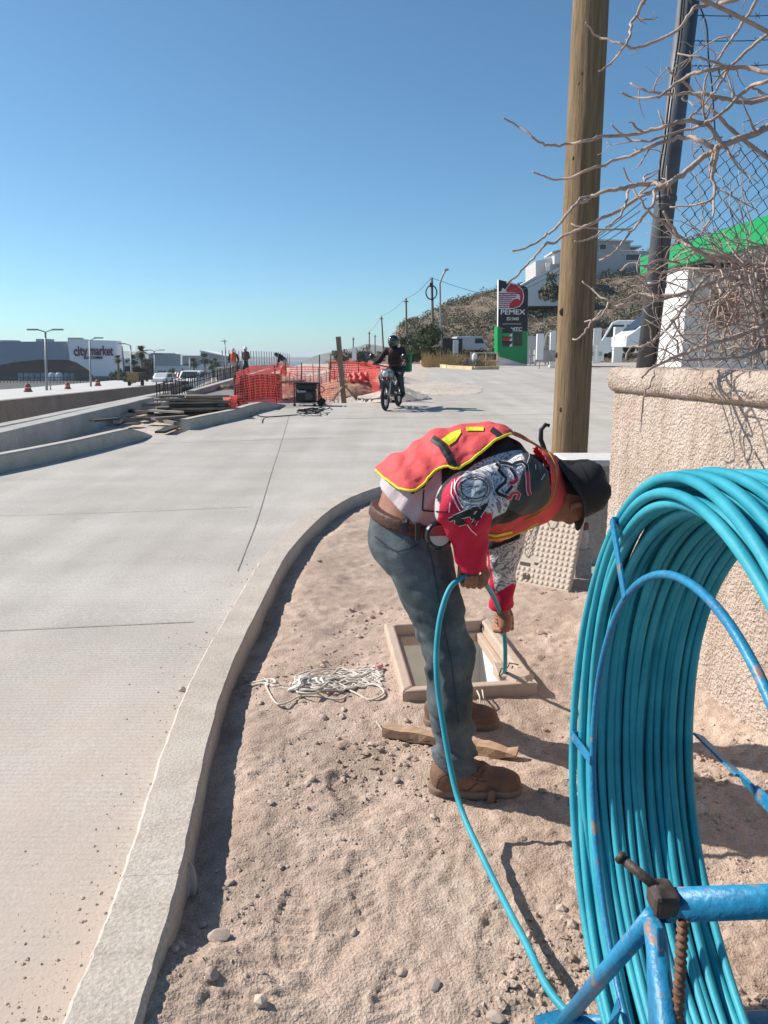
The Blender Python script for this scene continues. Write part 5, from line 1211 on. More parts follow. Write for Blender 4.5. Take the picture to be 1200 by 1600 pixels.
# -- the pipe running from the coil through both hands into the box
pth = [(.60, 1.10, .088), (.575, 1.25, .075), A_(880, 1575, 1.45), A_(820, 1470, 1.66), A_(760, 1352, 1.95), A_(716, 1250, 2.19), A_(692, 1130, 2.30), A_(682, 1045, 2.34), A_(686, 975, 2.38), A_(700, 925, 2.42), A_(718, 905, 2.44), HN, A_(753, 906, 2.54), A_(767, 925, 2.74), A_(777, 946, 2.93), HF, A_(789, 1005, 3.13), A_(789, 1040, 3.23), A_(785, 1066, 3.32), (.49, 3.38, -.28), (.46, 3.45, -.5)]
mb = MB(); mb.tube(smooth_path(pth, 10), PR*1.02, 12); fe = mb.build('free_end', MPIPE, coil, smooth=True)
# ================================================================ FAR RIGHT: HILL, FILLING STATION, POLES
MSCRUB = ground_mat('dry_hillside', (.17, .13, .095), (.28, .22, .165), .16, .3, 1.2, None, 1., (.34, .28, .22))
# hill
hx_ = [-6, 1.2, 2.4, 8.5, 16, 25, 31, 37, 46, 70, 120, 190]; hz_ = [2., 2.2, 5.6, 8.0, 10.6, 12.4, 14.2, 16.0, 18, 24, 30, 34]
Xh = np.concatenate([np.linspace(-6, 8, 60), np.linspace(8.3, 60, 110), np.linspace(62, 190, 30)]); Yh = np.linspace(72, 175, 80)
X, Y = np.meshgrid(Xh, Yh); t = np.clip((Y-74-.12*np.maximum(X-30, 0))/38, 0, 1); pr_ = t**1.15*(1.6-.6*t)
top_ = np.interp(X+2.5*fbm(X*.1, Y*.12, o=3, seed=131), hx_, hz_); Z = 1.0+(top_-1.0)*np.minimum(1, pr_)
Z += (1.6*fbm(X*.12, Y*.12, o=4, seed=132)+.7*fbm(X*.6, Y*.6, o=3, seed=133))*np.clip(pr_*2, 0, 1)*np.clip((top_-2)/4, 0, 1)
HI = (X, Y, Z); idx = np.arange(X.size).reshape(X.shape)
tag(mesh_np('hill', np.stack([X, Y, Z], -1), np.stack([idx[:-1, :-1], idx[:-1, 1:], idx[1:, 1:], idx[1:, :-1]], -1).reshape(-1, 4), MSCRUB), kind='structure')
def hz(x, y): return float(Z[int(np.argmin(np.abs(Yh-y))), int(np.argmin(np.abs(Xh-x)))])
def leafball(rnd, n, r, squash=.7, leaf=.12):
    d = rnd.normal(size=(n, 3)); d /= np.linalg.norm(d, axis=1)[:, None]; p = d*(r*rnd.random((n, 1))**.45)*[1, 1, squash]
    a = rnd.normal(size=(n, 3)); a /= np.linalg.norm(a, axis=1)[:, None]; b = np.cross(a, rnd.normal(size=(n, 3))); b /= np.linalg.norm(b, axis=1)[:, None]
    s_ = leaf*(.6+.8*rnd.random((n, 1)))
    return np.stack([p-a*s_, p+b*s_*.55, p+a*s_, p-b*s_*.55], 1)
def foliage(name, spots, mat, leaf, seed, per=34, parent=None, squash=.75):
    rnd = np.random.default_rng(seed); Q = []
    for (x, y, z, r) in spots: Q.append(leafball(rnd, per, r, squash, leaf*r)+np.array([x, y, z+r*squash*.6]))
    Q = np.concatenate(Q); return mesh_np(name, Q.reshape(-1, 3), np.arange(len(Q)*4).reshape(-1, 4), mat, parent, smooth=False)
rnd = np.random.default_rng(5); sA_, sB_ = [], []
for i in range(5200):
    x = rnd.uniform(1.8, 75); y = 76+64*rnd.random()**1.4; (sA_ if rnd.random() < .5 else sB_).append((x, y, hz(x, y), rnd.uniform(.3, .95)))
MLA, MLB = M('grey_brown_scrub', (.235, .195, .15), .95, .35, .6), M('olive_scrub', (.125, .13, .08), .9, .35, .6)
tag(foliage('hillside_scrub', sA_, MLA, .17, 6, 40), 'dry grey-brown scrub covering the hillside', 'scrub', kind='stuff')
tag(foliage('olive_scrub', sB_, MLB, .16, 7, 46), 'olive green bushes dotted among the hillside scrub', 'scrub', kind='stuff')
# houses on the hill
MWH, MWSH = M('white_render', (.78, .77, .75), .9, .05, .5), M('grey_render', (.50, .49, .49), .9, .06, .5)
MGL = M('dark_window_glass', (.03, .035, .04), .1, .1, spec=.6)
def win(parent, p, sx2, sz2, fr=.08):
    f = MB().box(p, (sx2+2*fr, .10, sz2+2*fr)).build('window', MWH, parent); MB().box(Vector(p)+Vector((0, -.045, 0)), (sx2, .05, sz2)).build('pane', MGL, f)
h1 = thing('house', 'white house with a tall sloping retaining wall on the hill', 'house', at(845, 468, 98))
def zp(u, v, y): return at(u, v, y)
MB().prism([zp(806, 478, 92), zp(873, 478, 92), zp(873, 417, 92), zp(842, 428, 92), zp(812, 446, 92)], (0, 6, 0)).build('retaining_wall', MWH, h1)
MB().prism([zp(837, 436, 99), zp(900, 436, 99), zp(900, 402, 99), zp(866, 402, 99), zp(837, 408, 99)], (0, 7, 0)).build('upper_storey', MWSH, h1)
MB().prism([zp(852, 424, 98.9), zp(859, 424, 98.9), zp(859, 411, 98.9), zp(852, 411, 98.9)], (0, -.3, 0)).build('door', MWH, h1)
MB().prism([zp(866, 412, 98), zp(880, 412, 98), zp(880, 392, 98), zp(866, 396, 98)], (0, 4, 0)).build('stair_tower', MWH, h1)
MB().prism([zp(863, 395, 97.5), zp(884, 390, 97.5), zp(884, 388, 97.5), zp(863, 392.5, 97.5)], (0, 5, 0)).build('roof', MWSH, h1)
h2 = thing('house', 'large grey flat-roofed house at the top of the hill behind the pole', 'house', at(960, 420, 104))
MB().prism([zp(905, 440, 104), zp(1010, 440, 104), zp(1010, 392, 104), zp(905, 392, 104)], (0, 9, 0)).build('lower_storey', MWSH, h2)
MB().prism([zp(918, 394, 104.2), zp(985, 394, 104.2), zp(985, 376, 104.2), zp(918, 374, 104.2)], (0, 8, 0)).build('upper_storey', MWSH, h2)
MB().prism([zp(915, 375, 103.6), zp(990, 377.5, 103.6), zp(990, 375.5, 103.6), zp(915, 372.5, 103.6)], (0, 9, 0)).build('roof', MWH, h2)
MB().prism([zp(984, 386, 103.5), zp(1003, 386, 103.5), zp(1003, 383.5, 103.5), zp(984, 383.5, 103.5)], (0, 6, 0)).build('roof', MWH, h2)
win(h2, zp(942, 386, 104.1), .8, .6); win(h2, zp(990, 402, 103.9), 2., .7)

# filling-station building beyond the fence
stn = thing('station_building', 'white filling-station building with bright green canopy edge behind the fence', 'building', (9, 18, .3))
MB().box((10.35, 17.95, 1.85), (7.7, 1.7, 3.1)).build('wall', M('white_station_wall', (.66, .63, .62), .8, .04, .5), stn)
MGRN = M('station_green', (.006, .30, .085), .45, .06, .6); MGRND = M('totem_green', (.008, .26, .085), .4, .05)
MB().prism([at(1000, 402, 20.5), at(1205, 334, 13.6), at(1205, 378, 13.6), at(1000, 428, 20.5)], (.35, 0, 0)).build('fascia', MGRN, stn)
a, b = at(1000, 402, 20.5), at(1205, 334, 13.6)
MB().prism([a+Vector((.3, 0, -.1)), b+Vector((.3, 0, -.1)), b+Vector((9, 0, -.1)), a+Vector((9, 0, -.1))], (0, 0, -.35)).build('canopy_roof', M('grey_soffit', (.45, .44, .43), .8, .05), stn)
MB().box((8.6, 17.04, 2.7), (1.5, .06, .5)).build('sign_panel', M('pale_sign', (.7, .72, .68), .5, .1), stn)
MB().box((7.35, 17.0, 2.55), (.5, .1, .7)).build('wall_box', M('red_brown_box', (.30, .14, .11), .6, .1), stn)

# price totem
Y0 = 54; tz0 = at(777, 573, Y0).z
tot = thing('price_totem', 'tall black and green filling-station price totem with red eagle emblem', 'sign', (at(800, 573, Y0).x, Y0, tz0))
MBLK, MGW = M('totem_black', (.014, .014, .017), .35, .1), M('totem_white', (.70, .70, .69), .5, .05)
def T9(x, y, yy=Y0): return at(760+x/9.41, 420+y/9.41, yy)
def pp(pts, dpt, name, mat, parent, off=0.): return MB().prism([T9(x, y)+Vector((0, -off, 0)) for x, y in pts], (0, dpt, 0)).build(name, mat, parent)
rc_ = [(610-55+55*math.sin(a), 250+60+ -60*math.cos(a)+8) for a in np.linspace(.15, math.pi/2, 7)]
pp([(168, 1440), (598, 1425), (612, 1300)]+[(612, 350)]+rc_[::-1]+[(440, 222), (178, 158)], .55, 'frame', MGW, tot)
pp([(170, 860), (606, 930), (611, 350)]+rc_[::-1]+[(440, 224), (180, 160)], .03, 'black_panel', MBLK, tot, .035)
pp([(164, 850), (222, 850), (222, 918), (602, 918), (594, 1395), (520, 1390), (200, 1295), (162, 1262)], .03, 'green_panel', MGRND, tot, .075)
MB().prism([T9(130, 850)+Vector((.0, .5, 0)), T9(163, 850), T9(162, 1262), T9(130, 1240)+Vector((0, .5, 0))], (.02, .02, 0)).build('green_side', MGRN, tot)
eb = pp([(275, 305), (345, 205), (455, 230), (530, 305), (555, 400), (540, 490), (490, 555), (400, 592), (172, 590), (174, 345), (215, 330), (235, 280)], .02, 'emblem', M('emblem_white', (.62, .58, .62), .5, .05), tot, .060)
MRED = M('emblem_red', (.42, .02, .035), .45, .05); MMAR = M('emblem_maroon', (.24, .03, .08), .45, .05)
pp([(290, 305), (350, 218), (450, 240), (518, 312), (541, 400), (527, 483), (482, 545), (400, 582), (330, 578), (345, 512), (392, 455), (450, 440), (492, 462), (494, 400), (430, 352), (290, 338)], .02, 'emblem_head', MRED, eb, .075)
for i in range(8):
    y = 356+i*29; x1 = 470 if i < 2 else (430 if i < 3 else 380-14*max(0, i-3)); pp([(176, y), (x1, y), (x1-6, y+14), (176, y+14)], .02, 'emblem_stripe', MMAR, eb, .074)
pp([(428, 372), (480, 380), (492, 410), (486, 462), (470, 425), (440, 400)], .02, 'beak', M('emblem_white', (0, 0, 0)), eb, .082)
pp([(230, 880), (380, 880), (380, 1135), (230, 1135)], .02, 'price_board', MBLK, tot, .09)
pp([(392, 925), (525, 925), (525, 1135), (392, 1135)], .02, 'price_display', M('led_board', (.045, .05, .045), .4, .4, 3), tot, .09)
for y, c_ in ((945, (.02, .30, .10)), (1010, (.45, .03, .03)), (1090, (.03, .03, .03))):
    q = pp([(235, y), (345, y), (345, y+50), (235, y+50)], .015, 'fuel_tag', M('fuel_tag_%d' % y, c_, .4, .05), tot, .105); pp([(335, y+40), (375, y-4), (375, y+52), (335, y+52)], .012, 'price_mark', MGW, q, .115)
tx = lambda s, x, y, hh, mat, xs=1., bold=0.: text_mesh('lettering', s, hh, mat, plane_m(T9(x, y)+Vector((0, -.06, 0)), (1, 0, 0), (0, 0, 1)), tot, .01, bold, xs)
tx('PEMEX', 385, 640, .46, MGW, 1.22, .008); tx('ES13440', 385, 738, .30, MGW, .8, .004); tx('MTC', 440, 892, .34, MGW, 1.1, .008)
for i in range(13): pp([(240+i*21, 800), (255+i*21, 800), (255+i*21, 822), (240+i*21, 822)], .01, 'small_print', M('faded_print', (.28, .28, .28), .6), tot, .05)

# posts, boards and kerb island before the totem
def board(u0, u1, v0, v1, y, name, label, cat, mat, post=None, dpt=.08):
    g = zr(y); th = thing(name, label, cat, (at((u0+u1)/2, v1, y).x, y, g)); a, b = at(u0, v0, y), at(u1, v1, y)
    MB().box(((a.x+b.x)/2, y, (a.z+b.z)/2), (b.x-a.x, dpt, a.z-b.z)).build('panel', mat, th, bevel=.01)
    for uu in (post or []):
        p = at(uu, v1, y); MB().tube([(p.x, y+.02, g-.1), (p.x, y+.02, b.z+.1)], .035, 8).build('post', MATS['grey_pole'], th)
    return th
M('grey_pole', (.33, .33, .32), .6, .1)
b1 = board(691.5, 722, 529, 553, 56, 'notice_board', 'black notice board with pale emblem behind the dry grass', 'board', MBLK, (693, 718), .3)
MB().tube([at(712, 541, 55.8)+Vector((.18*math.cos(a), 0, .35*math.sin(a))) for a in np.linspace(1.2, 5.0, 14)], .03, 5).build('board_emblem', MGW, b1)
board(708, 716, 531, 552, 52, 'sign_board', 'small white sign board standing before the black notice board', 'sign', M('pale_blue_board', (.55, .58, .60), .6, .1), (708.6, 715.6))
board(839, 848, 521.5, 562, 47, 'display_totem', 'narrow white display totem on a short post right of the price totem', 'sign', MWH, (843,), .25)
board(824.5, 838, 525, 570, 57, 'sign_board', 'pale grey information panel directly behind the price totem', 'sign', MWSH)
for u0, u1, v0, v1, y, lb in ((860, 866, 517, 568, 50, 'white gate post half hidden by the left edge of the timber pole'), (927, 936.5, 513, 562, 44, 'tall white post just right of the timber pole'), (960, 970.5, 511, 560, 44, 'tall white post in front of the minibus')):
    board(u0, u1, v0, v1+6, y, 'gate_post', lb, 'post', MWH, None, .3)
for u0, u1, y, lb in ((921, 929, 40, 'left of two small white ground signs beside the timber pole'), (932.5, 943, 40, 'right of two small white ground signs beside the timber pole')):
    t_ = board(u0, u1, 540, 564, y, 'ground_sign', lb, 'sign', MWH); MB().box((at((u0+u1)/2, 552, y).x, y-.06, at(0, 553, y).z), (.16, .02, .2)).build('print', M('pale_green_print', (.35, .5, .35), .6), t_)
isl = thing('planter_kerb', 'yellowish kerb round the dry grass island beside the totem', 'kerb', (4.5, 50, zr(50)))
kp = [gp(778, 577), gp(740, 577.5), gp(700, 575.5), gp(664, 569.5), gp(659, 567)]
for i in range(len(kp)-1):
    for j in range(3): 
        p, q = kp[i].lerp(kp[i+1], j/3), kp[i].lerp(kp[i+1], (j+1)/3); MB().bar(p+Vector((0, 0, .08)), p.lerp(q, .97)+Vector((0, 0, .08)), .25, .22).build('kerb_stone', M('yellow_kerb', (.62, .50, .30), .8, .1, 3), isl)
rnd = np.random.default_rng(9); Q = []
for i in range(2600):
    u = rnd.uniform(660, 772); y = rnd.uniform(50, 55); p = gp(u, 572); x = (u-600)/1200*y; z = zr(y); hgt = rnd.uniform(.2, 1.)**1.5*1.15*(1.0 if u < 720 else .6)*(.35+.9*float(vn(np.array([u*.12]), np.array([y*1.3]), seed=3)[0])); w_ = .03; dx, dy = rnd.normal(0, .22, 2)
    Q.append([(x-w_, y, z), (x+w_, y, z), (x+dx+.006, y+dy, z+hgt), (x+dx-.006, y+dy, z+hgt*.98)])
tag(mesh_np('dry_grass', np.array(Q).reshape(-1, 3), np.arange(len(Q)*4).reshape(-1, 4), M('straw_grass', (.42, .29, .14), .9, .25, .8), smooth=False), 'straw-coloured dry grass on the kerbed island', 'grass', kind='stuff')
gr = thing('guard_rail', 'low tubular rail between the dry grass and the totem', 'rail', (7, 51, zr(51)))
for u in (736, 759, 777): p = gp(u, 574); MB().tube([p, p+Vector((0, 0, .95))], .04, 8).build('post', M('tan_paint', (.5, .42, .32), .7), gr)
MB().tube([gp(736, 574)+Vector((0, 0, .9)), gp(777, 574)+Vector((0, 0, .9))], .03, 8).build('rail', MATS['tan_paint'], gr)
MB().tube([gp(736, 574)+Vector((0, 0, .4)), gp(777, 574)+Vector((0, 0, .4))], .03, 8).build('rail', MATS['tan_paint'], gr)
wp = gp(741, 574); tag(MB().lathe(wp, [(.18, 0), (.18, .75), (.14, .85), (.05, .9)], 12).build('bollard', MWH, loc=wp, smooth=True), 'short white bollard at the right end of the dry grass', 'bollard')
# bushes
def shrub(name, label, u, v, y, r, n, mat, seed, cat='shrub', squash=.9, parts=9):
    g = at(u, v, y); th = thing(name, label, cat, g); rr = np.random.default_rng(seed)
    sp_ = [(g.x+rr.normal()*r*.55, g.y+rr.normal()*r*.4, g.z+abs(rr.normal())*r*.5, r*rr.uniform(.35, .6)) for _ in range(parts)]
    foliage('foliage', sp_, mat, .22, seed, n, th, squash)
    mb = MB()
    for k in range(5): mb.tube([g+Vector((0, 0, -.2)), g+Vector((rr.normal()*r*.3, rr.normal()*r*.2, r*.6)), g+Vector((rr.normal()*r*.6, rr.normal()*r*.3, r*1.1))], [.05, .035, .015], 5)
    mb.build('stems', MBARK, th); return th
MLC = M('dusty_green_leaf', (.075, .10, .045), .85, .4, 1.2)
shrub('agave_shrub', 'big dusty green bush behind the motorcyclist\'s green bag', 652, 562, 62, 1.6, 240, MLC, 31)
shrub('agave_shrub', 'dark green bush left of the straw-coloured grass', 670, 562, 60, 1.2, 200, MLC, 32)
shrub('agave_shrub', 'small dry bush at the foot of the guard rail', 733, 574, 50, .5, 110, MLA, 33)
shrub('thorn_tree', 'small open tree growing against the white hillside wall', 860, 468, 88, 1.5, 150, MLB, 34, 'tree')
# poles and lamps
MPOL = M('weathered_grey_pole', (.15, .125, .10), .85, .2, 2); MSTEEL = M('galvanised_lamp_pole', (.30, .31, .31), .5, .1, metal=.3)
def upole(u, v0, v1, y, label, lean=0., ring_=None, name='utility_pole', r_=.13):
    b, t_ = at(u, v1, y), at(u+lean, v0, y); th = thing(name, label, 'pole', b); MB().tube([b-Vector((0, 0, 1.5)), b, t_], [r_, r_, r_*.75], 10).build('shaft', MPOL, th, smooth=True)
    if ring_:
        c_ = at(*ring_, y-.2); MB().tube([c_+Vector((.42*math.cos(a), 0, .52*math.sin(a))) for a in np.linspace(0, 6.29, 25)], .055, 6, cap=False).build('cable_coil', MATS['black_rubber'], th, smooth=True)
        MB().box(at(ring_[0], ring_[1]-12, y-.2), (.25, .3, .3)).build('splice_box', MATS['black_rubber'], th)
    else: MB().box(t_+Vector((0, -.1, -.35)), (.5, .1, .1)).build('crossarm', MPOL, th)
    return t_
tA = upole(677.5, 434, 556, 62, 'utility pole with a round coil of cable near its top', -3, (674, 457)); tB = upole(635.5, 466, 552, 84, 'plain utility pole at the left foot of the hill', -1); tC = upole(600, 494, 562, 105, 'dark utility pole behind the motorcyclist\'s helmet', -4)
tD = upole(577, 518, 565, 130, 'thin far utility pole left of the motorcyclist'); tE = upole(586, 523, 563, 150, 'farthest thin utility pole beside the motorcyclist'); upole(552, 527, 566, 140, 'thin pole rising behind the white far sign', 0)
lp = thing('street_lamp', 'slim grey street lamp with a long tilted arm beside the coil pole', 'street lamp', at(689, 556, 60))
MB().tube(smooth_path([at(689.5, 558, 60), at(688.5, 500, 60), at(687.5, 448, 60), at(688.3, 440, 60)]+[at(692, 430, 60), at(696, 423, 60)], 4), .07, 8).build('column', MSTEEL, lp, smooth=True); MB().box(at(696.5, 421.5, 60), (.28, .5, .12), .3).build('lamp_head', MSTEEL, lp)
for a, b, lb in ((tA, tB, 'overhead cable from the coil pole to the plain pole left of it'), (tB, tC, 'overhead cable from the plain pole to the pole behind the helmet'), (tC, tD, 'overhead cable from the pole behind the helmet to the thin far pole'), (at(1000, 330, 30), at(776, 465, 55), 'overhead cable crossing the top of the price totem, upper of the pair'), (at(1005, 340, 30), at(776, 470, 55), 'overhead cable crossing the price totem, lower of the pair'), (at(776, 465, 56), tA, 'overhead cable from the price totem to the coil pole'), (at(1010, 310, 30), at(815, 448, 56), 'overhead cable passing in front of the white hillside wall')):
    m_ = a.lerp(b, .5)-Vector((0, 0, (a-b).length*.012)); o = MB().tube(smooth_path([a, m_, b], 10), .018, 5).build('overhead_cable', MATS['black_rubber'], loc=a)
    tag(o, lb, 'cable', 'overhead cables')

# vehicles by the station
MVW = M('white_car_paint', (.78, .78, .78), .3, .03, spec=.5); MTY = M('tyre_rubber', (.02, .02, .02), .8, .2); MRIM = M('steel_rim', (.35, .35, .36), .4, .1, metal=.6); MVG = M('grey_van_paint', (.50, .52, .54), .35, .04, spec=.5)
def van(name, label, loc, rz, L_, W_, H_, mat, prof, cat='van', wins=(), light=True, rf=.33):
    th = thing(name, label, cat, loc); m = Matrix.Rotation(rz, 3, 'Z'); g = lambda x, y, z: Vector(loc)+m @ Vector((x, y, z))
    MB().prism([g(x*L_, -W_/2, z*H_) for x, z in prof], m @ Vector((0, W_, 0))).build('body', mat, th, bevel=.06)
    for pts in wins:
        for sgn in (-1, 1): MB().prism([g(x*L_, sgn*(W_/2+.012), z*H_) for x, z in pts], m @ Vector((0, -sgn*.03, 0))).build('window', MGL, th)
    xf = [(x, z) for x, z in prof if x > 0]; 
    for x in (-.30*L_, .32*L_):
        for sgn in (-1, 1):
            wh = MB().lathe(g(x, sgn*(W_/2-.10), rf), [(rf*.6, -.1), (rf, -.09), (rf, .09), (rf*.6, .1)], 18, m @ Vector((0, 1, 0))).build('tyre', MTY, th); MB().lathe(g(x, sgn*(W_/2-.005), rf), [(rf*.58, -.02), (rf*.5, .01), (rf*.2, .015)], 14, m @ Vector((0, sgn, 0))).build('rim', MRIM, wh)
    if light:
        for sgn in (-1, 1): MB().box(g(prof[1][0]*L_-.03, sgn*W_*.36, H_*.36), (.12, .34, .2), rz).build('headlight', M('headlight_glass', (.6, .62, .65), .15, .05), th)
    return th, g
vp = [(-.5, .14), (.5, .14), (.5, .42), (.46, .5), (.36, .95), (.3, 1.), (-.48, 1.), (-.5, .95)]
sv = [[(-.46, .58), (-.26, .58), (-.26, .88), (-.46, .88)], [(-.23, .58), (-.02, .58), (-.02, .88), (-.23, .88)], [(.01, .58), (.2, .58), (.2, .88), (.01, .88)], [(.23, .56), (.42, .56), (.35, .88), (.23, .88)]]
y = 48; g0 = gp(972, 566); v1, gf = van('minibus', 'white high-roofed minibus parked beyond the tall white post', (at(1004, 560, y).x, y, at(976, 560, y).z), math.pi-.25, 5.4, 1.95, 2.25, MVW, vp, wins=sv)
MB().prism([gf(.475*5.4+.02, -.8, 1.2), gf(.475*5.4+.02, .8, 1.2), gf(.375*5.4+.02, .7, 2.05), gf(.375*5.4+.02, -.7, 2.05)], (-.01, -.02, .01)).build('windscreen', MGL, v1)
y = 40; v2, gf = van('panel_van', 'white sloping-nosed van half hidden behind the steel fence post', (at(1042, 555, y).x, y, at(1000, 553, y).z), math.pi+.1, 5.2, 1.9, 2.1, MVW, [(-.5, .14), (.5, .16), (.5, .40), (.42, .52), (.20, .95), (.14, 1.), (-.48, 1.), (-.5, .95)], wins=[[(.02, .56), (.34, .56), (.18, .88), (.02, .88)]])
MB().prism([gf(.40*5.2+.06, -.75, 1.16), gf(.40*5.2+.06, .75, 1.16), gf(.21*5.2+.06, .7, 1.98), gf(.21*5.2+.06, -.7, 1.98)], (-.01, -.02, .01)).build('windscreen', MGL, v2)
y = 66; van('panel_van', 'pale grey panel van parked behind the black notice board', (at(733, 549, y).x, y, at(733, 550, y).z), .15, 2.6, 1.7, 1.25, MVG, vp, wins=[[(.1, .56), (.4, .56), (.34, .88), (.1, .88)]], rf=.22)
y = 52; van('car', 'dark car with pale roof just right of the timber pole', (at(922, 556, y).x, y, at(922, 559, y).z), .1, 3.6, 1.7, 1.45, M('dark_car_paint', (.05, .05, .055), .3, .05), [(-.5, .15), (.5, .15), (.5, .5), (.28, .58), (.16, .98), (-.3, 1.), (-.46, .6), (-.5, .5)], 'car', wins=[[(-.36, .62), (-.05, .62), (-.05, .9), (-.28, .9)], [(-.02, .62), (.22, .62), (.13, .9), (-.02, .9)]])
MB_ = thing('machinery_rack', 'grey equipment rack standing left of the timber pole', 'rack', gp(852, 571))
for u, v0, v1 in ((828, 545, 571), (836, 548, 571), (852, 530, 570), (857, 528, 570)):
    a, b = at(u, v1, 49), at(u+1, v0, 49); MB().tube([a, b], .05, 6).build('upright', MATS['grey_pole'], MB_)
MB().tube(smooth_path([at(850, 545, 49), at(854, 524, 49), at(862, 516, 49)], 5), .07, 6).build('hose', MATS['grey_pole'], MB_); MB().box(at(852, 556, 49.2), (1.4, .5, .7)).build('housing', M('grey_housing', (.38, .36, .34), .7, .2, 2), MB_, bevel=.04)
MB().bar(at(826, 556, 49), at(866, 552, 49), .06, .06).build('shelf', MATS['grey_pole'], MB_)
# ================================================================ LEFT BACKGROUND
# ---- supermarket
Y0 = 140
mk = thing('supermarket', 'grey and white supermarket with a dark arched front at the left', 'building', at(110, 600, Y0))
PZ = lambda pts, y: [at(u, v, y) for u, v in pts]
MMG = M('blue_grey_cladding', (.30, .34, .40), .6, .05, .1); MMW = M('pale_sign_wall', (.92, .89, .91), .7, .05, .1)
arc = [(-60, 598), (-40, 583), (0, 571), (25, 565.5), (60, 562), (100, 562), (109, 563), (120, 566.5), (138, 578), (148, 590), (152, 602)]
MB().prism(PZ([(-60, 534), (107, 533.5), (109, 563), (100, 562), (60, 562), (25, 565.5), (0, 571), (-40, 583), (-60, 598)], Y0), (0, 2, 0)).build('grey_facade', MMG, mk)
MB().prism(PZ([(105.5, 530), (182, 532.5), (186, 602), (152, 602), (148, 590), (138, 578), (120, 566.5), (109, 563), (107, 545)], Y0-.6), (0, 2.6, 0)).build('sign_wall', MMW, mk)
MB().prism(PZ([(-60, 604), (190, 604), (183, 540), (-60, 540)], Y0+5), (0, 3, 0)).build('hall', M('dark_recess_wall', (.10, .105, .11), .7, .2, .2), mk)
MB().prism(PZ([(150, 604), (188, 604), (187, 588), (148, 588)], Y0-1.5), (0, 1.2, 0)).build('glazed_base', M('blue_glazing', (.10, .14, .17), .3, .2, .2), mk)
for u0, u1, v0 in ((0, 20, 531.5), (56, 74, 529.5), (106, 121, 527.5), (122, 130, 530)):
    MB().prism(PZ([(u0, 537), (u1, 537), (u1, v0), (u0, v0)], Y0+4), (0, 3, 0)).build('roof_unit', MWSH, mk)
for k in range(10):
    u = 28+k*9; MB().prism(PZ([(u, 600), (u+6.5, 600), (u+6.5, 583), (u, 583)], Y0+1.5), (0, .3, 0)).build('display_pane', M('pale_pane', (.36, .37, .37), .4, .1, .3), mk)
for u in (82, 93): 
    p = at(u, 600, Y0-2); MB().lathe(p, [(.62, 0), (.62, 1.7), (.45, 1.95), (.1, 2.05)], 16).build('water_tank', MWH, mk, smooth=True)
MPUR = M('purple_letters', (.13, .045, .075), .5, .1)
p = at(145, 551, Y0-.75)
for s_, u, v, sz, rot in (('city', 125.5, 549, 2.45, .04), ('market', 158, 548.5, 2.35, -.03)):
    m4 = plane_m(at(u, v, Y0-.75), (1, 0, rot), (-rot, 0, 1)); text_mesh('lettering', s_, sz, MPUR, m4, mk, .05, .055, .70 if s_ == 'city' else .62)
text_mesh('lettering', 'LA COMER', .62, M('dark_letters', (.05, .05, .06), .6), plane_m(at(147, 559, Y0-.75), (1, 0, 0), (0, 0, 1)), mk, .05, .02, 1.)
fn = thing('railing', 'dark railing in front of the supermarket', 'fence', at(90, 604, 120))
for k in range(42):
    u = -20+k*5.2; a = at(u, 606, 120); b = at(u, 588, 120); MB().tube([a, b], .05, 5).build('bar', M('dark_rail', (.09, .11, .11), .6), fn)
MB().tube([at(-22, 590, 120), at(195, 590, 120)], .05, 5).build('top_rail', MATS['dark_rail'], fn); MB().bar(at(-22, 605, 120), at(195, 605, 120), .3, .9).build('plinth', M('dark_plinth', (.12, .115, .11), .9, .2, .2), fn)
# ---- street lamps along the far carriageway
def lamp(u, v0, v1, y, arms, label):
    b, t_ = at(u, v1, y), at(u-2, v0, y); th = thing('street_lamp', label, 'street lamp', b); MB().tube([b-Vector((0, 0, 1)), b, t_], [.11, .11, .07], 8).build('column', MSTEEL, th, smooth=True)
    for du, dv in arms:
        e = at(u-2+du, v0+dv, y); MB().tube(smooth_path([t_, t_.lerp(e, .5)+Vector((0, 0, .06)), e], 4), .05, 6).build('arm', MSTEEL, th); MB().box(e, (.8, .25, .12)).build('lamp_head', MSTEEL, th)
lamp(73, 519, 612, 60, ((-20, -4), (19, -4)), 'nearest double-armed street lamp before the supermarket\'s grey side'); lamp(142, 532, 605, 74, ((14, -4),), 'single-armed street lamp rising before the purple lettering'); lamp(206, 540, 602, 88, ((-14, -3),), 'street lamp left of the tall palm'); lamp(243, 549, 597, 112, ((-8, -2), (12, -2)), 'double-armed lamp right of the tall palm'); lamp(298, 560, 592, 130, ((8, -2),), 'faint far lamp among the small palms')
lamp(353, 530, 570, 120, ((-1, 3),), 'thin mast rising behind the worker in the pale hood')
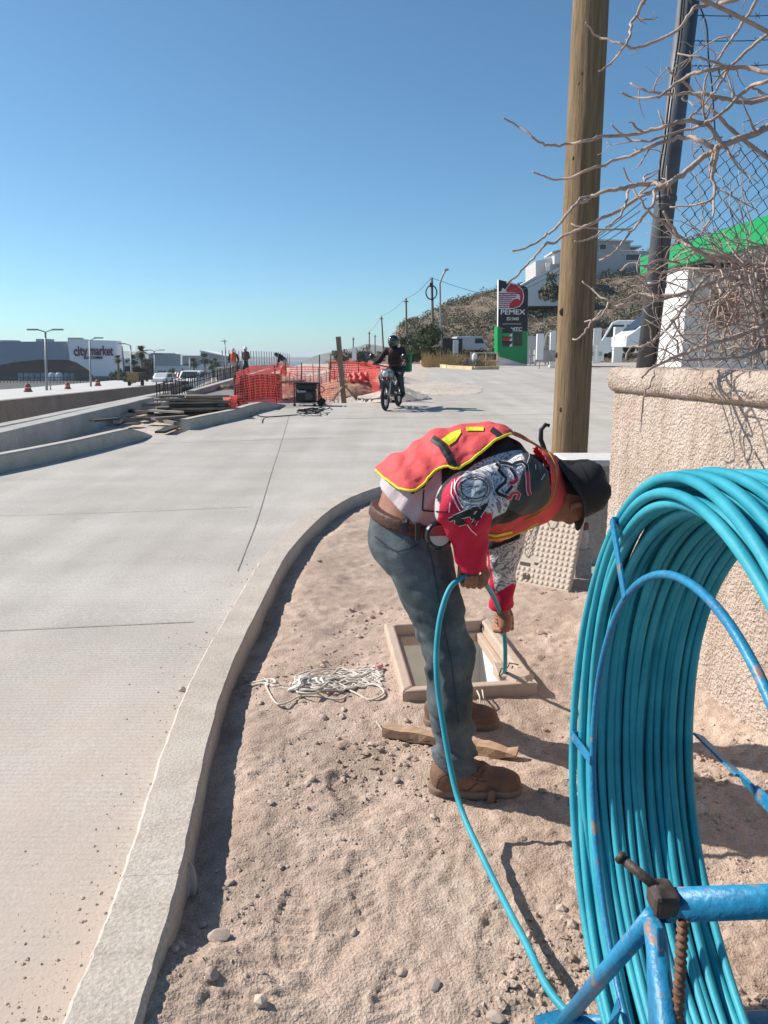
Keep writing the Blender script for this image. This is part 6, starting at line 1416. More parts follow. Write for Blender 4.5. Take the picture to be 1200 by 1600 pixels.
# ---- palms
def palm(u, v1, vt, y, r, label, seed, fan=True):
    b = at(u, v1, y); t_ = at(u-1, vt, y); th = thing('palm_tree', label, 'palm', b); rr = random.Random(seed)
    MB().tube([b-Vector((0, 0, 1)), b.lerp(t_, .5)+Vector((.1, 0, 0)), t_], [.24, .19, .16], 8).build('trunk', M('palm_trunk', (.16, .12, .09), .9, .3, 4), th, smooth=True)
    mb = MB()
    for k in range(40):
        a = rr.uniform(0, 6.28); e = rr.uniform(-1.0, 1.35); d = Vector((math.cos(a)*math.cos(e), math.sin(a)*math.cos(e), math.sin(e))); L_ = r*rr.uniform(.75, 1.1)
        side = d.cross(Vector((0, 0, 1))).normalized(); mid = t_+d*L_*.55; tip = t_+d*L_-Vector((0, 0, L_*.25))
        for q in (-1, -.5, 0, .5, 1): 
            w_ = side*q*L_*.32; e2 = mid+w_*.55+(tip-mid)*(1-.35*abs(q))+w_*.6; mb.add([t_+d*L_*.12, mid+w_*.6+side*.05*r, e2, mid+w_*.6-side*.05*r], [(0, 1, 2, 3)])
    mb.build('crown', M('palm_frond', (.05, .07, .035), .7, .4, 1.5), th, fix=False)
for a in ((221.5, 600, 550, 92, 1.15, 'tallest palm left of centre, beside the street lamp', 1), (209, 600, 562, 96, .95, 'shorter palm leaning against the tall palm\'s left side', 2), (229, 598, 566, 110, .85, 'thin palm stem right of the tallest palm', 8), (185, 602, 561, 120, 1.0, 'dark palm at the right corner of the supermarket', 3), (303, 588, 567, 150, 1.4, 'left of the two distant palms before the low white building', 4), (320, 588, 560, 160, 1.7, 'right, taller of the two distant palms before the slanted roof', 5), (332, 590, 570, 165, 1.4, 'hazy palm right of the slanted roof pair', 6), (338, 590, 566, 175, 1.4, 'faintest small palm beside the hooded worker', 7)): palm(*a)
shrub('street_tree', 'dark rounded tree between the supermarket and the white villa', 194, 600, 125, 1.7, 260, MLC, 41, 'tree'); shrub('street_tree', 'low dark tree below the tall palm', 212, 598, 105, 1.0, 200, MLC, 42, 'tree'); shrub('street_tree', 'grey-green tree beside the double-armed lamp', 262, 592, 150, 1.3, 160, MLC, 43, 'tree')
# ---- distant buildings
def block(label, y, parts, wins_=()):
    u0, u1, v0, v1 = parts[0][:4]; th = thing('building', label, 'building', at((u0+u1)/2, v1, y))
    for (a, b, c_, d, m_) in parts: MB().prism(PZ([(a, d), (b, d), (b, c_), (a, c_)], y), (0, 12, 0)).build('block', m_, th)
    for (a, b, c_, d) in wins_:
        f = MB().prism(PZ([(a-.6, d+.5), (b+.6, d+.5), (b+.6, c_-.5), (a-.6, c_-.5)], y-.15), (0, .2, 0)).build('window', MWH, th); MB().prism(PZ([(a, d), (b, d), (b, c_), (a, c_)], y-.22), (0, .1, 0)).build('pane', MGL, f)
    return th
MFG = M('far_grey_wall', (.38, .38, .39), .8, .05, .05); MFW = M('far_pale_wall', (.78, .77, .76), .8, .05, .05)
block('white villa with grey upper box behind the tall palm', 190, [(192, 240, 560, 592, MFW), (232, 262, 553, 572, MFG), (236, 254, 551.5, 554, MFG), (190, 264, 572, 594, MFW)], [(196, 203, 562, 567), (222, 228, 562, 567), (230, 237, 562, 567)])
block('long low pale building across the middle left distance', 230, [(252, 372, 569, 592, MFW), (285, 312, 556, 571, MFG)], [(272, 286, 576, 578)])
sr = thing('building', 'distant building with one long slanted roof', 'building', at(330, 575, 260)); MB().prism(PZ([(313, 574), (350, 574), (350, 556), (313.5, 548)], 260), (0, 15, 0)).build('hall', MFG, sr); MB().prism(PZ([(312, 549), (352, 557.5), (352, 555.8), (312, 547)], 259), (0, 17, 0)).build('roof', MFW, sr)
block('pale distant block left of the slanted roof', 300, [(296, 316, 558, 580, MFW)]); block('hazy grey block in front of the slanted roof', 210, [(330, 365, 564, 590, MFG)], [(340, 345, 570, 573), (350, 355, 570, 573)])
for k, (u, v, w_) in enumerate(((262, 593, 8), (276, 592, 7), (244, 594, 6))):
    c_ = at(u, v, 120); th = thing('market_tent', ('white canvas tent roof left of the pickup, largest of three', 'white canvas tent roof in the middle of three', 'white canvas tent roof nearest the lamp')[k], 'tent', c_); MB().lathe(c_, [(w_*.12, 0), (w_*.10, .35), (.08, 1.1)], 4).build('canopy', MWH, th)
    for s_ in (-1, 1): MB().tube([c_+Vector((s_*w_*.08, 0, -1.8)), c_+Vector((s_*w_*.08, 0, .1))], .05, 5).build('pole', MSTEEL, th)
# ---- traffic
y = 72; c_ = at(302, 609, y); pk, gf = van('pickup', 'white pickup truck coming up the sunken carriageway', tuple(c_), -math.pi/2-.12, 5., 1.85, 1.75, MVW, [(-.5, .2), (.5, .2), (.5, .5), (.46, .58), (.22, .62), (.08, .98), (-.12, 1.), (-.18, .62), (-.5, .6)], 'pickup', wins=[[(-.08, .65), (.16, .65), (.06, .92), (-.08, .92)]])
MB().prism([gf(.225*5+.1, -.78, 1.12), gf(.225*5+.1, .78, 1.12), gf(.085*5+.1, .68, 1.66), gf(.085*5+.1, -.68, 1.66)], (0, -.02, .01)).build('windscreen', MGL, pk)
MB().box(gf(2.52, 0, .72), (1.3, .08, .3)).build('grille', M('dark_grille', (.04, .04, .045), .4), pk); MB().box(gf(2.54, 0, .45), (1.8, .12, .22)).build('bumper', MSTEEL, pk)
for k, (u, v, y, c_, lb) in enumerate(((255, 599, 105, (.65, .65, .66), 'small white car left of the pickup'), (271, 598, 120, (.08, .08, .09), 'small dark car between the white car and the pickup'), (290, 597, 110, (.35, .05, .045), 'small red vehicle right behind the pickup'))):
    q = at(u, v, y); van('car', lb, tuple(q), -math.pi/2-.1, 4, 1.75, 1.4, M('car_paint_%d' % k, c_, .3, .05), [(-.5, .15), (.5, .15), (.5, .48), (.25, .56), (.12, .98), (-.28, 1.), (-.46, .58), (-.5, .5)], 'car', wins=[[(-.34, .6), (.2, .6), (.1, .9), (-.26, .9)]])
q = at(222, 603, 80); tk = thing('site_truck', 'dark loaded site truck at the left below the tall palm', 'truck', q); MDK = M('dark_machine', (.06, .048, .038), .8, .4, 1.5)
MB().box(q+Vector((-.2, 0, 1.0)), (1.9, 3., .8)).build('body', MDK, tk, bevel=.1); MB().box(q+Vector((.1, .5, 1.55)), (1.5, 1.6, .5), jit=.15).build('load', MDK, tk); MB().box(q+Vector((-.4, -1.3, .9)), (1.2, .5, .9)).build('cab', M('dull_yellow', (.22, .15, .06), .7, .3), tk, bevel=.05)
for s_ in (-.8, .5): MB().lathe(q+Vector((s_, -1.5, .3)), [(.2, -.1), (.32, -.08), (.32, .08), (.2, .1)], 14, (1, 0, 0)).build('wheel', MTY, tk)
for k, (u, v, hgt, y, lb) in enumerate(((44, 612.5, 13, 44, 'leftmost broad rust-red traffic drum on the far roadside'), (106, 608, 10, 50, 'second rust-red traffic drum from the left on the far roadside'), (153, 603, 10, 56, 'third rust-red traffic drum, in front of the white sign wall'), (79, 609, 7, 50, 'thin red marker between the two left traffic drums'))):
    q = at(u, v, y); h_ = hgt/1200*y; r_ = h_*(.42 if k < 3 else .15); th = thing('traffic_drum', lb, 'traffic drum', q, 'traffic drums'); MB().lathe(q, [(r_*1.25, 0), (r_*1.2, h_*.12), (r_*.9, h_*.3), (r_*.85, h_*.7), (r_*.5, h_*.95), (r_*.2, h_)], 14).build('drum_body', M('rusty_red_plastic', (.30, .075, .05), .7, .2, 2), th, smooth=True); MB().lathe(q+Vector((0, 0, h_*.45)), [(r_*.91, 0), (r_*.9, h_*.12)], 14, cap=False).build('stripe', M('dull_white_strip', (.5, .45, .42), .7), th)

# ================================================================ THE SITE ALONG THE LANE
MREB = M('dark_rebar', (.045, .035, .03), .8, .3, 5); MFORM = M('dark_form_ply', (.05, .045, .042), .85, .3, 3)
par = thing('rebar_parapet', 'unfinished parapet of dark upright rebar running away from the barrier', 'parapet', (-5.5, 22, .4))
for k in range(46):
    f = k/45; y = 18.6+f*13; x = -5.45-.35*f; z = .42+.32*f; MB().tube([(x, y, z-.3), (x+random.uniform(-.03, .03), y, z+.50+random.uniform(-.05, .05))], .014, 5).build('rebar', MREB, par)
for h_ in (.12, .3, .46): MB().tube([(-5.45, 18.6, .42+h_), (-5.8, 31.6, .74+h_)], .012, 5).build('tie_bar', MREB, par)
MB().bar((-5.42, 18.6, .30), (-5.78, 31.6, .62), .3, .35).build('footing', MCONC, par); MB().bar((-5.1, 20.5, .42), (-5.3, 36, .8), .2, .5).build('inner_strip', MCONC, par)
slab = thing('form_slab', 'raised grey slab in dark formwork left of the red netting', 'slab', (-4.2, 21, .3))
P = [gp(300, 652), gp(333, 660), gp(368, 640), gp(362, 618)]
q = [Vector((-4.45, 17.3, .50)), Vector((-3.75, 17.2, .50)), Vector((-3.75, 21.5, .56)), Vector((-5.0, 27.5, .62)), Vector((-5.05, 22, .56))]
MB().prism(q, (0, 0, -.06)).build('deck', M('grey_deck', (.20, .195, .19), .9, .12, 2), slab); MB().prism([p+Vector((0, 0, -.061)) for p in q], (0, 0, -.45)).build('formwork', MFORM, slab)
# boards lying about and stacked
MBRD = M('grey_weathered_board', (.22, .185, .15), .9, .3, 3); MBRD2 = M('pale_board', (.42, .35, .28), .9, .2, 3)
rb_ = random.Random(21)
def plank_at(a, b, wd, th_, z, mat, label, k=[0]): 
    a, b = Vector(a), Vector(b); a.z += z; b.z += z
    o = MB().bar(a, b, wd, th_).build('board', mat, loc=a.lerp(b, .5)); tag(o, label, 'board', 'scrap boards on the building site'); return o
stk = thing('board_stack', 'stack of dark form boards between the loose boards and the slab', 'board stack', gp(297, 657))
c0 = gp(297, 656)
for i in range(8):
    for j in range(2):
        cc = c0+Vector((rb_.uniform(-.15, .15)+j*.38-.2, rb_.uniform(-.1, .2)+.5, .03+i*.062)); MB().bar(cc+Vector((-.45+rb_.uniform(-.15, .1), -.25, 0)), cc+Vector((.40+rb_.uniform(-.1, .2), .05, 0)), .32, .045).build('board', MBRD if rb_.random() < .7 else MFORM, stk)
spots = [((178, 659), (232, 655)), ((186, 655), (240, 650)), ((196, 650), (236, 655)), ((205, 646), (250, 644)), ((182, 662), (205, 648)), ((225, 660), (290, 664)), ((240, 665), (292, 661)), ((235, 655), (285, 658)), ((250, 678), (298, 660)), ((247, 663), (275, 668)), ((190, 648), (225, 643)), ((145, 673), (185, 669)), ((40, 715), (105, 711)), ((215, 658), (252, 650))]
BL = ['dark board at the left of the loose boards, nearest the barrier', 'pale board crossing the left heap of loose boards', 'black board slanting under the left heap of loose boards', 'board at the back of the loose heap under the barrier end', 'pale board tilted at the left tip of the loose heap', 'dark board in front of the board stack, longest of the row', 'grey board second in the row before the board stack', 'pale board behind the row before the board stack', 'black thick board slanting from the sand to the near kerb end', 'grey short board in the row before the board stack', 'pale board highest on the loose heap by the barrier', 'black board alone on the shaded sand left of the loose heap', 'long grey board lying at the foot of the left sunken kerb', 'pale board leaning towards the board stack']
for k, (a, b) in enumerate(spots):
    plank_at(gp(*a), gp(*b), rb_.uniform(.08, .2), rb_.uniform(.03, .07), .03+.05*(k % 4), (MBRD, MBRD2, MFORM)[k % 3], BL[k])
dk = gp(207, 664); tag(MB().lathe(dk+Vector((0, 0, .01)), [(.16, 0), (.17, .02), (.1, .035)], 14).build('cover', MREB, loc=dk), 'small round dark cover lying on the sand left of the boards', 'cover')
for k, (u, v, lb) in enumerate(((352, 613, 'low heap of dusty sacks at the hooded worker\'s feet'), (343, 618, 'dusty sack lying left of the sack heap'), (360, 622, 'dusty flat sack on the slab edge by the netting'))):
    c0 = at(u, v, 23.5); V, F = sdf_mesh([(c0+Vector((-.22, 0, 0)), c0+Vector((.2, .05, 0)), .15, .13), (c0+Vector((-.1, .1, .1)), c0+Vector((.12, .1, .12)), .12, .12)], .03, .06, fold=lambda x, y, z: fbm(x*8, y*8, z*8, o=2, seed=k)*.08); tag(mesh_np('sack', V, F, M('dusty_sack', (.22, .17, .13), .95, .3, 6), loc=c0), lb, 'sack')
# ---- red safety netting
MNET = M('red_safety_net', (.82, .11, .09), .6, .12, 2., transl=.35)
net = thing('safety_netting', 'sagging red plastic safety netting round the dug pit', 'netting', (-2.2, 21, .4))
def netting(path, h0, cell, seed, wd=.014, sag=.12, parent=net, mat=MNET, hfun=None):
    P = smooth_path(path, 10); L_ = [0]
    for i in range(len(P)-1): L_.append(L_[-1]+(P[i+1]-P[i]).length)
    T_ = L_[-1]; n = max(4, int(T_/cell)); m = max(3, int(h0/cell)); xs_ = np.array([[p.x, p.y, p.z] for p in P]); g = np.linspace(0, T_, n); pt = np.stack([np.interp(g, L_, xs_[:, k]) for k in range(3)], 1)
    hh = h0*(1-sag*(.5+.5*np.sin(g*1.9+seed)))*(1 if hfun is None else np.interp(g/T_, *hfun))
    rr = np.random.default_rng(seed); gridp = np.zeros((n, m, 3))
    for j in range(m):
        t = j/(m-1); b = fbm(g*1.1+seed, np.full(n, t*2.5), o=3, seed=seed)*.5*math.sin(math.pi*min(1, t*1.1))
        gridp[:, j] = pt; gridp[:, j, 2] += hh*t; gridp[:, j, 1] += b; gridp[:, j, 0] += b*.3
    mb = MB(); wv = np.array([0, 0, wd/2])
    for j in range(m):
        mb.grid([[tuple(gridp[i, j]-wv*(1.6 if j in (0, m-1) else 1)) for i in range(n)], [tuple(gridp[i, j]+wv*(1.6 if j in (0, m-1) else 1)) for i in range(n)]])
    for i in range(n):
        d = pt[min(i+1, n-1)]-pt[max(i-1, 0)]; d = d/np.linalg.norm(d)*wd/2; mb.grid([[tuple(gridp[i, j]-d) for j in range(m)], [tuple(gridp[i, j]+d) for j in range(m)]])
    o = mb.build('net_panel', mat, parent, fix=False); o['kind'] = 'stuff'
G = lambda u, v: gp(u, v, -.02)
netting([G(371, 636), G(385, 637), G(410, 634), G(432, 632)], 1.0, .06, 3, .013, .28)
netting([G(432, 632), G(450, 629), G(490, 626), G(528, 624)], .95, .07, 5, .011, .3)
netting([G(371, 636), Vector((-4.0, 21.5, .4)), Vector((-4.2, 25, .45)), Vector((-3.6, 30, .6))], .8, .07, 7, .012)
netting([Vector((-3.6, 30, .75)), Vector((-2., 31.5, .7)), Vector((-.6, 31, .75)), Vector((.3, 29.5, .75))], .45, .07, 9, .022)
netting([Vector((-2.0, 29., .75)), Vector((-1.3, 28.8, .8)), Vector((-.7, 29.2, .8)), Vector((-.3, 28.6, .75))], .6, .06, 11, .034)
netting([G(540, 622), G(556, 616), Vector((-.45, 23., .55)), Vector((-.1, 21.8, .42)), Vector((.15, 20.9, .36))], .8, .055, 13, .018, hfun=([0, .4, .7, 1], [.5, .75, .9, 1.3]))
netting([G(372, 640), G(362, 642), G(352, 640)], .35, .05, 15, .03)
for u, v, h_, ln in ((372, 635, 1.1, .02), (432, 632, 1.0, -.03), (470, 628, 1.05, .04), (500, 626, 1.25, 0), (515, 620, 1.2, .05), (560, 614, 1.3, .02)):
    p = G(u, v); MB().tube([p, p+Vector((ln, .05, h_))], .016, 6).build('rebar_stake', MREB, net)
for k in range(16):
    u = 432+k*6.6; p = gp(u, 622+2*math.sin(k)); MB().tube([p+Vector((0, 1.2, -.2)), p+Vector((.02*math.sin(k*3), 1.2, .78+.22*math.sin(k*1.7))) ], .011, 5).build('rebar_stake', MREB, net)
# ribs and a dark panel that paints in the pit's shade behind the left netting
rf_ = thing('pit_shade_panel', 'ribs on a dark panel standing for the pit shade seen through the left end of the netting', 'formwork', (-3.3, 21.2, .3))
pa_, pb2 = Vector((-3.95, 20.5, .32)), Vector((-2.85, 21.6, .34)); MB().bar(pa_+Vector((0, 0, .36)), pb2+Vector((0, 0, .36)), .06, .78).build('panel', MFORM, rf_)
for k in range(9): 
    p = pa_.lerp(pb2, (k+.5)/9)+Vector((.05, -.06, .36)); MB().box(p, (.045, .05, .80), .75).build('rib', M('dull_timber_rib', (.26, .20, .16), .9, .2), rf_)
# rolled netting, post with braces, generator, cords
rl = at(562, 590, 23.2); rn = thing('net_roll', 'bulging roll of red netting left of the motorcycle', 'netting roll', rl)
V, F = sdf_mesh([(at(548, 590, 23.2), at(573, 588, 23.2), .13, .12), (at(552, 594, 23), at(566, 594, 23), .10, .09)], .025, .06, fold=lambda x, y, z: .03*np.sin(x*34+z*9)+fbm(x*6, y*6, z*6, o=2, seed=4)*.08); mesh_np('roll', V, F, M('red_net_roll', (.72, .13, .11), .6, .2, 5.), rn)
pst = thing('timber_post', 'leaning rough timber post with two braces beside the generator', 'post', gp(537, 624))
pB = gp(537.5, 624.5); pT = at(528.5, 526, pB.y); MWD = M('site_timber', (.27, .20, .145), .9, .25, 6)
MB().bar(pB-Vector((0, 0, .1)), pT, .14, .05, (0, 1, 0)).build('post_board', MWD, pst); MB().bar(pB.lerp(pT, .26), gp(558, 624), .06, .04).build('brace', MWD, pst); MB().bar(pB.lerp(pT, .22), gp(519, 626), .06, .04).build('brace', MWD, pst)
tag(MB().bar(at(431, 598, 20.5), at(476, 595, 20.5), .1, .05).build('cross_board', MWD, loc=at(450, 597, 20.5)), 'timber board laid level across the netting beside the generator', 'board')
gn = thing('generator', 'black portable generator on a tubular frame standing on the lane', 'generator', gp(479, 634)); g0 = gp(479, 634.5); s_ = .32; MBM = M('black_machine', (.022, .024, .024), .45, .3, 12)
gb_ = lambda x, y, z: g0+Vector((x, y, z))
for x in (-.30, .30):
    for yy in (0, .42): MB().tube([gb_(x, yy, .06), gb_(x, yy, .56)], .016, 6).build('frame_tube', MBM, gn)
for z in (.10, .56):
    for yy in (0, .42): MB().tube([gb_(-.30, yy, z), gb_(.30, yy, z)], .016, 6).build('frame_tube', MBM, gn)
    for x in (-.30, .30): MB().tube([gb_(x, 0, z), gb_(x, .42, z)], .016, 6).build('frame_tube', MBM, gn)
MB().box(gb_(.0, .21, .48), (.5, .36, .16)).build('fuel_tank', MBM, gn, bevel=.04); MB().box(gb_(-.02, .21, .25), (.5, .34, .28)).build('engine_block', MBM, gn, bevel=.03); MB().lathe(gb_(.06, .02, .25), [(.10, 0), (.10, .03), (.05, .05)], 16, (0, -1, 0)).build('recoil_cover', M('dark_grey_metal', (.08, .08, .08), .5, .2), gn)
MB().box(gb_(-.12, .015, .36), (.22, .03, .05)).build('control_strip', M('pale_strip', (.35, .36, .36), .5, .2), gn); MB().lathe(gb_(-.02, .18, .56), [(.04, 0), (.04, .03)], 10).build('fuel_cap', MATS['dark_grey_metal'], gn)
for yy in (.0, .42): MB().lathe(gb_(.36, yy, .09), [(.04, -.03), (.09, -.025), (.09, .025), (.04, .03)], 16, (0, 1, 0)).build('wheel', MTY, gn)
MB().tube(smooth_path([gb_(.3, .2, .5), gb_(.42, .2, .45), gb_(.42, .2, .35), gb_(.34, .2, .33)], 5), .012, 6).build('handle', MBM, gn); MB().tube([gb_(.3, .1, .34), gb_(.46, .1, .02)], .018, 6).build('handle', MBM, gn)
for x in (-.3, .2): MB().box(gb_(x, .0, .03), (.06, .06, .06)).build('foot', MTY, gn)
cd_ = thing('power_cord', 'black power cord heaped on the lane in front of the generator', 'cord', gp(485, 645))
rr_ = random.Random(8); pts = [gp(465, 648, .015), gp(440, 650, .015), gp(415, 651.5, .015), gp(402, 649, .1), gp(392, 645, .2)]; MB().tube(smooth_path(pts, 6), .012, 5).build('cord_run', MATS['black_rubber'], cd_)
for k in range(5):
    c0 = gp(484+rr_.uniform(-5, 5), 645+rr_.uniform(-1, 1), .02); MB().tube([c0+Vector((.25*math.cos(a+k)*rr_.uniform(.9, 1.1), .5*math.sin(a), .015+.03*rr_.random()+k*.012)) for a in np.linspace(0, 6, 18)], .014, 5).build('cord_loop', MATS['black_rubber'], cd_)
MB().tube(smooth_path([gp(490, 645, .02), gp(505, 640, .02), gp(515, 637, .05), gb_(.4, .1, .1)], 6), .012, 5).build('cord_run', MATS['black_rubber'], cd_)
# things far behind the netting
for u, v0, v1, lb in ((550, 543, 563, 'white upright panel right of the timber post in the distance'),):
    a = at(u, v0, 45); tag(MB().box((at(553.5, 553, 45).x, 45, at(0, 553, 45).z), (.26, .05, .75)).build('site_sign', MWH, loc=at(553, 563, 45)), lb, 'sign')
bk = thing('spoil_skip', 'brown low skip left of the motorcyclist\'s elbow', 'skip', at(578, 586, 40)); q = PZ([(563, 586), (592, 588), (594, 574), (562, 569)], 40); MB().prism(q, (0, 2, 0)).build('tub', M('brown_skip', (.13, .10, .085), .8, .2, 2), bk); MB().bar(at(562, 569, 39.9), at(594, 573, 39.9), .12, .12).build('rim', MATS['brown_skip'], bk)
for k, (u, v, r_, lb) in enumerate(((533, 566, .8, 'dark scrubby bush behind the timber post top'), (560, 566, .9, 'brown bush between post and motorcyclist'), (572, 566, .8, 'dark bush beside the far thin poles'), (588, 565, .7, 'low bush at the motorcyclist\'s shoulder'))): shrub('bush', lb, u, v, 75, r_, 90, MLB if k % 2 else MLA, 60+k)
rail('guard_parapet', 'curved pale parapet with bars beyond the standing workers', 'parapet', -9.2, 44, 1.0, -7.0, 58, 1.15, .3, .7, MCONC)
gpar = thing('bar_railing', 'row of upright grey bars on the pale parapet beyond the workers', 'railing', (-8.5, 48, 1.2))
for k in range(26): 
    f = k/25; x, y = -9.1+2.1*f, 44.1+13.8*f; MB().tube([(x, y, 1.0+.1*f), (x, y, 1.95-.2*max(0, f-.8)*3)], .03, 5).build('bar', M('pale_bar', (.35, .36, .37), .6), gpar)
tag(MB().grid([[(-9.8, y, z), (-6.5, y, z)] for y, z in ((34, -.4), (44, .3), (62, .4))]).build('site_bank', MSITE, fix=False), kind='structure')

# ================================================================ DISTANT WORKERS
def figure(label, foot, hgt, top_c, leg_c, skin_c, pose, hat_c=None, vest_c=None, face_dir=-1, name='person', hd=.02):
    th = thing(name, label, 'person', foot); k = hgt/1.75; F0 = Vector(foot); g = lambda x, y, z: F0+Vector((x, y, z))*k
    hip, sh, hdp = [Vector(q) for q in pose['spine']]; J = lambda q: F0+Vector(q)*k
    tr = []; 
    for (kn_, an) in pose['legs']:
        o_ = Vector((0, .09 if an[1] > 0 else -.09, 0)); tr += [(J(hip+o_), J(kn_), .10*k, .075*k), (J(kn_), J(an), .075*k, .06*k)]
    V, F = sdf_mesh(tr+[(J(hip+Vector((0, -.08, .02))), J(hip+Vector((0, .08, .02))), .11*k, .11*k)], hd, .04); mesh_np('trousers', V, F, leg_c, th)
    ar = [(J(hip+Vector((0, 0, .06))), J(hip.lerp(sh, .6)), .12*k, .14*k, (1, .8, 1)), (J(hip.lerp(sh, .6)), J(sh), .14*k, .12*k, (1, .75, 1))]
    for s0, el, wr in pose['arms']: ar += [(J(s0), J(el), .062*k, .05*k), (J(el), J(wr), .05*k, .036*k)]
    V, F = sdf_mesh(ar, hd, .04); mesh_np('shirt', V, F, top_c, th)
    hh = [(J(sh), J(hdp), .055*k, .06*k), (J(hdp), J(hdp+Vector((0, 0, .06))), .085*k, .09*k), (J(hdp+Vector((0, -.07*1, -.02))), J(hdp+Vector((0, -.08, .0))), .03*k, .02*k)]
    for s0, el, wr in pose['arms']: w3 = Vector(wr)+(Vector(wr)-Vector(el)).normalized()*.1; hh += [(J(wr), J(w3), .036*k, .032*k)]
    for s0, el, wr in pose['arms']: hh += [(J(sh), J(s0), .05*k, .05*k), (J(s0), J(el), .045*k, .038*k), (J(el), J(wr), .038*k, .034*k)]
    V, F = sdf_mesh(hh, hd*.75, .02); mesh_np('body', V, F, skin_c, th)
    for (kn_, an) in pose['legs']: V, F = sdf_mesh([(J(Vector(an)+Vector((0, 0, -.02))), J(Vector(an)+Vector((0, -.13, -.045))), .055*k, .045*k)], hd*.8, .02); mesh_np('boot', V, F, MATS['dusty_brown_leather'], th)
    if vest_c is not None: V, F = sdf_mesh([(a, b, ra+.022, rb+.022, *r_) for a, b, ra, rb, *r_ in ar[:2]], hd, .04); mesh_np('vest', V, F, vest_c, th)
    if hat_c is not None:
        hp = J(hdp+Vector((0, 0, .075))); MB().lathe(hp, [(.15*k, -.02*k), (.15*k, 0), (.105*k, .005*k), (.10*k, .06*k), (.07*k, .10*k), (.01, .115*k)], 16).build('hard_hat', hat_c, th, smooth=True)
    return th
MSK = M('distant_skin', (.28, .15, .10), .7, .1); MOV = M('orange_vest_cloth', (.58, .10, .05), .7, .15, 6); MDKC = M('dark_cloth', (.03, .03, .035), .9, .2, 8); MTAN = M('tan_trousers', (.36, .31, .25), .9, .2, 8); MPALE = M('pale_hood_cloth', (.62, .55, .50), .9, .1)
stand = {'spine': ((0, 0, .92), (0, -.02, 1.42), (0, -.03, 1.58)), 'legs': (((-.12, -.03, .5), (-.13, .02, .07)), ((.12, -.03, .5), (.14, .0, .07))), 'arms': (((-.2, 0, 1.40), (-.27, .03, 1.12), (-.25, -.05, .88)), ((.2, 0, 1.40), (.27, .03, 1.12), (.26, -.06, .88)))}
f1 = at(366, 592, 44); figure('worker in orange vest and pale hood standing at the left end of the netting', f1, 1.68, MDKC, MTAN, MPALE, stand, MPALE, MOV, hd=.025)
st2 = dict(stand); st2['arms'] = (((-.17, 0, 1.40), (-.20, .05, 1.12), (-.08, -.14, 1.0)), ((.17, 0, 1.40), (.2, .05, 1.12), (.1, -.14, 1.0)))
f2 = at(385, 589, 44); figure('dark-clothed worker in white hard hat behind the netting', f2, 1.66, M('brown_shirt', (.10, .06, .05), .9, .2), MDKC, MSK, st2, M('white_hard_hat', (.75, .74, .72), .4, .05), hd=.025)
bend = {'spine': ((.12, 0, .92), (-.18, -.02, 1.22), (-.32, -.03, 1.24)), 'legs': (((.06, -.1, .5), (.06, -.1, .07)), ((.12, .1, .5), (.12, .1, .07))), 'arms': (((-.16, -.18, 1.18), (-.2, -.2, .92), (-.26, -.18, .72)), ((-.16, .18, 1.18), (-.2, .2, .92), (-.26, .18, .72)))}
f3 = at(442, 592, 38); figure('worker in black stooping behind the netting', f3, 1.6, MDKC, M('grey_trousers', (.30, .29, .29), .9, .1), MDKC, bend, hd=.025)
dr = at(443, 585, 36); tag(MB().lathe(dr, [(.16, 0), (.17, .03), (.15, .3), (.15, .33), (.12, .36), (.12, .4)], 14).build('red_bucket', M('red_plastic', (.55, .09, .05), .5, .1), loc=dr, smooth=True), 'red plastic bucket below the stooping worker', 'bucket')

# ================================================================ MOTORCYCLE AND RIDER
fw = gp(602, 641.5); rw = gp(627, 633); fd = (fw-rw); fd.z = 0; fd.normalize(); WB = 1.32
zl = zr(fw.y); sl = (zr(fw.y)-zr(fw.y+1))*-1
sd2 = Vector((fd.y, -fd.x, 0))            # rider's right-hand side
def K(x, s_, z): p = fw+fd*(x-WB)+sd2*s_; return Vector((p.x, p.y, zr(p.y)+z))      # x: 0 rear axle, WB front axle
bike = thing('motorcycle', 'dark motorcycle riding along the lane towards the camera', 'motorcycle', K(WB/2, 0, 0))
MBK = M('black_bike_paint', (.015, .016, .018), .3, .1, spec=.5); MCH = M('bike_alloy', (.42, .43, .44), .35, .1, metal=.8)
for x, wd in ((WB, .05), (0, .055)):
    r_ = .31; c_ = K(x, 0, r_); ty = MB().tube([c_+(fd*math.cos(a)+Vector((0, 0, 1))*math.sin(a))*(r_-wd*.8) for a in np.linspace(0, 2*math.pi, 37)], wd*.85, 8, cap=False).build('tyre', MTY, bike, smooth=True)
    MB().tube([c_+(fd*math.cos(a)+Vector((0, 0, 1))*math.sin(a))*(r_-wd*1.7) for a in np.linspace(0, 2*math.pi, 37)], .014, 6, cap=False).build('rim', MCH, ty); mb = MB()
    for k in range(14): a = 2*math.pi*k/14; mb.tube([c_+sd2*.03*(-1)**k, c_+(fd*math.cos(a)+Vector((0, 0, 1))*math.sin(a))*(r_-wd*1.7)], .005, 4)
    mb.build('spokes', MCH, ty); MB().lathe(c_, [(.05, -.06), (.06, 0), (.05, .06)], 12, sd2).build('hub', MBK, ty)
for s_ in (-.09, .09): MB().tube([K(WB, s_, .31), K(WB-.22, s_, .92)], .022, 8).build('fork_leg', MCH if s_ < 0 else MBK, bike, smooth=True)
MB().grid([[K(WB-.02+.40*math.cos(a)*.95, s_, .33+.38*math.sin(a)+(.02 if abs(s_) < .05 else 0)) for s_ in (-.07, 0, .07)] for a in np.linspace(.5, 2.4, 10)]).build('front_mudguard', MBK, bike, smooth=True)
def blob(name, caps, mat, h_=.018, k=.03, parent=bike): V, F = sdf_mesh(caps, h_, k); return mesh_np(name, V, F, mat, parent)
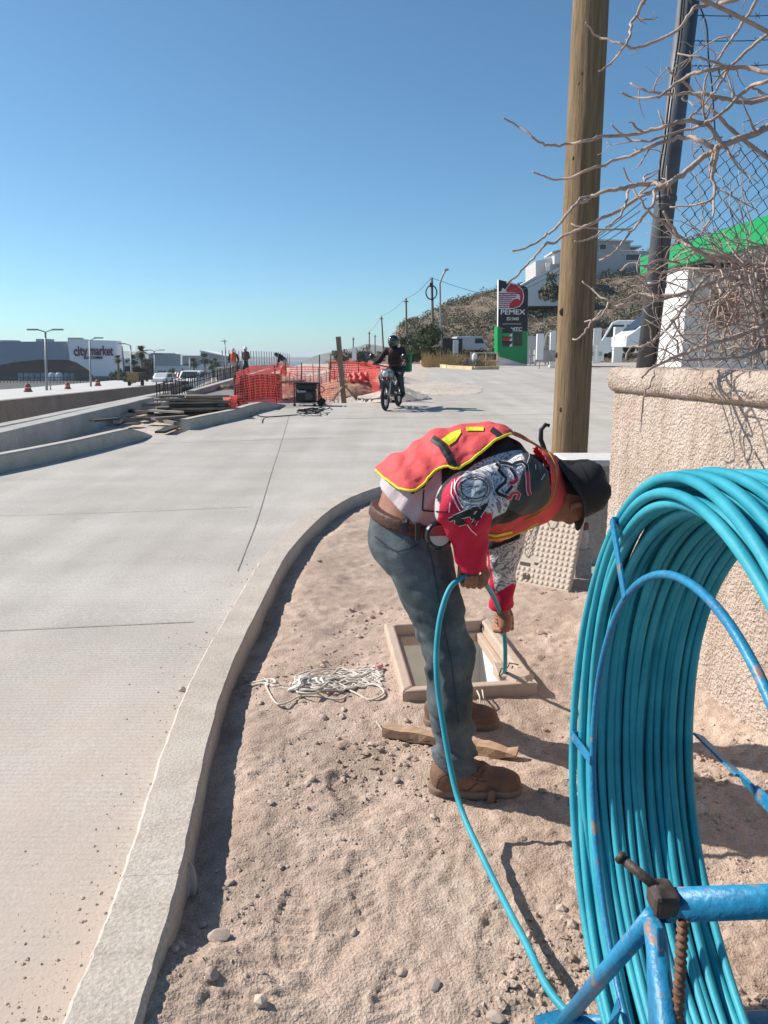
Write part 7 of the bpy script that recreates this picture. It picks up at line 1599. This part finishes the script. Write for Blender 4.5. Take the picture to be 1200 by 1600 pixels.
blob('fuel_tank', [(K(.62, 0, .82), K(.95, 0, .85), .10, .13, (1, 1, 1))], MBK); blob('seat', [(K(.0, 0, .80), K(.55, 0, .77), .09, .09, (1, 1, 1.3))], M('black_vinyl', (.02, .02, .02), .6, .1)); blob('engine', [(K(.60, 0, .42), K(.80, 0, .46), .15, .13), (K(.76, 0, .5), K(.88, 0, .62), .09, .08)], M('engine_dark', (.04, .04, .042), .45, .3, 20, metal=.4)); blob('tail', [(K(-.28, 0, .82), K(.05, 0, .78), .05, .08)], MBK)
blob('headlight_fairing', [(K(WB-.12, -.06, .86), K(WB-.12, .06, .86), .10, .10), (K(WB-.16, -.12, .80), K(WB-.3, -.15, .72), .05, .05), (K(WB-.16, .12, .80), K(WB-.3, .15, .72), .05, .05)], M('white_black_fairing', (.05, .05, .055), .3, .9, 9, col2=(.42, .43, .45)))
MB().lathe(K(WB-.01, 0, .84), [(.075, 0), (.07, .015), (.02, .025)], 16, fd).build('headlight', MATS['headlight_glass'], bike, smooth=True); MB().lathe(K(WB-.36, -.16, .40), [(.035, 0), (.03, .02), (.01, .03)], 10, fd).build('fog_lamp', M('bright_chrome', (.85, .85, .86), .1, .02, metal=.9), bike)
MB().tube(smooth_path([K(WB-.34, -.38, 1.06), K(WB-.26, -.2, 1.04), K(WB-.25, 0, 1.0), K(WB-.26, .2, 1.04), K(WB-.34, .38, 1.06)], 5), .014, 8).build('handlebar', MBK, bike)
for s_ in (-.3, .3): MB().tube([K(WB-.28, s_, 1.05), K(WB-.26, s_*1.25, 1.22)], .008, 5).build('mirror_stem', MBK, bike); MB().lathe(K(WB-.26, s_*1.3, 1.24), [(.06, -.01), (.065, 0), (.05, .012)], 12, fd).build('mirror', MBK, bike)
for s_ in (-1, 1): MB().tube([K(.5, s_*.12, .30), K(.5, s_*.28, .30)], .018, 6).build('footpeg', MBK, bike); MB().bar(K(0, s_*.08, .31), K(.5, s_*.08, .38), .04, .05).build('swingarm', MBK, bike); MB().tube([K(.05, s_*.12, .34), K(-.02, s_*.12, .72)], .03, 8).build('shock_absorber', MCH, bike)
MB().tube([K(.75, .14, .3), K(.4, .16, .28), K(-.1, .18, .4)], [.03, .045, .05], 8).build('exhaust', MCH, bike, smooth=True); MB().bar(K(.1, 0, .74), K(.9, 0, .72), .12, .06).build('frame', MBK, bike)
rider = thing('person', 'motorcyclist in dark maroon jacket and black helmet', 'person', K(.4, 0, .8))
MJK = M('maroon_black_jacket', (.035, .015, .018), .8, .7, 7)
blob('jacket', [(K(.32, 0, .88), K(.38, 0, 1.12), .14, .16, (1, .9, 1)), (K(.38, 0, 1.12), K(.46, 0, 1.32), .17, .14, (1, .9, 1)), (K(.46, -.18, 1.36), K(.46, .18, 1.36), .085, .085)]+[c_ for s_ in (-1, 1) for c_ in ((K(.46, s_*.20, 1.36), K(.62, s_*.34, 1.12), .075, .06), (K(.62, s_*.34, 1.12), K(WB-.40, s_*.36, 1.07), .058, .045))], MJK, .018, .04, rider)
blob('trousers', [(K(.32, -.1, .88), K(.32, .1, .88), .13, .13)]+[c_ for s_ in (-1, 1) for c_ in ((K(.36, s_*.13, .88), K(.78, s_*.22, .74), .10, .08), (K(.78, s_*.22, .74), K(.55, s_*.24, .38), .08, .06))], M('rider_jeans', (.035, .045, .055), .9, .3, 8), .018, .04, rider)
for s_ in (-1, 1): blob('boot', [(K(.50, s_*.24, .34), K(.68, s_*.25, .29), .055, .045)], MTY, .015, .02, rider)
blob('body', [(K(.48, 0, 1.40), K(.52, 0, 1.54), .06, .08), (K(.36, 0, 1.), K(.48, 0, 1.4), .1, .08)]+[c_ for s_ in (-1, 1) for c_ in ((K(.46, 0, 1.36), K(.46, s_*.20, 1.36), .05, .05), (K(.46, s_*.20, 1.36), K(.62, s_*.34, 1.12), .05, .04), (K(.62, s_*.34, 1.12), K(WB-.42, s_*.36, 1.07), .04, .035), (K(WB-.42, s_*.36, 1.07), K(WB-.32, s_*.37, 1.07), .04, .045),)], MSK, .014, .02, rider)
hl = blob('helmet', [(K(.50, 0, 1.56), K(.53, 0, 1.60), .135, .135), (K(.58, 0, 1.52), K(.60, 0, 1.52), .10, .10)], M('glossy_black_helmet', (.012, .013, .014), .12, .05, spec=.7), .013, .04, rider)
blob('visor', [(K(.61, -.02, 1.58), K(.61, .02, 1.58), .092, .092)], M('smoked_visor', (.04, .05, .05), .08, .05, spec=.7), .012, .02, hl)
bag = thing('delivery_bag', 'green delivery bag on the motorcyclist\'s far side', 'bag', K(.1, -.28, .9)); 
o = K(.12, -.24, 1.06) if K(.08, -.38, 1.08).x > K(.08, .38, 1.08).x else K(.12, .24, 1.06)
mb = MB(); mb.box(o, (.26, .22, .42), math.atan2(fd.y, fd.x)); mb.build('bag_body', M('green_bag_cloth', (.012, .17, .07), .7, .2, 6), bag, bevel=.04); MB().box(o+Vector((0, 0, .21)), (.28, .24, .04), math.atan2(fd.y, fd.x)).build('flap', MATS['green_bag_cloth'], bag, bevel=.015)
# ================================================================ THE AIR
hz_box = MB(); hz_box.box((0, 4400, 16), (12400, 9600, 52))
hm = bpy.data.materials.new('thin_sea_haze'); hm.use_nodes = True; N = hm.node_tree.nodes; N.remove(N['Principled BSDF'])
pv = N.new('ShaderNodeVolumePrincipled'); pv.inputs['Color'].default_value = (.86, .93, 1, 1); pv.inputs['Density'].default_value = .00028; pv.inputs['Anisotropy'].default_value = .2
hm.node_tree.links.new(pv.outputs[0], N['Material Output'].inputs['Volume'])
tag(hz_box.build('haze', hm), 'thin bluish sea haze filling the air over the plain', 'haze', kind='stuff')
# ---------------------------------------------------------------- tidy up helper properties
for o in list(sc.objects):
    for k in ('_base', '_wb'):
        if k in o: del o[k]
